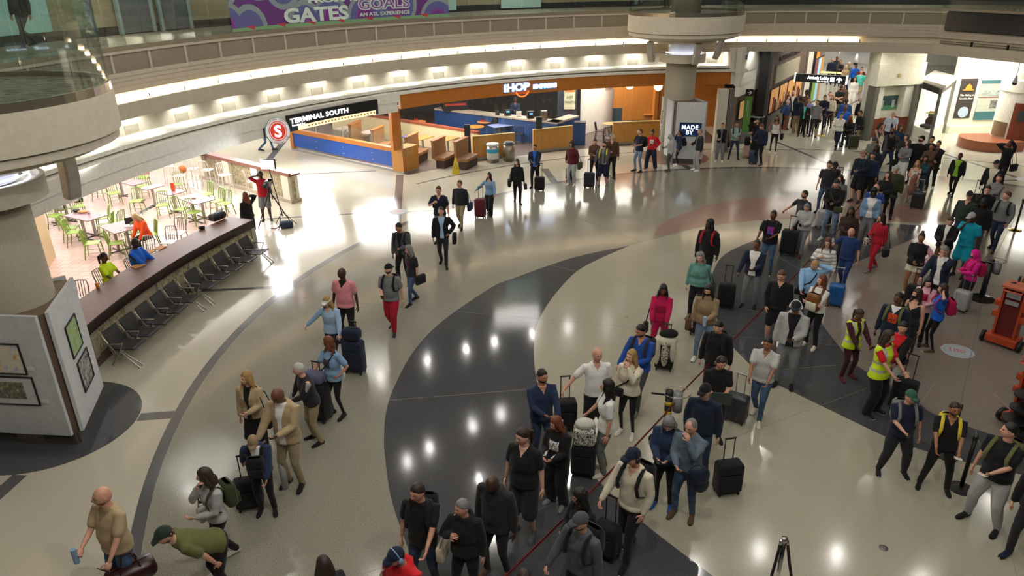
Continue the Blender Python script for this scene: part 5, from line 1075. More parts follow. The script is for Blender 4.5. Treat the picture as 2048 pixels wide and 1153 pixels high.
for px, lab in (((835, 236), 'dark glazed display rack'),): pass
ca, cb, cc_ = G(868, 217, 1.12)[:2], G(1114, 246, 1.12)[:2], G(1158, 232, 1.12)[:2]
t = thing('service_counter', 'long navy service counter with pale worktop inside the restaurant', 'counter')
mb = MB(); wallseg(mb, ca, cb, .55, 0, 1.06); wallseg(mb, cb - [0, .0], cc_, .5, 0, 1.06); build('base', mb, M_NAVY, t); mb = MB(); wallseg(mb, ca - [0, .06], cb - [0, .06], .65, 1.06, 1.14); wallseg(mb, cb - [0, .06], cc_, .6, 1.06, 1.14); build('worktop', mb, MAT('pale worktop', '#a49888', .4), t)
for i, (f, lab, s_, m_) in enumerate(((.18, 'black grab-and-go case on the left of the service counter', (1.3, .6, .8), M_BLACK), (.62, 'cash register with a lit screen on the service counter, left', (.30, .26, .30), M_BLACK), (.80, 'cash register with a lit screen on the service counter, right', (.34, .3, .34), M_BLACK), (.71, 'small white card holder on the service counter', (.26, .06, .28), MAT('paper white', '#bdb8b0', .6)), (.90, 'steel coffee urn on the service counter', (.30, .3, .45), M_STEEL))):
    q = ca + (cb - ca)*f + np.array([.02, .28]); t = thing(('display_case', 'cash_register', 'cash_register', 'card_holder', 'coffee_urn')[i], lab, 'equipment', (q[0], q[1], 1.14), .2); part('body', m_, t, ('b', (0, 0, s_[2]/2), s_, .03))
    if 'register' in lab: part('screen', EMIT('till screen', '#5a9ce8', 2), t, ('b', (0, -s_[1]/2 - .01, s_[2]*.7), (.16, .01, .07)))
    if 'case' in lab and 'black' in lab: part('contents', MAT('packs', '#8a2a20', .5), t, ('b', (0, -.31, .3), (1.1, .02, .12)), ('b', (0, -.31, .55), (1.1, .02, .12)))
# back walls of the restaurant
def wall(name, a, b_, t_, z0, z1, m_):
    mb = MB(); wallseg(mb, a, b_, t_, z0, z1); return struct(name, mb, [m_])
wall('wall_back', (-8.2, 44.5), (6.5, 41.6), .2, 0, 3.5, MAT('dark kitchen wall', '#33302e', .6)); wall('wall_kitchen', (2.4, 36.9), (3.35, 36.75), .2, 0, 3.5, MAT('slate wall', '#3a3d48', .5))
p0, p1 = G(1190, 262)[:2], G(1228, 250)[:2]; wall('wall_white', p0 + (p1 - p0)*-.6, p0 + (p1 - p0)*1.8, .2, 0, 3.5, M_WHITE)
wall('wall_booth', G(1228, 262)[:2] + [0, .4], G(1430, 262)[:2] + [.6, 1.2], .2, 0, 3.5, M_ORANGE); wall('wall_partition', (6.4, 41.7), (7.5, 38), .2, 0, 3.5, M_ORANGE)
t = thing('steel_fridge', 'tall stainless refrigerator door beside the white restaurant wall', 'refrigerator', tuple(G(1178, 258))); part('door', MAT('dark steel', '#5c5448', .3, .6), t, ('b', (0, 0, 1.1), (.85, .3, 2.2), .02)); part('handle', M_STEEL, t, ('c', (-.46, -.2, .5), (-.46, -.2, 1.9), .03))
q = G(1108, 225, 1.5); t = thing('menu_poster', 'lit menu poster with an orange dish and the letters JUST and PANTS', 'poster', (3.0, 36.78, 0), -.1); part('board', EMIT('poster cream', '#b8b094', .5), t, ('b', (0, 0, 1.95), (.55, .06, 1.3))); part('picture', MAT('dish orange', '#c87838', .5), t, ('b', (0, -.035, 2.3), (.48, .02, .3)))
for s_, z in (('JUST', 1.85), ('PANTS', 1.6)): lettering('lettering', s_, .16, MAT('poster ink', '#4a4a3c', .6), t, lambda u, v, w, z=z: (u, -.04 - w, v + z), .008, 0, .5)
t = thing('booth_sofa', 'long dark blue-grey upholstered bench where the lone diner sits', 'bench'); A, B_ = G(1228, 246, .45)[:2], G(1322, 240, .45)[:2]; mb = MB(); wallseg(mb, A, B_, .5, 0, .45); build('seat', mb, MAT('blue grey vinyl', '#2c3a44', .4), t); mb = MB(); wallseg(mb, A + [0, .5], B_ + [0, .5], .12, .45, 1.1); build('backrest', mb, MAT('blue grey vinyl', '#2c3a44', .4), t)
for px, lab in (((1246, 221), 'small orange table in front of the lone diner'), ((1296, 224), 'small orange table right of the lone diner')): q = G(*px, .78); gtable(lab, (q[0], q[1] - .3), (1, 0), .62, .5, False, MAT('table #c88040', '#c88040', .35), group='diner tables')
for px, lab in (((1259, 178), 'globe pendant lamp cut by the fascia, left'), ((1316, 181), 'full round globe pendant lamp, right')):
    q = G(*px, 2.62); q = q*(1.035, 1.035, 1); t = thing('globe_lamp', lab, 'lamp', (q[0], q[1], 0)); part('cord', M_BLACK, t, ('c', (0, 0, 2.8), (0, 0, 3.5), .008)); part('globe', EMIT('globe glow', (1, .85, .66), 7), t, ('e', (0, 0, 2.62), (.20, .20, .20)), smooth=True)
t = thing('framed_print', 'framed line drawing on the white restaurant wall', 'picture'); d_ = unit(p1 - p0); o_ = p0 + d_*.9 - [.02, .05]; mb = MB(); wallseg(mb, o_, o_ + d_*.6, -.03, 2.0, 2.75); build('frame', mb, MAT('print grey', '#9a9890', .6), t)
# ---------------------------------------------------------------- corridor mouth right of the restaurant
wc = G(1463, 290)[:2]; wc2 = G(1512, 262)[:2]
d_ = unit(wc2 - wc); 
mb = MB(); prism(mb, [pol(20.55, 88.6)[:2], wc + [-.05, .2], wc + [.05, .9], pol(21.8, 88.9)[:2]], 2.78, 4.4); wallseg(mb, wc + [0, -.1], wc2 + d_*2.6, .25, 3.28, 4.4); wallseg(mb, wc + [.05, 0], wc2 + d_*2.4, .25, 2.72, 3.28); wallseg(mb, wc + [.1, .1], wc2 + d_*2.2, .2, 2.22, 2.72); struct('wall_corner', mb, [M_WHITE])
mb = MB(); wallseg(mb, wc + [.05, .15], wc2, .15, .0, 2.25); struct('wall_side', mb, [WOOD('weathered plank wall', '#6d5a4c', .4, .5, 'X')])
mb = MB(); wallseg(mb, wc2 + d_*.05, wc2 + d_*2.4, .2, 0, 2.72); struct('wall_recess', mb, [M_CREAMW]); mb = MB(); wallseg(mb, wc2 + d_*.1 - [-.01, .02], wc2 + d_*2.3 - [-.01, .02], .05, .0, 1.0); struct('baseboard_recess', mb, [MAT('red brown dado', '#7c3a26', .5)])
q = G(1436, 305); mb = MB(); mb.box((q[0], q[1] + .2, 1.4), (.42, .35, 2.8)); struct('trim_7', mb, [M_CREAMW]); mb = MB(); mb.box((q[0] + .38, q[1] + .25, 1.4), (.22, .35, 2.8)); struct('trim_8', mb, [M_GREYFR])
t = thing('lit_poster', 'pale orange lit poster in a black frame on the plank wall', 'poster'); o_ = wc + d_*.35 - [-.02, .04]; mb = MB(); wallseg(mb, o_, o_ + d_*1.3, -.04, 1.1, 2.0); build('frame', mb, M_BLACK, t); mb = MB(); wallseg(mb, o_ + d_*.05 + [.02, -.045], o_ + d_*1.25 + [.02, -.045], -.01, 1.15, 1.95); build('sheet', mb, EMIT('poster peach', '#c89c64', .35), t)
q = G(1487, 285); t = thing('totem_sign', 'slim green upright sign with a white arrow on a dark head', 'sign', (q[0], q[1], 0), Yaw(q, -20)); part('panel', MAT('sign green', '#5a8a3c', .5), t, ('b', (0, 0, 1.35), (.34, .08, 1.7))); part('head', M_BLACK, t, ('b', (0, 0, 2.35), (.34, .085, .32))); part('base', MAT('totem base', '#6c6f6c', .5), t, ('b', (0, 0, .25), (.5, .3, .5), .04))
mb = MB(); mb.rings([np.array([(x, -.05 - w, z + 2.35) for x, z in ((-.11, -.02), (.02, -.02), (-.03, -.09), (.02, -.09), (.11, 0), (.02, .09), (-.03, .09), (.02, .02), (-.11, .02))]) for w in (0, .008)]); build('arrow', mb, MAT('arrow white', '#d8d8d8', .5), t)
part('text_lines', MAT('arrow white', '#d8d8d8', .5), t, ('b', (-.05, -.043, 1.75), (.02, .006, .5)), ('b', (.02, -.043, 1.6), (.015, .006, .7)))
q = G(1498, 272); t = thing('info_desk', 'small grey round-topped desk beside the green sign', 'desk', (q[0] + .3, q[1] + .2, 0)); mb = MB(); lathe(mb, (0, 0, 0), [(.1, 0), (.1, .9), (.42, .92), (.42, .96), (.1, .96)], 24); build('top', mb, MAT('grey top', '#8f948c', .4), t)
# mural wall of the corridor
bA, bB = np.array([12.75, 36.35]), np.array([21.9, 50.5]); dw = unit(bB - bA); nw = np.array([dw[1], -dw[0]])
mb = MB(); wallseg(mb, bA, bA + dw*8.2, .4, 0, 4.4); struct('wall_mural', mb, [brick_mat('brown brick', '#5d4a40', '#6a564a', '#4a3c34', .24, .07, .8, .006)])
mb = MB(); wallseg(mb, bA - dw*.55, bA + dw*.02, .42, 0, 4.4); struct('trim_9', mb, [M_BLACK])
mb = MB(); wallseg(mb, bA + dw*8.2, bA + dw*9.6, .5, 0, 4.4); struct('trim_10', mb, [M_WHITE])
def onwall(u, z, w=0.): p_ = bA + dw*u + nw*w; return np.array([p_[0], p_[1], z])
def wp(name, t, u0, u1, z0, z1, w0, w1, m_):
    mb = MB(); mb.rings([np.array([onwall(u, z, w) for u, z in ((u0, z0), (u1, z0), (u1, z1), (u0, z1))]) for w in (w0, w1)]); return build(name, mb, m_, t)
t = thing('stone_relief', 'long pale carved stone relief set in the brown brick wall', 'relief'); wp('frame', t, .7, 5.7, 2.30, 3.30, 0, .04, MAT('relief frame', '#5a4a40', .6)); wp('relief', t, .8, 5.6, 2.38, 3.22, .03, .09, MAT('carved stone', '#a09a84', .8, bmp=1., bs=14, var=.2, vs=20))
t = thing('wall_lettering', 'dark metal letters along the top of the brick wall', 'lettering'); lettering('lettering', 'TRANSFORMATION', .30, MAT('letter bronze', '#2e231e', .5), t, lambda u, v, w: onwall(1.2 + u, 3.42 + v, .03 + w), .03, .01, 0, 4.4)
for k in range(4):
    t = thing('display_window', 'warm lit display window in the brick wall, ' + ('nearest to us', 'second from us', 'third from us', 'furthest from us')[k], 'display window'); u0 = .25 + k*1.75
    wp('frame', t, u0, u0 + 1.62, .95, 2.2, 0, .05, M_BLACK); wp('lit_back', t, u0 + .08, u0 + 1.54, 1.0, 2.12, .04, .06, EMIT('display warm', ('#c08a50', '#b87f48', '#9a8a88', '#c8a070')[k], .55))
    for j in range(4): wp('exhibit', t, u0 + .2 + .33*j, u0 + .38 + .33*j, 1.02, 1.25 + .16*((j*7 + k) % 4), .05, .09 + .02*j, MAT(('exhibit pale', 'exhibit red', 'exhibit brown')[(j + k) % 3], ('#c9b090', '#8a4638', '#5a4030')[(j + k) % 3], .6))
mb = MB(); mb.rings([np.array([onwall(u, z, w) for u, z in ((.0, 0), (7.4, 0), (7.4, .92), (0, .92))]) for w in (.0, .10)]); struct('baseboard_mural', mb, [MAT('dark stone dado', '#2e2824', .4)])
# shop window with coloured panels further down
for k, (c1, u0, z0, z1, em) in enumerate((('#c88a34', 9.9, 2.7, 4.0, .5), ('#8a5a5c', 10.7, 2.7, 4.0, .1), ('#6a7a74', 11.5, 2.7, 4.0, .1), ('#8a5a5c', 9.9, 1.5, 2.6, .1), ('#a8c8e0', 10.7, 1.5, 2.6, .6), ('#c8964c', 11.5, 1.5, 2.6, .3), ('#7a9a3c', 9.9, .1, 1.4, .3), ('#8ac0d8', 10.7, .1, 1.4, .5), ('#b88a58', 11.5, .1, 1.4, .2))):
    t = thing('window_poster', ('gold', 'dusty rose', 'grey green', 'mauve', 'pale blue', 'amber', 'lime green', 'sky blue', 'tan')[k] + ' poster in the shop window down the corridor, ' + ('top row', 'middle row', 'bottom row')[k//3], 'poster'); wp('sheet', t, u0, u0 + .72, z0, z1, .10, .14, EMIT('poster ' + c1, c1, em))
mb = MB(); wallseg(mb, bA + dw*9.6, bA + dw*12.6, .5, 0, 4.4); wallseg(mb, bA + dw*12.6, bA + dw*12.4 - nw*7, -.4, 0, 4.4); struct('wall_shop', mb, [MAT('dark shopfront', '#3c302a', .5)])
# end of the corridor
e0, e1 = G(1655, 138)[:2] + dw*4, G(1740, 140)[:2] + dw*5; mb = MB(); wallseg(mb, e0 - [9, -3], e1 + [9, -3], .3, 0, 5); struct('wall_end', mb, [M_WHITE])
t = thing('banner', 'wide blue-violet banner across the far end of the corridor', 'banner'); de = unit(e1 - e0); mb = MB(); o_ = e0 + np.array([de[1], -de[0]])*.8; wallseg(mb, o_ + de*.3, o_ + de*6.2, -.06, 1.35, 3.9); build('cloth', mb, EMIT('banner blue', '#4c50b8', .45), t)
mb = MB(); mb.rings([np.array([np.append(o_ + de*u - np.array([-de[1], de[0]])*w*-1 + np.array([de[1], -de[0]])*w, z) for u, z in ((.3, 2.9), (1.6, 3.9), (2.1, 3.9), (.6, 2.6))]) for w in (.07, .09)]); build('orange_flash', mb, MAT('flash orange', '#c4705a', .5), t)
for z, x0, x1 in ((3.3, 1.9, 5.9), (2.85, 2.2, 5.4), (2.5, 2.2, 4.6)):
    mb = MB(); k = x0
    while k < x1: wallseg(mb, o_ + de*k + np.array([de[1], -de[0]])*.08, o_ + de*(k + .3) + np.array([de[1], -de[0]])*.08, -.02, z, z + .22); k += .42
    build('text_line', mb, MAT('banner letters', '#9aa0e0', .5), t)
# pillar with poster niche, glass exhibit case, posters, round column
pL, pR = G(1732, 282)[:2], G(1818, 275)[:2]; dp = unit(pR - pL); npv = np.array([dp[1], -dp[0]]); Lp = np.linalg.norm(pR - pL)
def ps(name, u0, u1, z0, z1, w0, w1, m_, par=None, st=True):
    mb = MB(); mb.rings([np.array([np.append(pL + dp*u + npv*w, z) for u, z in ((u0, z0), (u1, z0), (u1, z1), (u0, z1))]) for w in (w0, w1)]); o_ = build(name, mb, m_, par)
    if st and par is None: o_['kind'] = 'structure'
    return o_
ps('wall_pier', 0.1, Lp, 0, 4.4, -.9, -.45, M_CREAMW); ps('trim_11', -.06, Lp + .1, 2.55, 3.55, -.5, .06, M_CREAMW); ps('trim_12', -.02, Lp + .05, 3.55, 4.45, -.5, .0, M_CREAMW)
ps('trim_13', 0, .22, 0, 2.56, -.5, .02, M_GREYFR); ps('trim_14', Lp - .2, Lp + .02, 0, 2.56, -.5, .02, M_GREYFR); ps('trim_15', .22, .62, .0, 2.56, -.5, -.12, M_WHITE); ps('trim_16', Lp - .66, Lp - .2, .0, 2.56, -.5, -.12, M_WHITE)
M_RB = MAT('red brown dado', '#7c3a26', .5); ps('baseboard_pier', .22, .64, .12, 1.0, -.5, -.10, M_RB); ps('baseboard_pier', Lp - .68, Lp - .2, .12, 1.0, -.5, -.10, M_RB); ps('baseboard_pier', .6, Lp - .6, .12, .95, -.5, -.42, M_RB)
t = thing('poster', 'green and navy poster with two white bottles in the pillar niche', 'poster'); ps('sheet', .66, Lp - .72, 1.35, 2.0, -.46, -.42, MAT('poster navy', '#2f4a50', .5), t, False); ps('green_strip', .66, Lp - .72, 1.35, 1.55, -.43, -.41, MAT('poster green', '#4a8a62', .5), t, False)
for u in (.8, Lp - 1.05): ps('bottle_shape', u, u + .16, 1.45, 1.8, -.42, -.40, MAT('pale print', '#a8b4a8', .5), t, False)
q = np.append(pL + dp*Lp*.45 + npv*.08, 3.02); t = thing('strobe_alarm', 'small cream fire strobe on the pillar header', 'alarm', q); part('body', MAT('strobe cream', '#bfae72', .5), t, ('b', (0, 0, 0), (.12, .08, .18), .02))
cL, cC, cR = G(1820, 272)[:2], G(1857, 292)[:2], G(1884, 266)[:2]
t = thing('exhibit_case', 'tall glass exhibit case with a seated bear figure and white light inside', 'display case')
cB = cL + (cR - cC)
mb = MB(); prism(mb, [cL, cC, cR, cB], 0, .55); build('plinth', mb, M_WHITE, t); mb = MB(); prism(mb, [cL, cC, cR, cB], 2.32, 2.62); build('header', mb, M_GREYFR, t)
for a, b_ in ((cL, cC), (cC, cR)):
    mb = MB(); wallseg(mb, a, b_, .02, .55, 2.32); build('glass', mb, GB, t)
for a in (cL, cC, cR): part('mullion', M_GREYFR, t, ('b', (a[0], a[1], 1.31), (.10, .10, 2.62)))
mb = MB(); wallseg(mb, cL + [.08, .0], cR - [.05, .02], .04, .5, 2.3); build('back', mb, EMIT('case white', '#e8e4d8', .9), t)
mb = MB(); wallseg(mb, cL + unit(cC - cL)*.12 - [.0, .02], cC - unit(cC - cL)*.12 - [0, .02], -.03, 2.34, 2.60); build('dark_sign', mb, M_BLACK, t)
lamp('AREA', tuple(np.append((cC + cB)/2, 2.28)), 60, (1, .98, .92), .8, aim=tuple(np.append((cC + cB)/2, 0)))
q = (cL*.3 + cC*.45 + cR*.25); t = thing('exhibit_figure', 'brown seated figure in a straw hat inside the glass case', 'figure', (q[0], q[1], .55), Yaw(q, 40)); part('body', MAT('figure brown', '#4a3a30', .8), t, ('e', (0, 0, .28), (.24, .22, .28)), ('e', (.02, -.05, .62), (.14, .14, .16)), ('e', (-.14, -.26, .12), (.09, .2, .09)), ('e', (.14, -.26, .12), (.09, .2, .09)), smooth=True)
mb = MB(); lathe(mb, (.02, -.05, .72), [(.01, .10), (.10, .09), (.12, .02), (.26, .0), (.26, -.01), (.1, -.01)][::-1], 20); build('hat', mb, MAT('straw', '#b89a5a', .8), t); part('trousers', MAT('figure blue', '#3f5f7c', .8), t, ('e', (0, -.12, .12), (.26, .2, .12)), smooth=True)
hp_ = [cL + npv*0, cR + [.2, .1], cR + [.2, .1] + unit(cR - cC)*2.5, cL + unit(cR - cC)*4]; mb = MB(); prism(mb, [cL + [-.05, .0], cC + [.12, -.1], cR + [.15, 0], cB + [0, .1]], 2.62, 2.75); struct('trim_17', mb, [M_WHITE])
mb = MB(); wallseg(mb, cR + [.1, -.05], G(1990, 258)[:2] + [2.5, -.6], .3, 0, 4.4); struct('wall_right', mb, [M_CREAMW]); wR0 = cR + [.1, -.05]; wR1 = G(1990, 258)[:2] + [2.5, -.6]; dr_ = unit(wR1 - wR0); nr_ = np.array([dr_[1], -dr_[0]])
mb = MB(); wallseg(mb, wR0 + nr_*.02, wR1 + nr_*.02, -.25, 0, .38); struct('trim_18', mb, [M_CREAMW])
def rp(name, t, u0, u1, z0, z1, w, m_):
    mb = MB(); mb.rings([np.array([np.append(wR0 + dr_*u + nr_*ww, z) for u, z in ((u0, z0), (u1, z0), (u1, z1), (u0, z1))]) for ww in (-.005, w)]); return build(name, mb, m_, t)
def uwall(px, py):
    d = ray(px, py); A_ = np.array([[d.x, -dr_[0]], [d.y, -dr_[1]]]); s_, u = np.linalg.solve(A_, wR0 + nr_*.05); return u, EYE + s_*d.z
u0, z1 = uwall(1925, 158); u1, _ = uwall(1958, 158); _, z0 = uwall(1911, 237); ub, _ = uwall(1940, 237)
t = thing('hanging_banner', 'dark banner with an orange hat and The Making of Cookie Bear', 'banner'); rp('cloth', t, u0, u1, z0, z1, .03, MAT('banner charcoal', '#38302e', .6))
mb = MB(); uc = (u0 + u1)/2; mb.rings([np.array([np.append(wR0 + dr_*(uc + x*.30) + nr_*w, z1 - .52 + z*.30) for x, z in ((-1, 0), (-.6, .05), (-.45, .6), (0, .95), (.45, .6), (.6, .05), (1, 0), (.8, -.12), (-.8, -.12))]) for w in (.06, .08)]); build('hat_emblem', mb, MAT('hat orange', '#d88a30', .5), t)
for s_, z in (('The Making of', .82), ('Cookie Bear', .98)): lettering('lettering', s_, .13, MAT('banner white text', '#d0ccc4', .5), t, lambda u, v, w, z=z: np.append(wR0 + dr_*(uc + u) + nr_*(.065 + w), z1 - z + v), .01, .003, .5, (u1 - u0)*.86)
mb = MB(); mb.rings([np.array([np.append(wR0 + dr_*(uc + .26*math.cos(q)) + nr_*w, z1 - 1.6 + .26*math.sin(q)) for q in np.linspace(0, 2*math.pi, 28, endpoint=False)]) for w in (.06, .08)]); build('round_emblem', mb, MAT('emblem pale blue', '#a8b8c8', .5), t)
v0, y1 = uwall(1966, 160); v1, _ = uwall(1996, 158); _, y0 = uwall(1945, 240)
t = thing('wall_poster', 'pale poster with a drawing of a man at work, teal bands top and bottom', 'poster'); rp('sheet', t, v0, v1 + .5, y0, y1, .06, MAT('poster pale', '#b0b4a6', .6)); rp('teal_band', t, v0, v1 + .5, y1 - .18, y1 - .02, .07, MAT('teal band', '#3c6a70', .6)); rp('teal_band', t, v0, v1 + .5, y0, y0 + .4, .07, MAT('teal band', '#3c6a70', .6)); rp('drawing', t, v0 + .1, v1 + .3, y0 + 1.15, y1 - .5, .07, artmat('line drawing', ('#a8b0a8', '#8f9a98', '#3a4648'), 7, 'CONSTANT')); rp('photo', t, v1 - .1, v1 + .25, y0 + .55, y0 + .95, .07, artmat('small photo', ('#2a2a28', '#7a7a74', '#b0b0a8'), 9)); rp('red_rule', t, v0, v1 + .5, y0 + 1.08, y0 + 1.11, .07, M_RB)
ctr = G(2010, 300)[:2] + np.array([.9, .9])
t = thing('column', 'big white round column at the right edge with a red-brown door panel', 'column', (ctr[0], ctr[1], 0)); mb = MB(); lathe(mb, (0, 0, 0), [(1.0, 0), (1.0, 2.45), (1.06, 2.5), (1.06, 3.0), (1.0, 3.05), (1.0, 4.4)], 48); build('shaft', mb, M_WHITE, t, False)
a0 = math.atan2(-ctr[1] + 0, -ctr[0]) + .25
mb = MB(); mb.rings([np.array([(r*math.cos(q), r*math.sin(q), z) for r, z in ((1.0, .12), (1.03, .12), (1.03, 2.05), (1.0, 2.05))]) for q in np.linspace(a0 - .55, a0 + .35, 12)]); build('door', mb, MAT('red brown door', '#7a3c28', .3), t)
mb = MB(); mb.rings([np.array([(r*math.cos(q), r*math.sin(q), z) for r, z in ((1.02, 1.25), (1.05, 1.25), (1.05, 1.72), (1.02, 1.72))]) for q in np.linspace(a0 - .35, a0 + .15, 8)]); build('plaque', mb, MAT('plaque grey', '#3c3f40', .4), t)
mb = MB(); mb.rings([np.array([(r*math.cos(q), r*math.sin(q), z) for r, z in ((1.0, .5), (1.06, .5), (1.06, 1.15), (1.0, 1.15))]) for q in np.linspace(a0 - 1.35, a0 - .65, 8)]); build('bronze_shield', mb, MAT('shield', '#8a7458', .3, .5), t)
pc_ = G(1960, 300)[:2] + np.array([.55, .55]); t = thing('round_bench', 'curved red-brown granite bench wrapped round the white column', 'bench', (pc_[0], pc_[1], 0)); mb = MB(); prism(mb, [(1.15*math.cos(q), 1.15*math.sin(q)) for q in np.linspace(2.2, 4.9, 18)] + [(1.1, -1.0), (1.1, .9)], 0, .44); build('body', mb, MAT('red granite', '#9c5c40', .3, var=.15, vs=60), t)
q = G(2031, 160, 3.2); t = thing('dome_camera', 'white dome security camera on a thin pole, upper right', 'camera', (q[0], q[1], 0)); part('pole', M_STEEL, t, ('c', (0, 0, 3.3), (0, 0, 4.4), .015)); part('housing', MAT('housing white', '#cdd0d2', .3), t, ('c', (0, 0, 3.08), (0, 0, 3.38), .11, .05)); part('dome', M_BLACK, t, ('e', (0, 0, 3.06), (.10, .10, .09)), smooth=True)
q = G(1714, 112, 3.3); t = thing('dome_camera', 'white dome security camera hanging in the corridor mouth', 'camera', (q[0], q[1], 0)); part('pole', M_STEEL, t, ('c', (0, 0, 3.3), (0, 0, 4.5), .015)); part('housing', MAT('housing white', '#cdd0d2', .3), t, ('c', (0, 0, 2.95), (0, 0, 3.4), .13, .04)); part('dome', M_BLACK, t, ('e', (0, 0, 2.92), (.12, .12, .10)), smooth=True)
# arrivals sign
sa, sb_ = G(1590, 163, 2.7)[:2], G(1690, 169, 2.7)[:2]; t = thing('hanging_sign', 'black overhead sign reading Arrivals Lobby with a white up arrow', 'sign'); ds = unit(sb_ - sa); Ls = np.linalg.norm(sb_ - sa); mb = MB(); wallseg(mb, sa, sb_, .18, 2.7, 3.06); build('box', mb, M_BLACK, t)
mb = MB(); wallseg(mb, sa - ds*.06, sa, .2, 2.68, 3.08); wallseg(mb, sb_, sb_ + ds*.06, .2, 2.68, 3.08); build('lit_end', mb, EMIT('end glow', '#d8e8f0', 1.5), t)
mb = MB(); wallseg(mb, sa + ds*1.2 + [0, .3], sb_ + [-.1, .35], .02, 3.12, 3.2); build('yellow_edge', mb, EMIT('yellow glow', '#e0d890', 1), t)
for u in (.4, Ls - .4): q = sa + ds*u + [0, .1]; part('hanger', M_STEEL, t, ('c', (q[0], q[1], 3.06), (q[0], q[1], 4.5), .012))
fs = lambda u, v, w: np.append(sa + ds*u + np.array([ds[1], -ds[0]])*(.012 + w), 2.7 + v)
lettering('lettering', 'Arrivals Lobby', .19, EMIT('sign plain white', '#eef4f4', 3), t, lambda u, v, w: fs(u + Ls*.24, v + .16, w), .008, .006, 0, Ls*.44); lettering('caption', 'Salon de llegadas', .09, EMIT('sign plain white', '#eef4f4', 3), t, lambda u, v, w: fs(u + Ls*.44, v + .05, w), .008, 0, 0, Ls*.24)
for nm, pts in (('arrow', ((.86, .06), (.89, .06), (.89, .19), (.93, .15), (.93, .21), (.875, .29), (.82, .21), (.82, .15), (.86, .19))), ('pictogram', ((.70, .08), (.78, .08), (.78, .28), (.70, .28)))):
    mb = MB(); mb.rings([np.array([fs(u*Ls, v, w) for u, v in pts]) for w in (0, .012)]); build(nm, mb, EMIT('sign plain white', '#eef4f4', 3), t)
t = thing('wall_strobe', 'small grey box on the white wall right of the restaurant', 'alarm', tuple(np.append(wc + d_*.55 - [-.03, .12], 3.95))); part('body', M_GREYFR, t, ('b', (0, 0, 0), (.08, .06, .2)))
# upper gallery people's planter, far right
q = G(1985, 5, 6.1); 
# ---------------------------------------------------------------- barriers
def stanchion(px, label, base='k', h=.98, z=0., red=False, rope=False, lean=None):
    q = G(*px); t = thing('barrier_post', label, 'barrier post', (q[0], q[1], 0)); bm = {'k': M_BLACK, 'gold': MAT('polished brass', '#c8a84a', .2, 1.), 'y': MAT('yellow base', '#d8b820', .5), 's': M_CHROME}[base]
    mb = MB(); lathe(mb, (0, 0, 0), [(.01, 0), (.185, 0), (.185, .015), (.12, .035), (.035, .05)], 32); build('base', mb, bm, t, False); part('post', M_BLACK if not rope else M_CHROME, t, ('c', (0, 0, .04), (0, 0, h), .032 if not rope else .03)); part('head', MAT('belt head', '#3a1212' if red else '#1c1c1e', .4) if not rope else M_CHROME, t, ('c', (0, 0, h - .02), (0, 0, h + .06), .04)); return q
P1 = stanchion((1744, 425), 'black belt post in the crowd holding the far end of the red belt'); P3 = stanchion((2030, 461), 'tall black belt post with a shiny brass base, right edge', 'gold'); P4 = stanchion((1893, 912), 'black belt post behind the man in the dark polo', red=True); P5 = stanchion((1921, 978), 'black belt post with a flat round base behind the man in grey sweatpants'); P6 = stanchion((1643, 272), 'black belt post with a yellow base at the corridor mouth', 'y')
q = stanchion((1548, 1195), 'chrome rope post with two dark ropes at the bottom edge', 's', .98, rope=True)
for s_, lab, c_ in ((-1, 'black velvet rope hanging left from the chrome post', '#15151a'), (1, 'dark red velvet rope hanging right from the chrome post', '#3a0f14')):
    t = thing('velvet_rope', lab, 'rope'); e = np.array([q[0] + s_*.42, q[1] - .45]); P = [np.array([q[0] + s_*.04, q[1], .98]) + (np.array([e[0], e[1], .55]) - np.array([q[0], q[1], .98]))*f - np.array([0, 0, .75*math.sin(f*math.pi)*.9]) for f in np.linspace(0, 1, 9)]
    part('rope', MAT('rope ' + c_, c_, .7), t, ('t', P, [.02]*9)); part('hook', M_CHROME, t, ('t', [P[0], P[0]*.88 + P[1]*.12], [.024, .024]))
def tower(px, label, rz, stripes):
    q = G(*px); t = thing('belt_barrier_tower', label, 'barrier post', (q[0], q[1], 0), rz); mb = MB(); lathe(mb, (0, 0, 0), [(.01, 0), (.30, 0), (.30, .03), (.18, .08), (.06, .10)], 32); build('base', mb, MAT('shiny black', '#141414', .15), t, False); part('post', M_BLACK, t, ('c', (0, 0, .08), (0, 0, .98), .065))
    if stripes:
        for k in range(4): part('yellow_stripe', MAT('stripe yellow', '#c8b020', .5), t, ('c', (0, 0, .20 + .2*k), (0, 0, .28 + .2*k), .068))
    for x, y in ((.14, -.08), (.18, .10)): part('belt_drum', MAT('drum grey', '#77787a', .4), t, ('c', (x, y, .72), (x, y, .98), .085))
    part('guard_ring', M_CHROME, t, ('t', [(.14 + .23*math.cos(k), .02 + .20*math.sin(k), 1.03) for k in np.linspace(0, 6.28, 20)], [.009]*20)); part('handle', M_BLACK, t, ('c', (-.06, 0, 1.0), (-.30, .06, 1.0), .018)); part('cap', M_BLACK, t, ('c', (0, 0, .98), (0, 0, 1.08), .07)); return q
P2 = tower((1330, 885), 'black belt tower with yellow stripes, grey drums and a wire guard ring', 0, True); tower((1962, 598), 'black belt tower with grey drums and wide shiny base beside the pink backpack', .1, False)
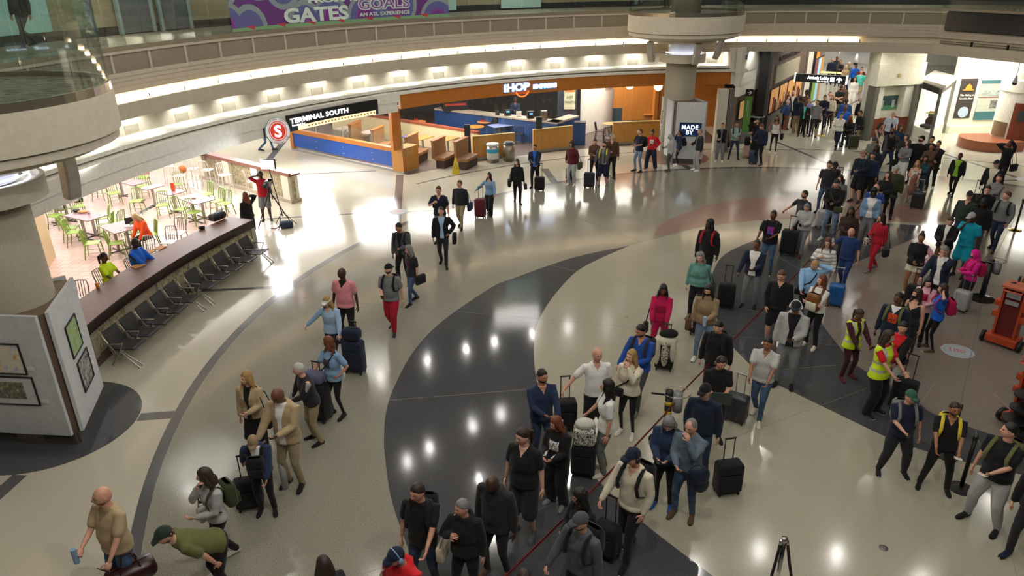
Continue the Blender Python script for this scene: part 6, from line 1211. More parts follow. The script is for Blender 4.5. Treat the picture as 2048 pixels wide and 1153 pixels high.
def belt(a, b_, label, sag=.03, z=.93, tw=0, h=.05, c_='#7c1a18'):
    t = thing('barrier_belt', label, 'belt'); a, b_ = np.array(a[:2]), np.array(b_[:2]); mb = MB(); n = 14; dd = unit(b_ - a); nn = np.array([-dd[1], dd[0]])*.002; out = []
    for f in np.linspace(0, 1, n):
        p_ = a + (b_ - a)*f; zz = z - sag*4*f*(1 - f); out.append(np.array([(p_[0] + nn[0], p_[1] + nn[1], zz), (p_[0] - nn[0], p_[1] - nn[1], zz), (p_[0] - nn[0], p_[1] - nn[1], zz - h), (p_[0] + nn[0], p_[1] + nn[1], zz - h)]))
    mb.rings(out); build('webbing', mb, MAT('belt ' + c_, c_, .6), t)
belt(P1, P2 + [.2, .12, 0], 'long red belt from the crowd post to the striped tower', .08); P0 = G(985, 1180, .9); belt(P2 + [.1, -.1, 0], P0, 'red belt from the striped tower down to the bottom edge', .05)
belt(P3, G(1962, 598), 'thin black belt from the brass post to the drum tower', .02, .95, h=.02, c_='#1a1a1c'); belt(G(1962, 598), P4, 'thin black belt from the drum tower to the post behind the dark polo', .02, .95, h=.02, c_='#1a1a1c')
belt(P6, G(1765, 200), 'red belt running up the corridor from the yellow-based post', .03); belt(G(1660, 165), G(1758, 185), 'bright red belt across the corridor in front of the queue', .02, 1.0, h=.08, c_='#c03020'); belt(G(1690, 240), G(1758, 262), 'thin black belt low behind the wheelchair', .0, .4, h=.03, c_='#1a1a1c')
# carts of spare barriers
def cart(px, rz, label, dark=False):
    q = G(*px); t = thing('barrier_cart', label, 'cart', (q[0], q[1], 0), rz); OR, ORL = MAT('cart orange', '#a8401a', .45), MAT('cart pale orange', '#b4583a', .5)
    part('base', OR, t, ('b', (0, 0, .16), (.62, .42, .18), .02)); part('back_panel', MAT('cart red', '#5e100c', .6, bmp=.6, bs=30), t, ('b', (0, .02, .78), (.34, .20, 1.1)))
    for s_ in (-1, 1):
        part('upright', OR, t, ('b', (s_*.20, 0, .80), (.05, .26, 1.16), .008)); part('wheel', M_BLACK, t, ('c', (s_*.34, -.10, .13), (s_*.40, -.10, .13), .13))
        for z in (.72, .98): part('hook', OR, t, ('b', (s_*.27, -.04, z), (.12, .16, .14), .02))
    part('top_tray', ORL, t, ('b', (0, 0, 1.42), (.50, .44, .07), .02)); part('handle', MAT('cart orange', '#a8401a', .45), t, ('t', [(-.18, -.2, 1.40), (-.18, -.34, 1.38), (.18, -.34, 1.38), (.18, -.2, 1.40)], [.018]*4)); part('label_plate', MAT('plate grey', '#8c8c8c', .5), t, ('b', (0, -.135, 1.24), (.28, .012, .14)), ('b', (0, -.135, 1.06), (.26, .012, .10)))
    for x in (-.13, .13): part('socket', M_BLACK, t, ('c', (x, .05, 1.452), (x, .05, 1.46), .06))
    if dark:
        for k, (x, y, z) in enumerate(((.12, -.32, .85), (.15, -.36, .60), (.10, -.40, .35), (.18, -.34, .15))): mb = MB(); lathe(mb, (x, y, z), [(.01, 0), (.21, 0), (.21, .03), (.10, .06), (.01, .07)], 28); build('stored_base', mb, M_BLACK, t)
    return t
q = G(1995, 715); cart((2003, 690), Yaw(q, 15), 'orange barrier cart with red back and black wheels, upper one'); q = G(2030, 880); cart((2045, 860), Yaw(q, 35), 'orange barrier cart loaded with round black bases, lower one', True); q = G(2062, 560); cart((2070, 575), Yaw(q, 0), 'orange barrier cart just entering at the right edge, behind the others')
# film crew kit
q = G(568, 452); t = thing('light_stand', 'tall black light stand with a glowing LED panel', 'film light', (q[0], q[1], 0)); hd = np.array([-.24, .04, 2.02])
part('mast', M_BLACK, t, ('t', [(0, 0, .35), hd], [.018, .014]));
for k in range(3): part('leg', M_BLACK, t, ('t', [(0, 0, .5), (.42*math.cos(k*2.09 + .4), .42*math.sin(k*2.09 + .4), .01)], [.012]*2))
Rz = rotz(Yaw(q, 25)); mb = MB(); mb.box(hd + [0, 0, .08], (.50, .10, .34), R=Rz, bev=.02); build('panel_housing', mb, M_BLACK, t); mb = MB(); mb.box(hd + Rz @ v3(0, -.058, .08), (.44, .012, .28), R=Rz); build('led_face', mb, EMIT('led white', (.9, .95, 1), 40), t)
q2 = G(548, 447); t = thing('camera_tripod', 'black tripod holding a television camera', 'tripod', (q2[0], q2[1], 0))
for k in range(3): part('leg', M_BLACK, t, ('t', [(0, 0, 1.15), (.62*math.cos(k*2.09 + 2.0), .62*math.sin(k*2.09 + 2.0), .01)], [.024, .016]))
part('head', M_BLACK, t, ('c', (0, 0, 1.12), (0, 0, 1.28), .05)); t = thing('video_camera', 'grey and black television camera mounted on the tripod', 'camera', (q2[0], q2[1], 1.28), Yaw(q2, 20)); part('body', MAT('camera grey', '#4c4c50', .4), t, ('b', (0, .05, .12), (.16, .42, .20), .03)); part('lens', M_BLACK, t, ('c', (0, -.16, .12), (0, -.40, .12), .06, .075)); part('viewfinder', M_BLACK, t, ('b', (.1, 0, .24), (.14, .12, .08), .01))
q = G(574, 456); t = thing('equipment_bag', 'small blue-black bag on the floor under the light stand', 'bag', (q[0], q[1], 0), .3); part('body', MAT('navy bag', '#1e2c44', .7), t, ('b', (0, 0, .12), (.42, .26, .24), .07)); part('strap', M_BLACK, t, ('t', [(-.2, 0, .1), (-.35, -.05, .03), (-.5, .05, .02)], [.015]*3))
# ---------------------------------------------------------------- luggage and things people carry
def suitcase(p, rz, c, label, h=.55, w=.38, d=.25, handle=.45, hard=False, tilt=0.):
    t = thing('suitcase', label, 'suitcase', (p[0], p[1], 0), rz); m_ = MAT_CLOTH(c) if not hard else MAT('shell ' + c, COLR[c], .35)
    X = mathutils.Matrix.Rotation(tilt, 4, 'X')
    ch = []
    mb = MB(); mb.box((0, 0, .05 + h/2), (w, d, h), bev=.05); ch.append(build('shell', mb, m_, t, True))
    for x in (-1, 1):
        for y in (-1, 1): ch.append(part('wheel', M_BLACK, t, ('c', (x*w*.38 - .015, y*d*.36, .027), (x*w*.38 + .015, y*d*.36, .027), .027)))
    ch.append(part('pocket', m_, t, ('b', (0, -d/2 - .01, .05 + h*.42), (w*.8, .05, h*.55), .02)) if not hard else part('ribs', m_, t, *[('b', (x, -d/2, .05 + h/2), (.02, .015, h*.8), .005) for x in (-w*.3, -w*.1, w*.1, w*.3)]))
    if handle: ch.append(part('handle', M_ALU if hard else M_DKMET, t, ('t', [(-.08, d*.3, h), (-.08, d*.3, h + handle)], [.009]*2), ('t', [(.08, d*.3, h), (.08, d*.3, h + handle)], [.009]*2), ('t', [(-.085, d*.3, h + handle), (.085, d*.3, h + handle)], [.016]*2)))
    if tilt:
        for o_ in ch: o_.data.transform(X)
    return t
def W(J, p):
    """point given in the torso frame of a figure (1.75 m scale) to the world"""
    return np.array(J['root'].matrix_basis @ mathutils.Vector(J['T'](p)*J['K']))
def wearpack(J, c, label, front=False, s=1., c2=None, straps=True):
    """backpack built in the wearer's torso frame and left as a thing of its own"""
    t = thing('backpack', label, 'backpack', J['loc'], J['yaw']); K, RB, T = J['K'], J['RB'], J['T']; sg = -1 if front else 1; b = J['b']
    y0 = sg*(.15 + .12*max(b, 0)*(1.6 if front else .8)) ; m_ = MAT_CLOTH(c) if c != 'tan' else MAT('tan pack', '#7a4a20', .5)
    def bb(c_, d_, bev): mb = MB(); mb.box(T(c_), np.array(d_), R=RB, bev=bev); return mb
    o_ = build('body', bb((0, y0 + sg*.07*s, 1.20), (.30*s, .17*s, .42*s), .07), m_, t, True); o_.data.transform(_S(K)); o_ = build('pocket', bb((0, y0 + sg*.165*s, 1.12), (.24*s, .06*s, .20*s), .025), MAT_CLOTH(c2) if c2 else m_, t, True); o_.data.transform(_S(K))
    if straps:
        f = -sg; yy = .15 + .12*max(b, 0)*1.2 + .012
        for sx in (-1, 1):
            mb = MB(); mb.tube([T((sx*.10, sg*.13, 1.36)), T((sx*.115, sg*.06, 1.45)), T((sx*.12, 0, 1.475)), T((sx*.13, f*.10, 1.42)), T((sx*.135, f*yy, 1.30)), T((sx*.155, f*(yy - .02), 1.16)), T((sx*.19, 0, 1.08))], [(.028, .009)]*7, 8, ref=RB @ v3(0, f, .3)); o_ = build('strap', mb, m_, t, True); o_.data.transform(_S(K))
    return t
def hang(J, side, c, label, kind='tote', z=.78, name='handbag', drop=0., shoulder=True, w=.34, h=.26, d=.12):
    """bag hanging at the side (-1 right, +1 left of the wearer)"""
    K, T = J['K'], J['T']; t = thing(name, label, 'bag', J['loc'], J['yaw']); x = side*(J['sw'] + .15 + .1*max(J['b'], 0)); m_ = MAT_CLOTH(c, 'zig' if kind == 'zig' else None) if c in COLR else MAT(c, c, .6)
    mb = MB(); mb.box(T((x, .02, z)), (d, w, h), bev=min(d, h)*.35); o_ = build('body', mb, m_, t, True); o_.data.transform(_S(K)); mb = MB()
    top = T((side*.13, 0, 1.475)) if shoulder else J['ar'][0 if side < 0 else 1][2]
    mb.tube([T((x, -.12, z + h*.45)), top, T((x, .14, z + h*.45))] if not shoulder else [T((x, -.12, z + h*.45)), T((side*(J['sw'] + .06), -.09, 1.3)), top, T((side*(J['sw'] + .06), .10, 1.3)), T((x, .14, z + h*.45))], [.010]*(3 if not shoulder else 5), 6, rnd=False); o_ = build('strap', mb, m_, t, True); o_.data.transform(_S(K)); return t
def cross(J, c, label, side=1, z=.95):
    K, T = J['K'], J['T']; t = thing('crossbody_bag', label, 'bag', J['loc'], J['yaw']); b = max(J['b'], 0); m_ = MAT_CLOTH(c); x = side*(J['sw'] + .03 + .1*b)
    mb = MB(); mb.box(T((x*.8, -.15 - .2*b, z)), (.22, .09, .16), bev=.03); o_ = build('body', mb, m_, t, True); o_.data.transform(_S(K)); mb = MB(); mb.tube([T((x, -.10 - .1*b, z + .06)), T((0, -.155 - .17*b, 1.20)), T((-side*.10, -.12, 1.38)), T((-side*.12, 0, 1.475)), T((0, .15 + .1*b, 1.25)), T((x, .06, z + .06))], [(.016, .006)]*6, 6); o_ = build('strap', mb, m_, t, True); o_.data.transform(_S(K)); return t
def inhand(J, side, name, cat, label, m_, size, up=.03, fwd=.03, shape='b'):
    sh, el, wr = J['ar'][0 if side < 0 else 1]; K = J['K']; p = wr + unit(wr - el)*.10 + J['RB'] @ v3(0, -fwd, up)
    t = thing(name, label, cat, J['loc'], J['yaw']); mb = MB()
    if shape == 'b': mb.box(p, size, bev=min(size)*.3, R=J['RB'] @ rotx(.6))
    elif shape == 'flat': mb.box(p, size, bev=min(size)*.3, R=J['RB'] @ rotx(1.2))
    else: mb.cyl(p - [0, 0, size[2]/2], p + [0, 0, size[2]/2], size[0])
    o_ = build('body', mb, m_, t); o_.data.transform(_S(K)); return t
PH = MAT('phone black', '#0c0d10', .2)
def phone(J, side, label): t = inhand(J, side, 'phone', 'phone', label, PH, (.075, .010, .15)); return t

# ---------------------------------------------------------------- the crowd
# head px, head py, height, turn (0 front to camera, + towards picture left), arms (their right, left), legs, sex/girth, skin, hair, top, lower, shoes, head (turn, nod), extras, label
A = []
def P(x, y, H, turn, arms, legs, sg, skin, hair, top, low, shoe, hd, ex, label, bend=0, z=0., acc=(), g0=False):
    A.append((x, y, H, turn, arms, legs, sg, skin, hair, top, low, shoe, hd, ex, label, bend, z, acc, g0))
# near left
P(203, 977, 1.86, 60, 'pf', 's', 1.28, 'l', ('none', 'gi'), ('tee', 't'), ('jeans', 'dn'), 'k', (25, 8), ('beard', 'glasses', 'neck=T'), 'bald man with ginger beard and glasses in a tan henley, bottom left corner', acc=(('hand', -1, 'bottle', 'water bottle', 'small blue water bottle in the hand of the bald bearded man', 'sb', (.033, .033, .2), 'c'), ('hand', 1, 'phone', 'phone', 'black phone in the lower hand of the bald bearded man', 'k', (.075, .01, .15), 'b')))
P(432, 1075, 1.80, 75, 'gg', 's', 1.2, 'l', ('short', 'b'), ('tee', 'OL'), ('pants', 'k'), 'k', (0, 5), ('cap=dg', 'beard'), 'man bending forward in an olive t-shirt and dark green cap, bottom left', bend=58, g0='hip')
P(412, 935, 1.70, 70, 'mp', 'w', 1.0, 'l', ('long', 'b'), ('sweater', 'lg'), ('pants', 'k'), ('W', 'w'), (30, 15), ('f',), 'woman with long dark hair in a grey sweater carrying a green backpack, lower left', acc=(('pack', 'ol2', 'large olive green backpack on the woman in the grey sweater'), ('hang', -1, 'W', 'white and grey tote bag hanging from the arm of the woman in the grey sweater', 'tote')))
P(500, 866, 1.75, 15, 'rt', 's', 1.05, 'm', ('short', 'b'), ('jacket', 'N', 'w'), ('pants', 'k'), 'k', (0, 32), ('cap=T', 'open=1.3'), 'man looking down in a tan cap and blue denim jacket, lower left group', bend=8, acc=(('frontpack', 'k', 'black backpack held low in front of the man in the tan cap'),))
P(562, 770, 1.84, 35, 'fp', 's', 1.12, 'b', ('none', 'k'), ('blazer', 't', 'w'), ('pants', 'kh'), ('k', 'k'), (5, 30), ('glasses', 'open=1.2', 'pat=none'), 'bald man in a tan suit holding a long white poster tube')
P(580, 727, 1.78, 75, 'fc', 's', 1.15, 'p', ('short', 'w'), ('vest', 'K'), ('pants', 'kh'), ('k', 'w'), (15, 12), ('longsleeve', 'sleeve=lg'), 'older grey-haired man in a dark vest over a checked shirt, behind the tan suit', bend=12)
P(492, 745, 1.70, 30, 'dp', 's', 1.0, 'p', ('long', 'bl'), ('jacket', 't', 'k'), ('dress', 'k'), 'k', (30, 5), ('f', 'hemz=.12', 'open=1.1'), 'blonde woman in a tan cropped jacket over a long black dress', acc=(('hang', 1, 'k', 'black shoulder bag of the blonde woman in the tan jacket', 'tote'),))
P(672, 676, 1.68, 50, 'fh', 's', 1.22, 'l', ('bob', 'au'), ('tee', 'sb'), ('leggings', 'k'), 'k', (60, 10), ('f', 'print=G'), 'woman with auburn hair in a grey-blue print t-shirt and black leggings', acc=(('cross', 'k', 'black crossbody bag on the woman with auburn hair', -1),))
P(655, 590, 1.68, 25, 'of', 'w', 1.0, 'p', ('long', 'bl'), ('blouse', 'lb'), ('pants', 'K'), 'k', (10, 20), ('f', 'cap=w'), 'woman in a white cap and light blue blouse walking with a navy suitcase')
P(684, 537, 1.85, 25, 'dd', 's', 1.2, 'd', ('none', 'k'), ('shirt', 'pk'), ('pants', 'k'), 'k', (20, 8), ('shortsleeve', 'neck=k'), 'bald man in a pink shirt with black undersleeves')
P(782, 527, 1.80, 20, 'pd', 'w', 1.25, 'l', ('short', 'k'), ('tee', 'g'), ('sweats', 'r'), ('K', 'w'), (25, 5), ('cap=k', 'capback', 'beard'), 'bearded man in a grey t-shirt and dark red sweatpants walking', acc=(('pack', 'k', 'black backpack with straps on the man in red sweatpants'), ('phone', -1, 'phone in the hand of the man in red sweatpants')))
P(813, 490, 1.66, 50, 'rd', 'w', 1.05, 'p', ('bob', 'g'), ('tee', 'K'), ('jeans', 'dn'), ('k', 'k'), (15, 15), ('f', 'print=mr', 'glasses'), 'person with grey bob hair in a black band t-shirt and jeans', acc=(('hang', 1, 'k', 'black bag at the hip of the person in the band t-shirt', 'tote', False),))
P(800, 445, 1.76, 25, 'dp', 's', 1.0, 'm', ('short', 'k'), ('jacket', 'G', 'k'), ('pants', 'k'), 'k', (25, 22), ('glasses', 'open=1.3'), 'dark-haired man with glasses in an open grey checked jacket', acc=(('pack', 'k', 'black backpack on the man in the open grey checked jacket'), ('phone', 1, 'phone held low by the man in the grey checked jacket')))
P(885, 413, 1.74, 5, 'dh', 'w', 1.0, 'l', ('short', 'b'), ('jacket', 'k', 'lb'), ('pants', 'K'), 'k', (10, 5), ('open=1.5',), 'slim man in a black cardigan over a pale shirt, one hand on his hip', acc=(('hang', 1, 'k', 'black bag behind the man with his hand on his hip', 'tote', False),))
P(877, 373, 1.80, 15, 'sd', 's', 1.1, 'l', ('short', 'b'), ('polo', 'n'), ('jeans', 'ldn'), 'k', (10, 8), ('glasses',), 'man in a navy polo shirt behind the man in the black cardigan', acc=(('pack', 'k', 'black backpack on the man in the navy polo shirt'),))
P(930, 360, 1.80, 20, 'dd', 'w', 1.1, 'l', ('short', 'B'), ('jacket', 'K'), ('pants', 'kh'), 'k', (30, 5), (), 'man in a dark jacket and khaki trousers walking', acc=(('hang', 1, 'n', 'navy duffel at the side of the man in khaki trousers', 'tote', True),))
P(983, 346, 1.68, 15, 'of', 'w', 1.0, 'l', ('long', 'k'), ('blouse', 'sb'), ('wide', 'k'), ('k', 'w'), (25, 0), ('f',), 'woman in a pale blue blouse and wide black trousers')
P(1039, 318, 1.68, -5, 'dd', 'w', 1.05, 'p', ('bob', 'b'), ('sweater', 'k'), ('pants', 'k'), 'k', (30, 5), ('f',), 'woman dressed all in black walking alone', acc=(('hang', -1, 'k', 'black backpack carried by the woman all in black', 'tote', True), ('hang', 1, 'K', 'small black purse dangling from the hand of the woman all in black', 'small', False)))
P(1076, 289, 1.78, 10, 'pt', 's', 1.1, 'm', ('buzz', 'k'), ('jacket', 'n', 'B'), ('pants', 'k'), 'k', (20, 10), ('open=1.3',), 'man in a navy jacket over a bright blue shirt by a black suitcase')
P(1141, 284, 1.70, 20, 'rd', 's', 1.1, 't', ('afro', 'b'), ('hoodie', 'mr'), ('sweats', 'lg'), ('w', 'w'), (20, 8), ('f',), 'person in a maroon hoodie and light grey sweatpants', acc=(('hang', 1, 'ol', 'olive bag at the side of the person in the maroon hoodie', 'tote', True),))
P(1199, 283, 1.72, 10, 'ft', 's', 1.1, 'l', ('short', 'k'), ('jacket', 'G', 'g'), ('shorts', 'n'), ('g', 'w'), (20, 5), ('beard', 'short=1.0'), 'bearded man in a grey zip jacket and navy shorts', acc=(('pack', 'yl', 'yellow-green backpack beside the man in navy shorts'),))
P(1190, 277, 1.68, -5, 'pp', 's', 1.0, 'l', ('pony', 'b'), ('hoodie', 'br'), ('pants', 'k'), 'k', (0, 20), ('f',), 'woman in a dark brown top standing behind the man in navy shorts')
P(1225, 268, 1.78, 0, 'pd', 's', 1.1, 'l', ('receding', 'g'), ('shirt', 'br'), ('pants', 'k'), 'k', (-40, 10), ('pat=check',), 'older man in a brown plaid shirt behind the blonde woman in cream')
P(1232, 275, 1.68, 60, 'cp', 's', 1.0, 'p', ('long', 'bl'), ('sweater', 'cr'), ('wide', 'cr'), ('w', 'w'), (20, 10), ('f',), 'blonde woman in cream top and cream trousers', acc=(('hang', -1, 'k', 'black shoulder bag of the blonde woman in cream', 'tote', True),))
P(1274, 258, 1.80, 45, 'dp', 's', 1.05, 'l', ('short', 'B'), ('tee', 'n'), ('jeans', 'ldn'), 'k', (25, 5), (), 'man in a navy t-shirt and jeans left of the kiosk', acc=(('pack', 'k', 'black backpack on the man in the navy t-shirt'),))
P(1309, 260, 1.74, 10, 'ph', 'v', 1.2, 't', ('bun', 'k'), ('sweater', 'R'), ('wide', 'n'), ('br', 'k'), (10, 15), ('f', 'print=w'), 'person in a bright red sweatshirt and wide navy trousers')
P(1342, 269, 1.66, 75, 'pd', 's', 1.0, 'b', ('short', 'k'), ('hoodie', 'lg'), ('pants', 'G'), ('br', 'k'), (0, 25), ('hood=lg',), 'person in a pale grey hoodie with the hood up by the kiosk', acc=(('phone', -1, 'phone held by the person with the pale grey hood'),))
P(1356, 261, 1.70, 85, 'md', 's', 1.0, 't', ('pony', 'k'), ('jacket', 'N'), ('leggings', 'k'), ('w', 'w'), (0, 8), ('f',), 'woman in a blue denim jacket and black leggings in front of the screen', acc=(('pack', 'k', 'round black backpack on the woman in front of the screen'),))
P(1402, 258, 1.74, 70, 'pd', 's', 1.05, 'l', ('short', 'g'), ('jacket', 'K', 'g'), ('sweats', 'lg'), ('w', 'w'), (0, 10), (), 'person in a dark jacket and pale grey trousers just right of the kiosk')
P(1442, 246, 1.78, 5, 'mc', 's', 1.05, 'l', ('buzz', 'B'), ('vest', 'k', 'g'), ('sweats', 'g'), ('w', 'w'), (15, 5), ('longsleeve', 'sleeve=g'), 'man in a black vest with grey sleeves and grey sweatpants', acc=(('hang', 1, 'k', 'big black duffel bag carried by the man in the black vest', 'tote', True),))
P(1480, 244, 1.80, -5, 'cx', 'v', 1.0, 'm', ('short', 'k'), ('sweater', 'te2'), ('jeans', 'ddn'), 'k', (0, 5), (), 'man in a pale teal sweatshirt and dark jeans, arms folded', acc=(('pack', 'k', 'black backpack on the man in the pale teal sweatshirt'),))
P(1516, 238, 1.72, 10, 'ux', 's', 1.0, 'l', ('long', 'b'), ('sweater', 'k'), ('pants', 'k'), 'k', (0, 0), ('f',), 'woman in black lifting a hand to her face behind the blue suitcase')
P(1527, 246, 1.78, 40, 'td', 's', 1.1, 'l', ('short', 'B'), ('jacket', 'n'), ('pants', 'k'), ('br', 'k'), (0, 35), (), 'man in navy looking down at the blue suitcase')
P(1553, 232, 1.72, 5, 'hd', 's', 1.0, 't', ('long', 'b'), ('tank', 'w'), ('leggings', 'k'), ('w', 'w'), (15, -5), ('f',), 'woman in a white tank top and black leggings, hand on hip', acc=(('hang', 1, 'k', 'black tote bag held by the woman in the white tank top', 'tote', False),))
# corridor mouth
P(1570, 200, 1.80, -120, 'dd', 's', 1.1, 'p', ('short', 'w'), ('jacket', 'N2'), ('pants', 'BR'), ('BR', 'k'), (30, 0), (), 'white-haired man in a blue jacket and mustard trousers at the display windows', acc=(('pack', 'N2', 'blue backpack with white strap on the white-haired man'),))
P(1577, 191, 1.70, -20, 'pd', 's', 1.0, 'p', ('curly', 'B'), ('sweater', 'G'), ('pants', 'K'), 'k', (0, 0), ('f',), 'brown-haired woman half hidden beside the white-haired man')
P(1587, 182, 1.86, -10, 'dd', 's', 1.0, 'l', ('none', 'k'), ('blazer', 'k', 'w'), ('pants', 'k'), 'k', (10, 5), ('open=1.3', 'beard'), 'tall bald man in a black suit jacket and white shirt in the corridor')
P(1602, 193, 1.80, 150, 'pd', 's', 1.05, 'b', ('short', 'k'), ('blazer', 'n'), ('wide', 'T'), ('w', 'w'), (-30, 0), (), 'man in a navy jacket and tan trousers seen from behind in the corridor')
P(1612, 203, 1.70, 0, 'xd', 's', 1.0, 'b', ('short', 'k'), ('sweater', 'k', 'tq'), ('pants', 'k'), 'k', (0, 0), (), 'person in black with a green lanyard in the corridor')
P(1614, 182, 1.78, 30, 'pd', 's', 1.1, 'b', ('afro', 'k'), ('jacket', 'br'), ('pants', 'k'), 'k', (0, 0), (), 'person with big dark hair against the lit windows')
P(1619, 196, 1.74, 0, 'dd', 's', 1.0, 'l', ('short', 'k'), ('sweater', 'lv'), ('pants', 'K'), 'k', (0, 5), (), 'person in mauve behind the one with the green lanyard')
P(1634, 212, 1.62, 0, 'dd', 'w', 1.15, 'p', ('curly', 'gi'), ('sweater', 'lg'), ('pants', 'kh'), ('br', 'k'), (0, 5), ('f',), 'red-haired person in a pale grey sweater and khaki trousers walking', acc=(('cross', 'k', 'black crossbody bag of the red-haired person', 1),))
P(1636, 200, 1.78, 10, 'dd', 's', 1.1, 'l', ('buzz', 'b'), ('tee', 'g'), ('pants', 'K'), 'k', (20, 5), (), 'man in a grey t-shirt behind the red-haired person')
P(1651, 190, 1.78, 5, 'dp', 's', 1.0, 'l', ('short', 'k'), ('jacket', 'n', 'k'), ('jeans', 'ddn'), ('w', 'w'), (0, 10), (), 'young man in a navy jacket and dark jeans near the yellow-based post')
P(1661, 184, 1.70, 0, 'dd', 's', 1.0, 'p', ('short', 'B'), ('sweater', 'W'), ('pants', 'K'), 'k', (0, 5), (), 'person with tousled brown hair in an off-white top in the corridor')
P(1666, 190, 1.66, 20, 'pd', 's', 1.0, 'p', ('long', 'bl'), ('sweater', 'cr'), ('pants', 'K'), 'k', (0, 5), ('f',), 'blonde woman in beige right behind the young man in navy')
P(1683, 172, 1.84, 0, 'cx', 's', 1.15, 'l', ('short', 'k'), ('tee', 'k'), ('pants', 'cg'), 'k', (0, 8), ('cap=k', 'beard'), 'man with folded arms in a black t-shirt and black cap in the corridor')
P(1688, 168, 1.80, 0, 'dd', 's', 1.1, 'm', ('afro', 'k'), ('jacket', 'br'), ('pants', 'K'), 'k', (0, 0), (), 'person in a dark patterned jacket right behind the man with folded arms')
P(1711, 155, 1.72, 0, 'dd', 's', 1.0, 'l', ('long', 'b'), ('sweater', 'w'), ('wide', 'w'), ('w', 'w'), (0, 0), ('f',), 'woman dressed all in white walking down the corridor')
P(1724, 140, 1.84, 0, 'dd', 's', 1.15, 'l', ('short', 'B'), ('polo', 'tq'), ('shorts', 'kh'), 'k', (0, 0), (), 'big man in a turquoise polo shirt behind the woman in white')
P(1749, 131, 1.84, 20, 'pd', 's', 1.0, 'd', ('short', 'k'), ('hoodie', 'k'), ('pants', 'k'), 'w', (0, 0), (), 'tall man all in black beside the white end wall of the corridor')
P(1713, 128, 1.80, 170, 'dd', 's', 1.1, 'b', ('none', 'k'), ('shirt', 'B'), ('pants', 'k'), 'k', (0, 0), (), 'officer in a bright blue shirt seen from behind in the far queue')
P(1724, 134, 1.74, 0, 'dd', 's', 1.0, 'm', ('short', 'k'), ('sweater', 'mr'), ('pants', 'k'), 'k', (0, 0), (), 'person in maroon right of the blue-shirted officer in the far queue')
P(1693, 131, 1.70, 0, 'pd', 's', 1.0, 'p', ('long', 'bb'), ('sweater', 't'), ('jeans', 'ldn'), 'w', (0, 0), ('f',), 'blonde woman in a tan top in the far queue')
P(1700, 124, 1.80, 60, 'dd', 's', 1.1, 'l', ('none', 'k'), ('jacket', 'cg'), ('pants', 'K'), 'k', (0, 10), (), 'bald man in a grey-green jacket in the far queue')
P(1666, 116, 1.80, 0, 'dd', 's', 1.0, 'l', ('short', 'g'), ('jacket', 'n'), ('pants', 'k'), 'k', (0, 0), (), 'person in navy at the far left of the distant queue')
P(1675, 113, 1.78, -30, 'pd', 's', 1.0, 'b', ('short', 'k'), ('jacket', 'k'), ('pants', 'k'), 'k', (0, 0), (), 'dark-clothed person, second from left in the distant queue')
P(1682, 120, 1.76, 0, 'pp', 's', 1.0, 'm', ('short', 'k'), ('sweater', 'K'), ('pants', 'k'), 'k', (0, 0), (), 'dark-clothed person beside the post in the distant queue')
P(1694, 197, 1.82, 0, 'dd', 's', 1.2, 'd', ('none', 'k'), ('shirt', 'b'), ('pants', 'n'), 'k', (0, 10), (), 'broad man in a blue uniform shirt near the wheelchair, the further one')
P(1692, 211, 1.78, 0, 'dd', 's', 1.1, 'b', ('none', 'k'), ('shirt', 'B'), ('pants', 'n'), 'k', (-10, 10), (), 'man in a bright blue uniform shirt near the wheelchair, the closer one')
P(1727, 195, 1.76, -20, 'dd', 's', 1.0, 'p', ('short', 'w'), ('jacket', 'k', 'w'), ('jeans', 'ddn'), 'k', (0, 0), (), 'white-haired person in a black jacket by the pillar edge in the corridor')
P(1734, 184, 1.72, 0, 'dd', 's', 1.0, 'l', ('long', 'b'), ('sweater', 'g'), ('pants', 'k'), 'k', (0, 0), ('f',), 'dark-haired woman in grey near the pillar edge')
P(1738, 197, 1.68, 10, 'pd', 's', 1.0, 'p', ('short', 'g'), ('sweater', 'R'), ('pants', 'k'), 'k', (0, 5), ('f',), 'person in a red top next to the pillar edge')
P(1684, 226, 1.66, 15, 'dx', 'W', 1.0, 'l', ('short', 'k'), ('blouse', 'w'), ('pants', 'n'), 'k', (-15, 10), ('f', 'glasses'), 'woman in a white blouse leaning on a wheelchair at the corridor mouth')
P(1702, 233, 1.30, 10, 'pp', 'q', 1.0, 'b', ('curly', 'gi'), ('jacket', 'k'), ('pants', 'k'), 'k', (0, 5), ('f',), 'seated person with curly ginger hair in the near wheelchair')
P(1722, 222, 1.28, 60, 'dd', 'q', 1.0, 'm', ('short', 'k'), ('sweater', 'k'), ('jeans', 'dn'), 'k', (0, 10), (), 'seated dark figure in the far wheelchair by the pillar')
# by the pillar
P(1788, 222, 1.80, -20, 'dt', 's', 1.15, 'p', ('short', 'w'), ('shirt', 'lb2'), ('pants', 'n'), 'k', (-10, 15), ('shortsleeve',), 'white-haired man in a pale blue shirt in front of the poster niche', bend=10)
P(1763, 245, 1.68, -50, 'tt', 's', 1.0, 'l', ('long', 'b'), ('tank', 'G'), ('pants', 'k'), 'k', (0, 12), ('f',), 'woman with long brown hair in a grey tank top by the pillar', bend=10)
P(1802, 251, 1.66, 30, 'Rd', 's', 1.0, 'm', ('long', 'b'), ('sweater', 'N'), ('pants', 'k'), 'k', (-60, 0), ('f',), 'woman in blue raising a hand beside the white-haired man')
P(1786, 255, 1.82, -10, 'ch', 'v', 1.15, 'b', ('none', 'k'), ('shirt', 'G'), ('jeans', 'ddn'), 'k', (0, 5), ('beard',), 'bald bearded man wearing a black backpack on his chest', acc=(('frontpack', 'k', 'black backpack worn on the chest of the bald bearded man'),))
P(1751, 274, 1.72, 20, 'pp', 's', 1.0, 'l', ('short', 'k'), ('hoodie', 'cg'), ('pants', 'K'), 'k', (0, 20), ('beanie=G',), 'person in a grey beanie and grey hoodie left in the dense crowd')
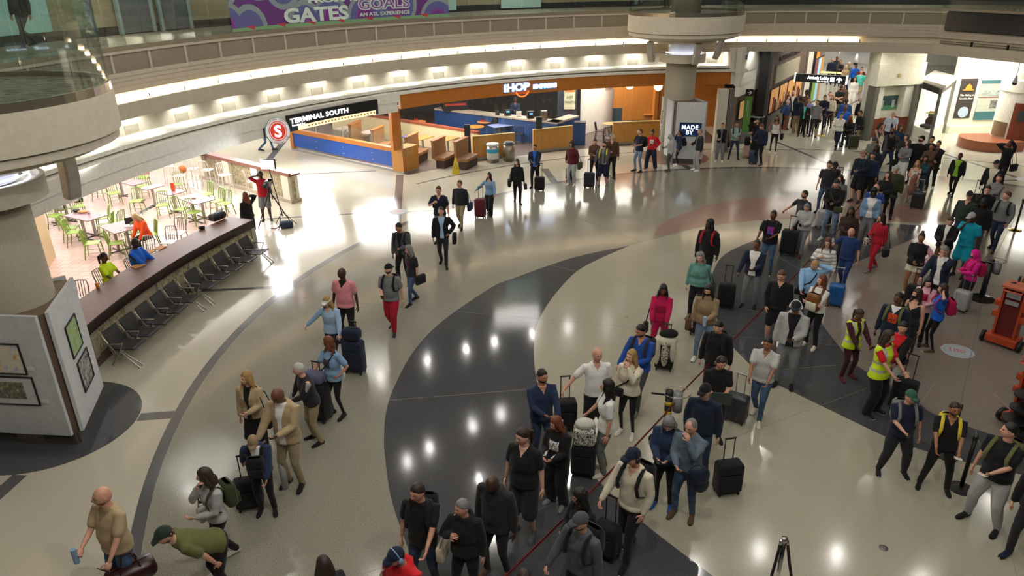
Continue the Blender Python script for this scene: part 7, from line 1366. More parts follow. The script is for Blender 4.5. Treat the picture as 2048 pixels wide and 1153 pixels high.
P(1755, 291, 1.66, 10, 'pd', 's', 1.0, 'd', ('long', 'k'), ('sweater', 'K'), ('pants', 'k'), 'k', (0, 10), ('f',), 'dark-haired woman in the shadow below the grey beanie')
P(1814, 270, 1.68, 10, 'pd', 's', 1.0, 'l', ('long', 'b'), ('sweater', 'K'), ('pants', 'k'), 'k', (20, -5), ('f',), 'dark-haired woman left of the man in the black cap')
P(1817, 281, 1.68, 25, 'pp', 's', 1.0, 'l', ('long', 'b'), ('sweater', 'g'), ('wide', 'W'), ('w', 'w'), (30, -5), ('f',), 'woman in a grey sweatshirt and pale trousers looking up left', acc=(('hang', -1, 'k', 'black bag held low by the woman in pale trousers', 'tote', False),))
P(1842, 272, 1.84, 15, 'dd', 's', 1.25, 'l', ('short', 'k'), ('tee', 'k'), ('shorts', 'K'), 'k', (45, -15), ('cap=k', 'beard'), 'large man in a black t-shirt and black cap looking up left')
P(1866, 273, 1.70, 10, 'dd', 's', 1.0, 'l', ('pony', 'k'), ('sweater', 'K'), ('pants', 'k'), 'k', (-10, 5), ('f',), 'dark-haired woman right of the large man in the black cap')
P(1865, 288, 1.68, 20, 'px', 's', 1.0, 't', ('short', 'k'), ('jacket', 'br'), ('pants', 'K'), 'k', (10, 0), ('f',), 'person in a dusty brown jacket in front of the dark-haired woman')
P(1879, 282, 1.78, 10, 'cx', 's', 1.15, 'm', ('short', 'k'), ('coat', 'k', 'br'), ('pants', 'K'), ('w', 'w'), (0, 5), (), 'man in a shiny black puffer jacket at the right of the dense crowd')
P(1852, 311, 1.68, 10, 'px', 's', 1.0, 't', ('curly', 'k'), ('sweater', 'te3'), ('pants', 'te3'), ('w', 'w'), (-20, 5), ('f',), 'woman in a dark teal outfit holding papers', acc=(('hand', 1, 'papers', 'papers', 'white papers held by the woman in dark teal', 'w', (.16, .01, .2), 'flat'),))
P(1838, 322, 1.70, 5, 'pt', 's', 1.0, 'l', ('long', 'bl'), ('tank', 'w'), ('shorts', 'cr'), ('t', 'w'), (0, 5), ('f', 'short=.45'), 'blonde woman in a white top and cream shorts with a pink cardigan')
P(1914, 305, 1.82, 10, 'dd', 'w', 1.1, 'd', ('buzz', 'k'), ('blazer', 'k', 'lime'), ('pants', 'k'), 'k', (0, 5), ('open=2.0',), 'man in a black suit jacket over a bright green vest walking alone')
P(2022, 282, 1.76, 30, 'eR', 's', 1.0, 'b', ('short', 'k'), ('jacket', 'k'), ('pants', 'k'), 'k', (20, 0), (), 'person in black stretching an arm up toward us at the right column', acc=(('hang', 1, 'k', 'black camera bag on the person with the raised arm', 'tote', True),))
P(1995, 321, 1.78, 15, 'dd', 's', 1.25, 'l', ('short', 'w'), ('coat', 'k', 'cr'), ('pants', 'k'), 'k', (10, 5), ('cap=K', 'beard', 'open=2.0'), 'older bearded man in a black coat and flat cap over a cream jumper')
P(2000, 350, 1.70, 25, 'cx', 's', 1.0, 'l', ('short', 'b'), ('sweater', 'g'), ('pants', 'K'), 'k', (-20, 5), ('f',), 'person in a grey sweatshirt with folded arms beside the bearded man')
P(1978, 371, 1.74, 10, 'md', 's', 1.1, 'l', ('short', 'b'), ('sweater', 'k'), ('pants', 'k'), 'k', (0, 15), (), 'brown-haired person in black resting a hand on the cheek')
P(2012, 382, 1.80, 15, 'db', 'w', 1.05, 'l', ('short', 'B'), ('sweater', 'g'), ('jeans', 'ddn'), ('K', 'k'), (40, 5), (), 'man in a grey sweatshirt and dark jeans with black backpack straps, right', acc=(('pack', 'k', 'black backpack on the man in the grey sweatshirt, right'),))
P(1941, 383, 1.80, 20, 'dd', 's', 1.25, 'l', ('short', 'b'), ('shirt', 'dg'), ('jeans', 'ddn'), 'k', (-15, 5), ('cap=K', 'longsleeve'), 'heavy man in a dark green shirt and black cap, back right')
P(1970, 397, 1.78, 10, 'dd', 's', 1.1, 'd', ('locs', 'k'), ('jacket', 'k'), ('sweats', 'G'), 'k', (0, 25), (), 'dark-skinned man in a black zip jacket looking down, right')
P(1904, 431, 1.78, 15, 'pp', 's', 1.1, 'l', ('short', 'b'), ('jacket', 'k', 'w'), ('pants', 'br'), 'k', (-15, 30), (), 'man in a black jacket looking at his phone, right of the crowd', acc=(('phone', -1, 'phone of the man in the black jacket, right of the crowd'),))
P(1948, 425, 1.82, 20, 'md', 's', 1.2, 'd', ('short', 'k'), ('tee', 'TE'), ('shorts', 'TE'), 'k', (10, 20), ('cap=lg',), 'man in a turquoise t-shirt and shorts and a grey cap, hand at his chin')
P(1845, 467, 1.70, 15, 'ch', 's', 1.2, 't', ('bun', 'b'), ('sweater', 'k'), ('shorts', 'cr'), 'w', (-10, 5), ('f', 'sleeve=lp', 'short=.4'), 'woman with a topknot in a black and pale pink jumper and cream shorts')
P(1894, 491, 1.80, 15, 'fm', 's', 1.15, 'l', ('short', 'g'), ('blazer', 'n', 'w'), ('pants', 'k'), 'k', (0, 25), ('glasses', 'open=1.6'), 'grey-haired man with glasses in a navy blazer and white shirt')
P(1948, 504, 1.66, 55, 'pp', 's', 1.05, 'l', ('none', 'k'), ('hoodie', 'mg'), ('wide', 'k'), ('w', 'w'), (5, 15), ('hood=mg', 'f', 'mask', 'whitemask'), 'person in a bright magenta hoodie with the hood up', acc=(('pack', 'hp', 'pink patterned backpack on the person in the magenta hoodie'),))
P(1860, 553, 1.62, 10, 'pp', 's', 1.0, 'p', ('long', 'k'), ('tee', 'lp'), ('pants', 'k'), 'k', (-10, 25), ('f', 'longsleeve', 'print=hp'), 'girl in a pale pink long-sleeved top looking at a phone', acc=(('phone', 1, 'phone held by the girl in the pale pink top'),))
P(1838, 580, 1.66, 30, 'dd', 's', 1.05, 'l', ('bob', 'b'), ('tank', 'K'), ('skirt', 'K'), 'k', (25, 5), ('f', 'mask', 'whitemask', 'hemz=.25'), 'woman in a white face mask and dark sleeveless dress')
P(1888, 570, 1.64, 70, 'pe', 's', 1.05, 'l', ('long', 'b'), ('tee', 'B'), ('leggings', 'k'), ('br', 'w'), (0, 10), ('f',), 'girl in a royal blue t-shirt and black leggings', acc=(('pack', 'hp', 'pink and purple backpack on the girl in the royal blue t-shirt'),))
P(1800, 587, 1.78, 15, 'dd', 's', 1.15, 'b', ('short', 'k'), ('sweater', 'n'), ('pants', 'k'), 'k', (10, 5), ('print=or', 'neck=w'), 'man in a navy sweatshirt with an orange flame print', acc=(('pack', 'OL', 'olive-strapped backpack on the man with the orange flame print'),))
P(1808, 643, 1.70, 20, 'tt', 's', 1.1, 'l', ('pony', 'k'), ('jacket', 'k', 'R'), ('pants', 'W'), 'k', (-25, 15), ('f', 'open=2.2'), 'woman in a black cardigan over a red top and white trousers')
P(1765, 662, 1.68, -60, 'tt', 's', 1.05, 'l', ('long', 'b'), ('tee', 'R'), ('wide', 'k'), ('k', 'w'), (-10, 10), ('f', 'hivis=closed'), 'woman in a yellow hi-vis vest over a red t-shirt seen from the side')
P(1717, 617, 1.70, -40, 'tt', 's', 1.0, 'b', ('pony', 'b'), ('blouse', 'bg'), ('pants', 'bg'), 'mr', (0, 20), ('f', 'hivis=1'), 'woman in an open yellow hi-vis vest over a burgundy uniform', acc=(('phone', 1, 'phone of the woman in the burgundy uniform'),))
P(1812, 779, 1.80, -20, 'pd', 'v', 1.28, 'l', ('buzz', 'b'), ('tee', 'n'), ('sweats', 'K'), ('k', 'w'), (-20, 15), ('cap=gn', 'glasses'), 'heavy man in a navy t-shirt and green cap holding a phone', acc=(('pack', 'g', 'grey backpack on the man in the green cap'), ('phone', -1, 'phone held by the man in the green cap')))
P(1912, 806, 1.78, -10, 'tt', 'v', 1.15, 't', ('short', 'b'), ('polo', 'k'), ('pants', 'k'), 'k', (-15, 5), ('beard',), 'bearded man in a black polo shirt holding white papers, lower right', acc=(('pack', 'yl', 'grey and yellow backpack on the bearded man in the black polo shirt'), ('hand', 1, 'papers', 'papers', 'white boarding papers held by the bearded man in the black polo shirt', 'w', (.10, .012, .2), 'flat')))
P(2015, 848, 1.84, 20, 'dp', 'v', 1.3, 'l', ('short', 'k'), ('tee', 'k'), ('sweats', 'lg'), 'k', (45, 5), (), 'big man in a black t-shirt and light grey sweatpants, lower right corner', acc=(('pack', 'OL', 'tan-strapped backpack on the big man in light grey sweatpants'), ('hand', 1, 'papers', 'papers', 'white card held by the big man in light grey sweatpants', 'w', (.10, .012, .12), 'flat')))
P(2038, 1118, 1.78, 10, 'dd', 's', 1.05, 'l', ('short', 'k'), ('jacket', 'k'), ('pants', 'K'), ('n', 'w'), (0, 0), (), 'person cut off by the right edge, only dark trouser legs and shoes showing', g0='foot')
# centre right crowd
P(1661, 322, 1.80, 15, 'dd', 's', 1.15, 'l', ('short', 'b'), ('tee', 'K'), ('jeans', 'dn'), 'k', (0, 15), (), 'man in a dark grey t-shirt and jeans at the left edge of the dense crowd')
P(1671, 324, 1.72, -30, 'dd', 's', 1.0, 'b', ('short', 'k'), ('hoodie', 'k'), ('pants', 'k'), 'k', (0, 10), ('cap=k',), 'person in a black cap right behind the man in the dark grey t-shirt', acc=(('pack', 'mr', 'maroon backpack on the person in the black cap, upper crowd'),))
P(1666, 354, 1.80, 15, 'pp', 's', 1.05, 'l', ('short', 'k'), ('hoodie', 'k'), ('jeans', 'ldn'), ('W', 'w'), (0, 28), (), 'young man in a black sweatshirt with a white chest logo, looking at his phone', acc=(('cross', 'ol', 'olive crossbody bag of the young man with the white chest logo', 1), ('phone', -1, 'phone of the young man with the white chest logo')))
P(1683, 351, 1.64, 15, 'dd', 's', 1.0, 'l', ('bob', 'k'), ('coat', 'cg'), ('pants', 'k'), 'k', (15, 10), ('f',), 'dark-haired woman in a dark olive coat behind the young man in black')
P(1729, 301, 1.86, 25, 'dp', 's', 1.1, 'l', ('short', 'b'), ('sweater', 'n'), ('shorts', 'k'), ('K', 'k'), (25, 5), ('cap=T',), 'tall man in a navy sweater and black shorts behind the belt', acc=(('pack', 'K', 'dark backpack of the tall man in black shorts'),))
P(1747, 305, 1.72, 10, 'dd', 's', 1.0, 'l', ('short', 'k'), ('jacket', 'N'), ('pants', 'k'), 'k', (0, 10), (), 'person in a blue jacket right of the tall man in black shorts')
P(1777, 345, 1.70, 20, 'pp', 's', 1.05, 'l', ('long', 'b'), ('coat', 'k'), ('pants', 'k'), 'k', (10, -8), ('f',), 'woman with long brown hair in a black coat looking up')
P(1794, 331, 1.78, 5, 'dd', 's', 1.15, 'l', ('short', 'g'), ('coat', 'ol2'), ('pants', 'k'), 'k', (0, 12), ('beanie=lg',), 'man in a light grey beanie and dark olive coat')
P(1755, 367, 1.76, 10, 'dd', 's', 1.15, 'l', ('none', 'w'), ('tee', 'b'), ('jeans', 'ddn'), 'k', (0, 25), (), 'bald older man in a blue t-shirt behind the woman in the denim jacket')
P(1749, 379, 1.70, 5, 'bb', 's', 1.2, 'd', ('afro', 'k'), ('jacket', 'sb', 'w'), ('sweats', 'g'), 'w', (0, 12), ('f', 'open=2.4', 'phones=w'), 'woman in a pale denim jacket over a white top and grey sweatpants')
P(1704, 415, 1.68, 5, 'pd', 's', 1.05, 'b', ('long', 'k'), ('jacket', 'br2'), ('pants', 'K'), 'k', (0, 5), ('f',), 'woman with long dark hair in a dark brown hooded jacket')
P(1762, 427, 1.70, 40, 'pd', 'w', 1.05, 'l', ('long', 'k'), ('sweater', 'r'), ('pants', 'r'), 'g', (20, 10), ('f', 'glasses'), 'woman in a bright red suit carrying a zigzag bag', acc=(('hang', -1, 'mr', 'cream and dusty red zigzag tote bag of the woman in the red suit', 'zig', True), ('hang', 1, 'k', 'black round bag swinging behind the woman in the red suit', 'small', True), ('phone', -1, 'glowing phone of the woman in the red suit')))
P(1698, 453, 1.80, 15, 'od', 'w', 1.2, 'l', ('none', 'k'), ('tee', 'N3'), ('pants', 'N3'), 'k', (0, 25), (), 'bald man in navy blue scrubs')
P(1611, 382, 1.74, 35, 'od', 's', 1.1, 'm', ('short', 'k'), ('tee', 'K'), ('pants', 'K'), 'k', (20, 5), ('beard', 'print=G'), 'bearded man in a dark grey print t-shirt holding a suitcase handle')
P(1613, 404, 1.78, 20, 'fp', 'w', 1.1, 'l', ('short', 'g'), ('jacket', 'lg'), ('pants', 'g'), 'mr', (0, 30), (), 'grey-haired man in a pale grey zip jacket looking at his phone', acc=(('phone', 1, 'phone of the grey-haired man in the pale grey jacket'),))
P(1541, 422, 1.76, 10, 'fp', 's', 1.25, 'b', ('short', 'k'), ('tee', 'k'), ('jeans', 'dn'), ('K', 'w'), (15, 5), ('print=mg',), 'person in a black t-shirt with a bright pink and blue print', acc=(('pack', 'k', 'black backpack on the person with the pink and blue print'),))
P(1421, 440, 1.84, 20, 'dd', 's', 1.1, 'd', ('locs', 'k'), ('hoodie', 'k'), ('pants', 'k'), 'k', (30, 5), ('beard',), 'man with dreadlocks in a black hoodie with red straps', acc=(('pack', 'r', 'backpack with red straps on the man with dreadlocks'),))
P(1403, 505, 1.70, 10, 'dd', 's', 1.25, 'p', ('bob', 'g'), ('sweater', 'te'), ('pants', 'k'), 'k', (5, 15), ('f',), 'woman with grey-blonde hair in a sea green sweatshirt', acc=(('hang', 1, 'k', 'black shoulder bag of the woman in the sea green sweatshirt', 'tote', True),))
P(1504, 481, 1.80, 10, 'fp', 's', 1.1, 'b', ('buzz', 'k'), ('jacket', 'n', 'w'), ('pants', 'g'), 'k', (10, 0), ('open=2.2',), 'man in a navy jacket over a white shirt with a red lanyard')
P(1566, 539, 1.80, 5, 'bd', 's', 1.1, 'l', ('short', 'B'), ('shirt', 'k'), ('shorts', 'k'), 'w', (5, 22), ('mous', 'longsleeve'), 'man with a moustache in a black long-sleeved shirt and black shorts')
P(1657, 478, 1.66, 5, 'sd', 's', 1.15, 'p', ('curly', 'B'), ('sweater', 'w'), ('pants', 'lg'), 'w', (0, 8), ('f', 'glasses', 'pat=hstripe'), 'curly-haired woman with glasses in a white and grey striped jumper')
P(1629, 516, 1.72, 0, 'te', 's', 1.28, 'l', ('buzz', 'bl'), ('sweater', 'lb3'), ('pants', 'k'), 'k', (-20, 35), ('beard',), 'heavy person in a light blue sweatshirt touching the side of the head', acc=(('cross', 'k', 'black strap bag of the person in the light blue sweatshirt', -1),))
P(1645, 553, 1.70, 25, 'xx', 's', 1.0, 'p', ('bob', 'au'), ('sweater', 'w'), ('pants', 'k'), ('cr', 'w'), (25, 0), ('f',), 'reddish-haired woman in a white jumper wearing a brown and cream backpack in front', acc=(('frontpack', 'tan', 'brown and cream backpack worn on the front of the reddish-haired woman', 'cr'),))
P(1587, 599, 1.80, 5, 'dp', 's', 1.1, 't', ('short', 'k'), ('hoodie', 'lg', 'k'), ('sweats', 'g'), 'k', (0, 20), ('cap=K', 'phones=w', 'open=2.0'), 'man in a pale grey zip hoodie and black cap with headphones, looking at his phone', acc=(('phone', 1, 'phone of the man in the pale grey zip hoodie'),))
P(1418, 570, 1.66, 5, 'dp', 's', 1.2, 'l', ('bob', 'k'), ('sweater', 'T'), ('jeans', 'ldn'), 'w', (10, 15), ('f', 'mask'), 'woman in a black face mask and khaki sweatshirt holding a brown bag', acc=(('hang', -1, 'br', 'brown monogram-style handbag held by the woman in the black mask', 'tote', False), ('hand', 1, 'bottle', 'water bottle', 'clear blue water bottle held by the woman in the black mask', 'lb', (.033, .033, .2), 'c')))
P(1327, 569, 1.70, 5, 'tt', 's', 1.05, 'b', ('bob', 'k'), ('sweater', 'hp'), ('pants', 'hp'), 'k', (-10, 15), ('f',), 'woman in a magenta tracksuit', acc=(('hang', -1, 'k', 'black shoulder bag of the woman in the magenta tracksuit', 'small', True),))
P(1268, 646, 1.78, 25, 'fp', 'w', 1.1, 'm', ('short', 'k'), ('shirt', 'N4'), ('pants', 'G'), ('g', 'w'), (20, 18), ('beard', 'glasses'), 'bearded man with glasses in a royal blue shirt holding a magazine', acc=(('pack', 'K', 'dark backpack on the bearded man in the royal blue shirt'), ('hand', 1, 'magazine', 'magazine', 'folded white magazine held by the bearded man in royal blue', 'w', (.2, .012, .24), 'flat')))
P(1440, 640, 1.76, 10, 'dd', 's', 1.15, 'l', ('short', 'k'), ('jacket', 'k'), ('pants', 'K'), 'w', (5, 22), (), 'dark-haired man in a black zip jacket near the laptop user', acc=(('pack', 'k', 'black backpack on the dark-haired man in the zip jacket'),))
P(1533, 672, 1.76, 10, 'tt', 'w', 1.15, 't', ('short', 'k'), ('shirt', 'w'), ('jeans', 'dn'), ('cr', 'w'), (5, 12), ('shortsleeve', 'pat=stripe'), 'man in a white pinstriped short-sleeved shirt and jeans')
P(1441, 710, 1.74, -10, 'pp', 's', 1.05, 'l', ('short', 'b'), ('tee', 'k'), ('pants', 'k'), 'k', (-15, 22), ('phones=G',), 'young man in a black t-shirt with headphones working on a laptop', acc=(('laptop', 'dark laptop held open by the young man with headphones'),))
P(1414, 768, 1.80, 10, 'bd', 's', 1.1, 'l', ('short', 'b'), ('sweater', 'n'), ('jeans', 'ddn'), 'k', (15, 15), ('cap=k',), 'man in a navy sweater and black cap in front of the laptop user')
P(1194, 697, 1.80, -15, 'od', 's', 1.2, 'l', ('none', 'w'), ('polo', 'w'), ('shorts', 'k'), 'k', (-10, 8), ('short=1.0',), 'bald man in a white polo shirt and black shorts holding a suitcase handle')
P(1262, 702, 1.70, 20, 'dm', 's', 1.1, 'p', ('long', 'bl'), ('sweater', 'cr'), ('leggings', 'k'), ('W', 'w'), (15, 5), ('f',), 'blonde woman in a cream sweatshirt with a hand at her chin', acc=(('cross', 'k', 'black crossbody purse of the blonde woman in the cream sweatshirt', -1),))
P(1212, 762, 1.66, 80, 'fd', 's', 1.0, 'l', ('long', 'k'), ('tee', 'w'), ('pants', 'cg'), ('cr', 'w'), (10, 5), ('f',), 'woman with very long dark hair in a white t-shirt and olive trousers')
P(1083, 740, 1.80, -20, 'pt', 's', 1.15, 'm', ('short', 'k'), ('shirt', 'N5'), ('jeans', 'ddn'), 'k', (-20, 8), ('beard',), 'man in a dark blue shirt holding a cup, left of the black suitcase', acc=(('hand', 1, 'cup', 'cup', 'white cup held by the man in the dark blue shirt', 'w', (.032, .032, .12), 'c'),))
P(1130, 833, 1.70, 30, 'pp', 's', 1.1, 'l', ('long', 'au'), ('hoodie', 'k'), ('wide', 'k'), ('g', 'w'), (25, 20), ('f', 'print=w'), 'woman with long reddish hair in a black hoodie with white lettering', acc=(('phone', -1, 'phone of the woman in the black lettered hoodie'),))
P(1046, 857, 1.74, 25, 'dd', 's', 1.28, 'p', ('pony', 'b'), ('polo', 'k'), ('shorts', 'K'), ('G', 'g'), (25, 12), ('f', 'glasses', 'short=1.05'), 'heavy woman with glasses and a ponytail in a black v-neck shirt')
P(990, 940, 1.80, 30, 'dd', 's', 1.15, 'd', ('none', 'k'), ('blazer', 'K'), ('jeans', 'K'), ('br', 'br'), (-5, 40), (), 'bald dark-skinned man in a charcoal coat looking down')
P(927, 1000, 1.68, 20, 'sd', 's', 1.15, 'l', ('short', 'g'), ('hoodie', 'k'), ('pants', 'k'), 'k', (35, 12), ('f',), 'short grey-haired woman in black with a cream bag', acc=(('hang', -1, 'cr', 'cream canvas bag on the shoulder of the short grey-haired woman', 'tote', True),))
P(838, 966, 1.82, 20, 'dt', 's', 1.15, 'l', ('short', 'b'), ('tee', 'k'), ('jeans', 'ddn'), 'k', (25, 15), ('glasses',), 'man with rimless glasses in a black t-shirt, bottom centre left', acc=(('pack', 'k', 'black backpack on the man with rimless glasses'),))
P(800, 1092, 1.76, 40, 'dp', 's', 1.15, 'm', ('short', 'k'), ('hoodie', 'R'), ('pants', 'k'), 'k', (20, 25), ('cap=n', 'phones=sb', 'beard'), 'man in a red hoodie, navy cap and pale blue headphones at the bottom edge', acc=(('hang', -1, 'cr', 'cream canvas bag beside the man with pale blue headphones', 'tote', True),))
P(645, 1116, 1.68, 170, 'dd', 's', 1.0, 'm', ('long', 'b'), ('sweater', 'K'), ('pants', 'k'), 'k', (0, 0), ('f',), 'top of a dark brown head of hair cut by the bottom edge')
P(1166, 981, 1.64, 45, 'pd', 's', 1.0, 'm', ('curly', 'k'), ('sweater', 'k'), ('pants', 'k'), 'k', (25, 15), ('f',), 'woman with dark curly hair in black, right of the dark floor')
P(1165, 1027, 1.78, 35, 'fd', 's', 1.1, 'l', ('short', 'b'), ('sweater', 'G2'), ('pants', 'k'), 'k', (15, 12), ('cap=G', 'beard'), 'bearded man in a grey cap and grey sweater, bottom centre', acc=(('pack', 'k', 'black backpack with orange piping on the man in the grey cap'),))
P(1255, 893, 1.80, 30, 'fb', 'w', 1.1, 'l', ('short', 'b'), ('shirt', 'cr'), ('pants', 'k'), ('k', 'w'), (20, 18), ('cap=n', 'phones=k', 'longsleeve'), 'man in a cream shirt, navy cap and black headphones', acc=(('pack', 'k', 'black backpack on the man in the cream shirt'),))
P(1330, 825, 1.66, 10, 'pp', 's', 1.15, 'p', ('curly', 'g'), ('jacket', 'N'), ('pants', 'k'), ('b', 'k'), (0, 38), ('f',), 'woman with curly grey hair in a blue jacket looking down', acc=(('hang', 1, 'ol2', 'dark green shoulder bag of the curly grey-haired woman', 'tote', True), ('phone', -1, 'phone of the curly grey-haired woman')))
P(1392, 838, 1.76, 15, 'pm2', 's', 1.15, 'l', ('receding', 'g'), ('sweater', 'g2'), ('jeans', 'dn'), ('br', 'k'), (15, 15), ('glasses',), 'balding man with glasses in a grey-blue cardigan and jeans')
P(1048, 1146, 1.70, 0, 'dd', 's', 1.1, 'b', ('short', 'b'), ('sweater', 'br'), ('pants', 'k'), 'k', (0, 0), (), 'barely visible dark brown head at the bottom edge beside the red belt')
# left side staff and diners
P(527, 342, 1.80, 5, 'ed', 's', 1.15, 'd', ('short', 'k'), ('tee', 'r'), ('shorts', 'g'), 'k', (0, 10), ('beard', 'glasses'), 'cameraman in a red t-shirt and grey shorts')
P(490, 386, 1.68, 160, 'ed', 's', 1.05, 'l', ('curly', 'au'), ('sweater', 'k'), ('dress', 'k'), 'k', (10, 0), ('f', 'hemz=.42'), 'woman with long red curly hair in a black dress, back to us')
P(284, 425, 1.70, 55, 'tt', 'q', 1.05, 'p', ('long', 'bb'), ('sweater', 'or'), ('pants', 'k'), 'k', (0, 35), ('f',), 'seated person in an orange sweater with long blonde hair', bend=15, g0='sit')
P(205, 514, 1.68, -50, 'tt', 'q', 1.05, 'b', ('pony', 'k'), ('tee', 'hv'), ('pants', 'k'), 'k', (0, 15), ('f',), 'woman in a yellow hi-vis shirt sitting at the bar counter', g0='stool')
P(266, 484, 1.80, -55, 'tt', 'q', 1.3, 'd', ('short', 'k'), ('vest', 'B'), ('pants', 'k'), 'k', (0, 20), ('beard', 'longsleeve', 'sleeve=K'), 'heavy man in a royal blue vest eating at the bar counter', g0='stool')
P(533, 302, 1.78, -90, 'dd', 'W', 1.0, 'l', ('short', 'k'), ('jacket', 'k'), ('jeans', 'dn'), 'k', (0, 0), (), 'walking person in jeans, only the legs showing below the round S sign', g0='foot')
P(163, 402, 1.78, 90, 'dd', 's', 1.1, 'l', ('short', 'k'), ('jacket', 'k'), ('pants', 'k'), 'k', (0, 0), (), 'person under the gallery edge, only black trouser legs showing', g0='foot')
P(1030, 195, 1.76, 0, 'pp', 's', 1.05, 'b', ('short', 'k'), ('shirt', 'n'), ('pants', 'k'), 'k', (0, 5), ('cap=k',), 'restaurant worker in dark uniform behind the service counter')
P(995, 226, 1.70, 150, 'tt', 'q', 1.1, 'b', ('none', 'k'), ('hoodie', 'k'), ('pants', 'k'), 'k', (0, 10), ('hood=k',), 'hooded diner in black sitting at the round table, back to us', g0='sit')
P(1261, 199, 1.74, 5, 'pp', 'q', 1.0, 'm', ('short', 'k'), ('tee', 'mr'), ('pants', 'K'), 'k', (0, 20), ('beard',), 'lone diner in a maroon t-shirt sitting behind the wood partition', g0='sit')

ARMS['2'] = ARMS['x']
WAIST = []
JJ = {}
FEET = {(500, 866): (535, 1030), (562, 770): (592, 968), (580, 727): (620, 888), (672, 676): (678, 830), (684, 537): (700, 680), (782, 527): (788, 662), (813, 490): (828, 605), (885, 413): (888, 530), (930, 360): (923, 455), (983, 346): (980, 430), (1039, 318): (1035, 405), (1076, 289): (1070, 375), (1141, 284): (1143, 370), (1199, 283): (1205, 372), (1232, 275): (1226, 353), (1274, 258): (1276, 343), (1309, 260): (1301, 337), (1342, 269): (1338, 343), (1356, 261): (1355, 332), (1442, 246): (1438, 323), (1480, 244): (1466, 318), (1553, 232): (1545, 307), (1570, 200): (1568, 260), (1634, 212): (1627, 273), (1914, 305): (1902, 390), (1812, 779): (1781, 945), (1912, 806): (1865, 975), (2015, 848): (1962, 1048), (1392, 838): (1366, 1030), (1533, 672): (1514, 835), (1587, 599): (1567, 770), (1262, 702): (1254, 868), (1418, 570): (1403, 718), (1504, 481): (1497, 612), (1541, 422): (1531, 545), (1613, 404): (1600, 510), (1666, 354): (1655, 480), (1762, 427): (1744, 540), (1698, 453): (1683, 575), (1838, 322): (1818, 405), (2012, 382): (1985, 500), (527, 342): (535, 440), (490, 386): (506, 484), (1717, 617): (1690, 755), (1765, 662): (1740, 825), (1255, 893): (1258, 1110), (1046, 857): (1050, 1065), (1130, 833): (1115, 1005), (1212, 762): (1208, 945), (1268, 646): (1275, 815), (1888, 570): (1858, 700), (1948, 504): (1925, 615), (1330, 825): (1325, 1010)}
def put(row, i):
    x, y, H, turn, arms, legs, g, skin, hair, top, low, shoe, hd, ex, label, bend, z, acc, g0 = row
    arms = arms[:2]
    if g0 == 'foot': p = G(x, y, 0)
    elif g0 == 'hip': p = G(x, y, .98)
    elif g0 == 'sit': p = G(x, y, 1.28*H/1.75)
    elif g0 == 'stool': p = G(x, y, 1.55*H/1.75)
    elif legs == 'q': p = G(x, y, 1.34)
    else: p = G(x, y, H*(1.0 if legs != 'W' else .97))
    if (x, y) in FEET:
        p = G(*FEET[(x, y)]); lo, hi = 1.2, 2.2
        for _ in range(30): H = (lo + hi)/2; lo, hi = (H, hi) if proj((p[0], p[1], H))[1] > y else (lo, H)
        H = min(max(H, 1.5), 1.96)
    dist = math.hypot(p[0], p[1]); yaw = Yaw(p, turn)
    if bend and g0 != 'hip' and legs != 'q':
        f = rotz(yaw) @ v3(0, 1, 0)*math.sin(math.radians(bend))*.75; p = p + f
    zz = {'stool': .27}.get(g0, 0.)
    lod = 0 if dist < 19 else 1 if dist < 31 else 2
    fem = 1 if 'f' in ex else 0
    J = person('person', (float(p[0]), float(p[1]), zz if g0 == 'stool' else 0.), yaw, H if legs != 'q' or g0 else 1.74, skin, hair, top, low, shoe, arms, legs, g, fem, hd, bend, lod, tuple(e for e in ex if e != 'f'), label)
    J['loc'] = np.array([p[0], p[1], zz if g0 == 'stool' else 0.]); JJ[label] = J
    for a in acc:
        if a[0] == 'pack': wearpack(J, a[1], a[2])
        elif a[0] == 'frontpack': wearpack(J, a[1], a[2], True, 1.0, a[3] if len(a) > 3 else None)
        elif a[0] == 'hang': hang(J, a[1], a[2], a[3], a[4], .82 if a[4] != 'small' else .66, drop=0, shoulder=a[5] if len(a) > 5 else True, w=.34 if a[4] != 'small' else .2, h=.28 if a[4] != 'small' else .24)
        elif a[0] == 'cross': cross(J, a[1], a[2], a[3])
        elif a[0] == 'phone': phone(J, a[1], a[2])
        elif a[0] == 'hand': inhand(J, a[1], a[2], a[3], a[4], MAT('held ' + a[5], COLR[a[5]], .4), a[6], shape=a[7])
        elif a[0] == 'laptop':
            w_ = J['ar'][1][2]; t = thing('laptop', a[1], 'laptop', J['loc'], J['yaw']); part('keyboard_base', MAT('laptop dark', '#1c1e22', .35), t, ('b', (0, -.42, 1.12), (.34, .24, .018))); part('screen', MAT('laptop lid', '#3a4440', .35), t, ('b', (0, -.57, 1.22), (.34, .014, .22)))
for i, row in enumerate(A): put(row, i)
bpy.data.objects.remove(_tmp)
# people on the upper gallery, only feet and legs in view
for px, z, lab, kw in (((58, 84), 6.05, 'silhouetted person walking on the upper gallery, upper left', dict(top=('jacket', 'K'), low=('pants', 'K'), legs='W')), ((1334, 17), 6.05, 'pair of dark trouser legs on top of the central balcony drum', dict(top=('jacket', 'k'), low=('pants', 'k')))):
    q = G(*px, z) if 'drum' in lab else np.array(pol(22.9, azx(60, 22.9, 6.1), 6.05)); _tmp = None; q[2] = 6.06; person('person', tuple(q), Yaw(q, 40), 1.75, 'm', ('short', 'k'), kw['top'], kw['low'], 'k', 'dd', kw.get('legs', 's'), 1., 0, (0, 0), 0, 2, (), lab); bpy.data.objects.remove(_tmp)

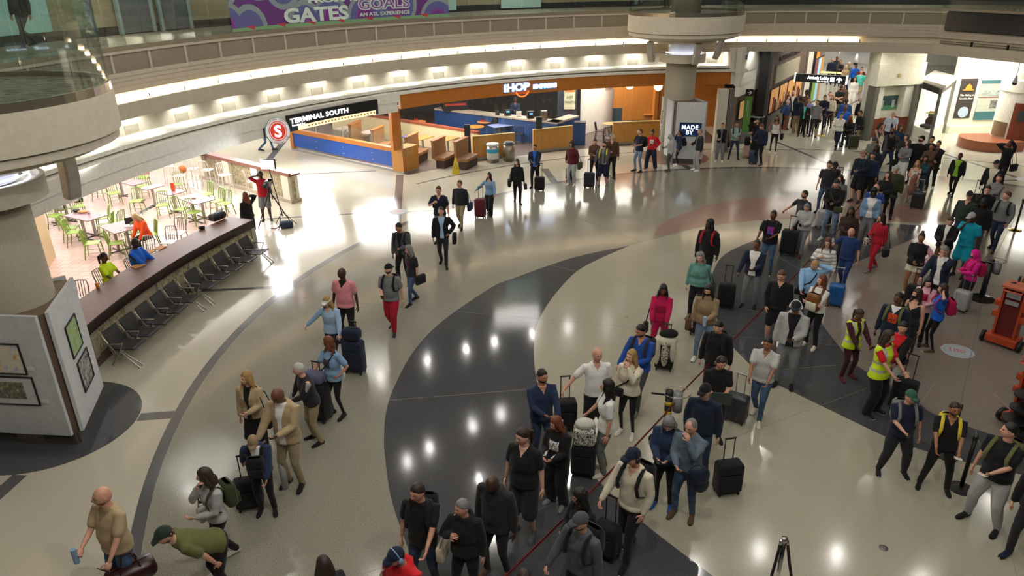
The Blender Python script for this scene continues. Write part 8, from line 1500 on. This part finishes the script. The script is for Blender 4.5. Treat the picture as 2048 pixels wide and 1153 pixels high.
# ---------------------------------------------------------------- luggage on the floor
def sc_(x, y, turn, c, label, **k): q = G(x, y); suitcase(q, Yaw(q, turn), c, label, **k)
sc_(712, 745, 30, 'n', 'navy suitcase with a bag on top behind the woman in the blue blouse', h=.72, w=.44)
sc_(640, 838, 40, 'k', 'tall black suitcase between the older man and the woman with auburn hair', h=.75, w=.46, d=.3)
sc_(503, 1015, 10, 'k', 'black suitcase behind the woman with the green backpack', h=.5, w=.42)
sc_(961, 436, 20, 'mr', 'dark red suitcase held by the woman in the pale blue blouse', h=.62, w=.36)
sc_(1079, 382, 10, 'k', 'black suitcase with silver handle in front of the man in the navy jacket', h=.50, w=.38, handle=.55)
sc_(1141, 362, 40, 'k', 'small dark suitcase behind the person in the maroon hoodie', h=.48, w=.34)
sc_(1178, 376, 10, 'K', 'dark grey suitcase with long handle beside the man in navy shorts', h=.55, w=.40, handle=.55)
sc_(1505, 328, -5, 'ddn2', 'dark blue hard suitcase with a bag on it in the far queue', h=.58, w=.36, hard=True)
sc_(1491, 316, 0, 'pk2', 'pale pink suitcase with a black bag on top in the far queue', h=.50, w=.28)
sc_(1705, 298, -20, 'ol2', 'olive suitcase pushed beside the woman in the white blouse', h=.58, w=.42)
sc_(1641, 455, 5, 'lg', 'silver suitcase left of the young man with the white chest logo', h=.55, w=.36, hard=True)
sc_(1672, 392, 10, 'k', 'black bags and suitcase beside the tall man in black shorts', h=.60, w=.42)
sc_(1718, 385, 0, 'k', 'black suitcase with silver handle by the far belt post', h=.58, w=.36, handle=.5)
sc_(1832, 417, 0, 'K', 'charcoal hard suitcase in front of the blonde woman in cream shorts', h=.56, w=.42, hard=True)
sc_(1944, 385 + 40, 10, 'k', 'black suitcase held by the older bearded man', h=.6, w=.4, handle=.5)
sc_(1575, 510, 10, 'k', 'large black suitcase beside the person with the pink and blue print', h=.72, w=.46, d=.3)
sc_(1450, 615, 0, 'k', 'black suitcase with raised handle behind the woman in the mask', h=.60, w=.42, handle=.5)
sc_(1392, 668, 10, 'K', 'small dark suitcase with a pink ribbon left of the woman in the mask', h=.5, w=.30)
sc_(1327, 738, 5, 'k', 'black suitcase draped with a cream and leopard scarf', h=.58, w=.38)
sc_(1668, 612, 0, 'B2', 'bright blue suitcase behind the reddish-haired woman', h=.55, w=.36, hard=True)
sc_(1470, 842, 15, 'K2', 'grey-black ribbed suitcase beside the young man with headphones', h=.52, w=.40, hard=True)
sc_(1130, 862, -10, 'k', 'black suitcase held by the bald man in the white polo', h=.62, w=.40, handle=.5)
sc_(1166, 950, 5, 'k', 'black suitcase under a black and white patterned bag', h=.58, w=.40)
sc_(1452, 985, -30, 'k', 'black two-wheeled suitcase with short handle right of the balding man', h=.55, w=.42)
sc_(1212, 1110, 30, 'k', 'dark suitcase in front of the man in the cream shirt', h=.52, w=.38, handle=.5)
sc_(1800, 820, 10, 'k', 'black suitcase with tall handle behind the man in the green cap', h=.62, w=.42, handle=.55)
sc_(1918, 622, 20, 'lg', 'pale grey ribbed suitcase beside the person in magenta', h=.5, w=.34, hard=True)
sc_(1822, 620, 10, 'k', 'black suitcase behind the girl in the pale pink top', h=.6, w=.4)
# things on top of luggage and odd items
q = G(1327, 738); t = thing('scarf', 'cream scarf and leopard print cloth draped over a black suitcase', 'scarf', (q[0], q[1], 0), Yaw(q)); part('cloth', MAT('cream cloth', '#c4bda8', .9, bmp=.4, bs=20), t, ('e', (0, -.02, .70), (.24, .18, .12)), ('e', (-.16, -.16, .48), (.07, .05, .30)), ('e', (.16, -.15, .52), (.07, .05, .26)), smooth=True); part('leopard_cloth', artmat('leopard', ('#1c1a18', '#c4bda8', '#2a2622', '#c4bda8'), 22, 'CONSTANT'), t, ('e', (0, -.19, .44), (.08, .04, .28)), smooth=True)
q = G(1327, 738); small('fur_hat', 'black fluffy hat lying on the cream scarf', 'hat', (q[0] + .05, q[1], .80), ('e', (0, 0, .04), (.2, .14, .09)), mat_=MAT('black fur', '#131313', .95, bmp=1, bs=120), smooth=True)
q = G(1166, 950); small('patterned_bag', 'black and white patterned bag with white clothes, on a suitcase', 'bag', (q[0], q[1], .64), ('b', (0, 0, .17), (.36, .26, .34), .06), mat_=artmat('bw pattern', ('#3a3a38', '#c8c6bc', '#55534f', '#d0cec4'), 16, 'CONSTANT'), rz=Yaw(q))
small('white_clothes', 'bundle of white clothes on top of the patterned bag', 'clothes', (q[0], q[1], .98), ('e', (0, 0, .04), (.17, .12, .10)), mat_=MAT('white cloth', '#c8c6bc', .9, bmp=.5, bs=18), smooth=True)
q = G(712, 745); small('travel_bag', 'navy bag strapped on top of the navy suitcase', 'bag', (q[0], q[1], .78), ('b', (0, 0, .14), (.38, .24, .28), .08), mat_=MAT_CLOTH('n'), rz=Yaw(q, 30), smooth=True)
q = G(640, 838); small('travel_bag', 'grey and navy bag on top of the tall black suitcase', 'bag', (q[0], q[1], .82), ('b', (0, 0, .11), (.42, .26, .22), .07), mat_=MAT_CLOTH('lv2'), rz=Yaw(q, 40), smooth=True)
q = G(1505, 328); small('travel_bag', 'black bag on top of the dark blue suitcase in the far queue', 'bag', (q[0], q[1], .64), ('b', (0, 0, .18), (.34, .24, .36), .08), mat_=MAT_CLOTH('k'), rz=Yaw(q), smooth=True)
q = G(1491, 316); small('travel_bag', 'black bag perched on the pale pink suitcase', 'bag', (q[0], q[1], .56), ('b', (0, 0, .18), (.26, .2, .36), .08), mat_=MAT_CLOTH('k'), rz=Yaw(q), smooth=True)
q = G(1742, 372); small('tote_bag', 'black and white printed tote standing behind the belt post', 'bag', (q[0], q[1], 0), ('b', (0, 0, .26), (.40, .22, .52), .05), mat_=artmat('zebra tote', ('#0e0e10', '#141416', '#c8c6c0', '#101012'), 10, 'CONSTANT'), rz=Yaw(q))
# poster tube held by the man in the suit, duffel bag bottom left
a_, b_ = G(548, 858, 1.10), G(571, 975, .02); t = thing('poster_tube', 'long white poster tube standing in front of the man in the tan suit', 'tube'); part('tube', MAT('tube white', '#c4c6c4', .5), t, ('c', tuple(b_), tuple(a_), .055))
q = G(262, 1148, .55); t = thing('duffel_bag', 'burgundy leather duffel bag held by the bald bearded man', 'bag', (q[0], q[1], .42), Yaw(q, -5)); part('body', MAT('burgundy leather', '#33110f', .35), t, ('b', (0, 0, .14), (.62, .30, .28), .10), smooth=True)
for y in (-.1, .1): part('handle', MAT('burgundy leather', '#33110f', .35), t, ('t', [(-.12, y, .26), (-.05, y*.4, .50), (.05, y*.4, .50), (.12, y, .26)], [.012]*4))
# blue folded jacket of the balding man
J = JJ['balding man with glasses in a grey-blue cardigan and jeans']; w_ = W(J, (.22, -.22, 1.0)); small('folded_jacket', 'navy padded jacket draped over the arm of the balding man', 'jacket', tuple(w_), ('e', (0, 0, -.02), (.17, .09, .18)), ('e', (.05, 0, -.17), (.12, .07, .16)), ('e', (-.08, .02, -.1), (.08, .06, .2)), mat_=MAT('navy quilt', '#141e38', .6, bmp=.8, bs=22), smooth=True)
J = JJ['blonde woman in a white top and cream shorts with a pink cardigan']; w_ = W(J, (.02, -.2, .85)); small('cardigan', 'dusty pink cardigan hanging from the arms of the blonde woman', 'cardigan', tuple(w_), ('e', (0, 0, .05), (.13, .08, .3)), ('e', (-.03, -.02, -.2), (.16, .09, .22)), mat_=MAT('dusty pink', '#8a6258', .9, bmp=.5, bs=25), smooth=True)
# wheelchairs
def wheelchair(q, yaw, label):
    t = thing('wheelchair', label, 'wheelchair', (q[0], q[1], 0), yaw); part('seat', MAT('vinyl black', '#16161a', .5), t, ('b', (0, 0, .47), (.42, .42, .05), .01), ('b', (0, .22, .70), (.42, .04, .42), .01))
    for s_ in (-1, 1):
        mb = MB(); mb.tube([(s_*.27, .08 + .29*math.cos(k), .30 + .29*math.sin(k)) for k in np.linspace(0, 6.28, 25)], [.014]*25, 6, rnd=False); build('wheel', mb, M_BLACK, t, True); part('caster', M_BLACK, t, ('c', (s_*.22 - .015, -.28, .08), (s_*.22 + .015, -.28, .08), .08)); part('frame', M_ALU, t, ('t', [(s_*.23, .24, .95), (s_*.23, .20, .2), (s_*.23, -.28, .16)], [.012]*3), ('t', [(s_*.23, .2, .66), (s_*.23, -.2, .66)], [.014]*2)); part('footrest', M_BLACK, t, ('b', (s_*.1, -.44, .06), (.13, .16, .02)))
for lab_, lb in (('seated person with curly ginger hair in the near wheelchair', 'black wheelchair pushed by the woman in the white blouse'), ('seated dark figure in the far wheelchair by the pillar', 'black wheelchair furthest in, beside the grey pillar edge')):
    J = JJ[lab_]; wheelchair(J['loc'], J['yaw'], lb)
# stool under the two people at the counter
for lab_ in ('woman in a yellow hi-vis shirt sitting at the bar counter', 'heavy man in a royal blue vest eating at the bar counter'):
    J = JJ[lab_]; slatchair('metal bar stool under the ' + lab_.split(' sitting')[0].split(' eating')[0], J['loc'], J['yaw'], M_ALU, M_ALU, .74, 'bar stools in use', 'bar_stool', 'stool')
bpy.context.view_layer.update()
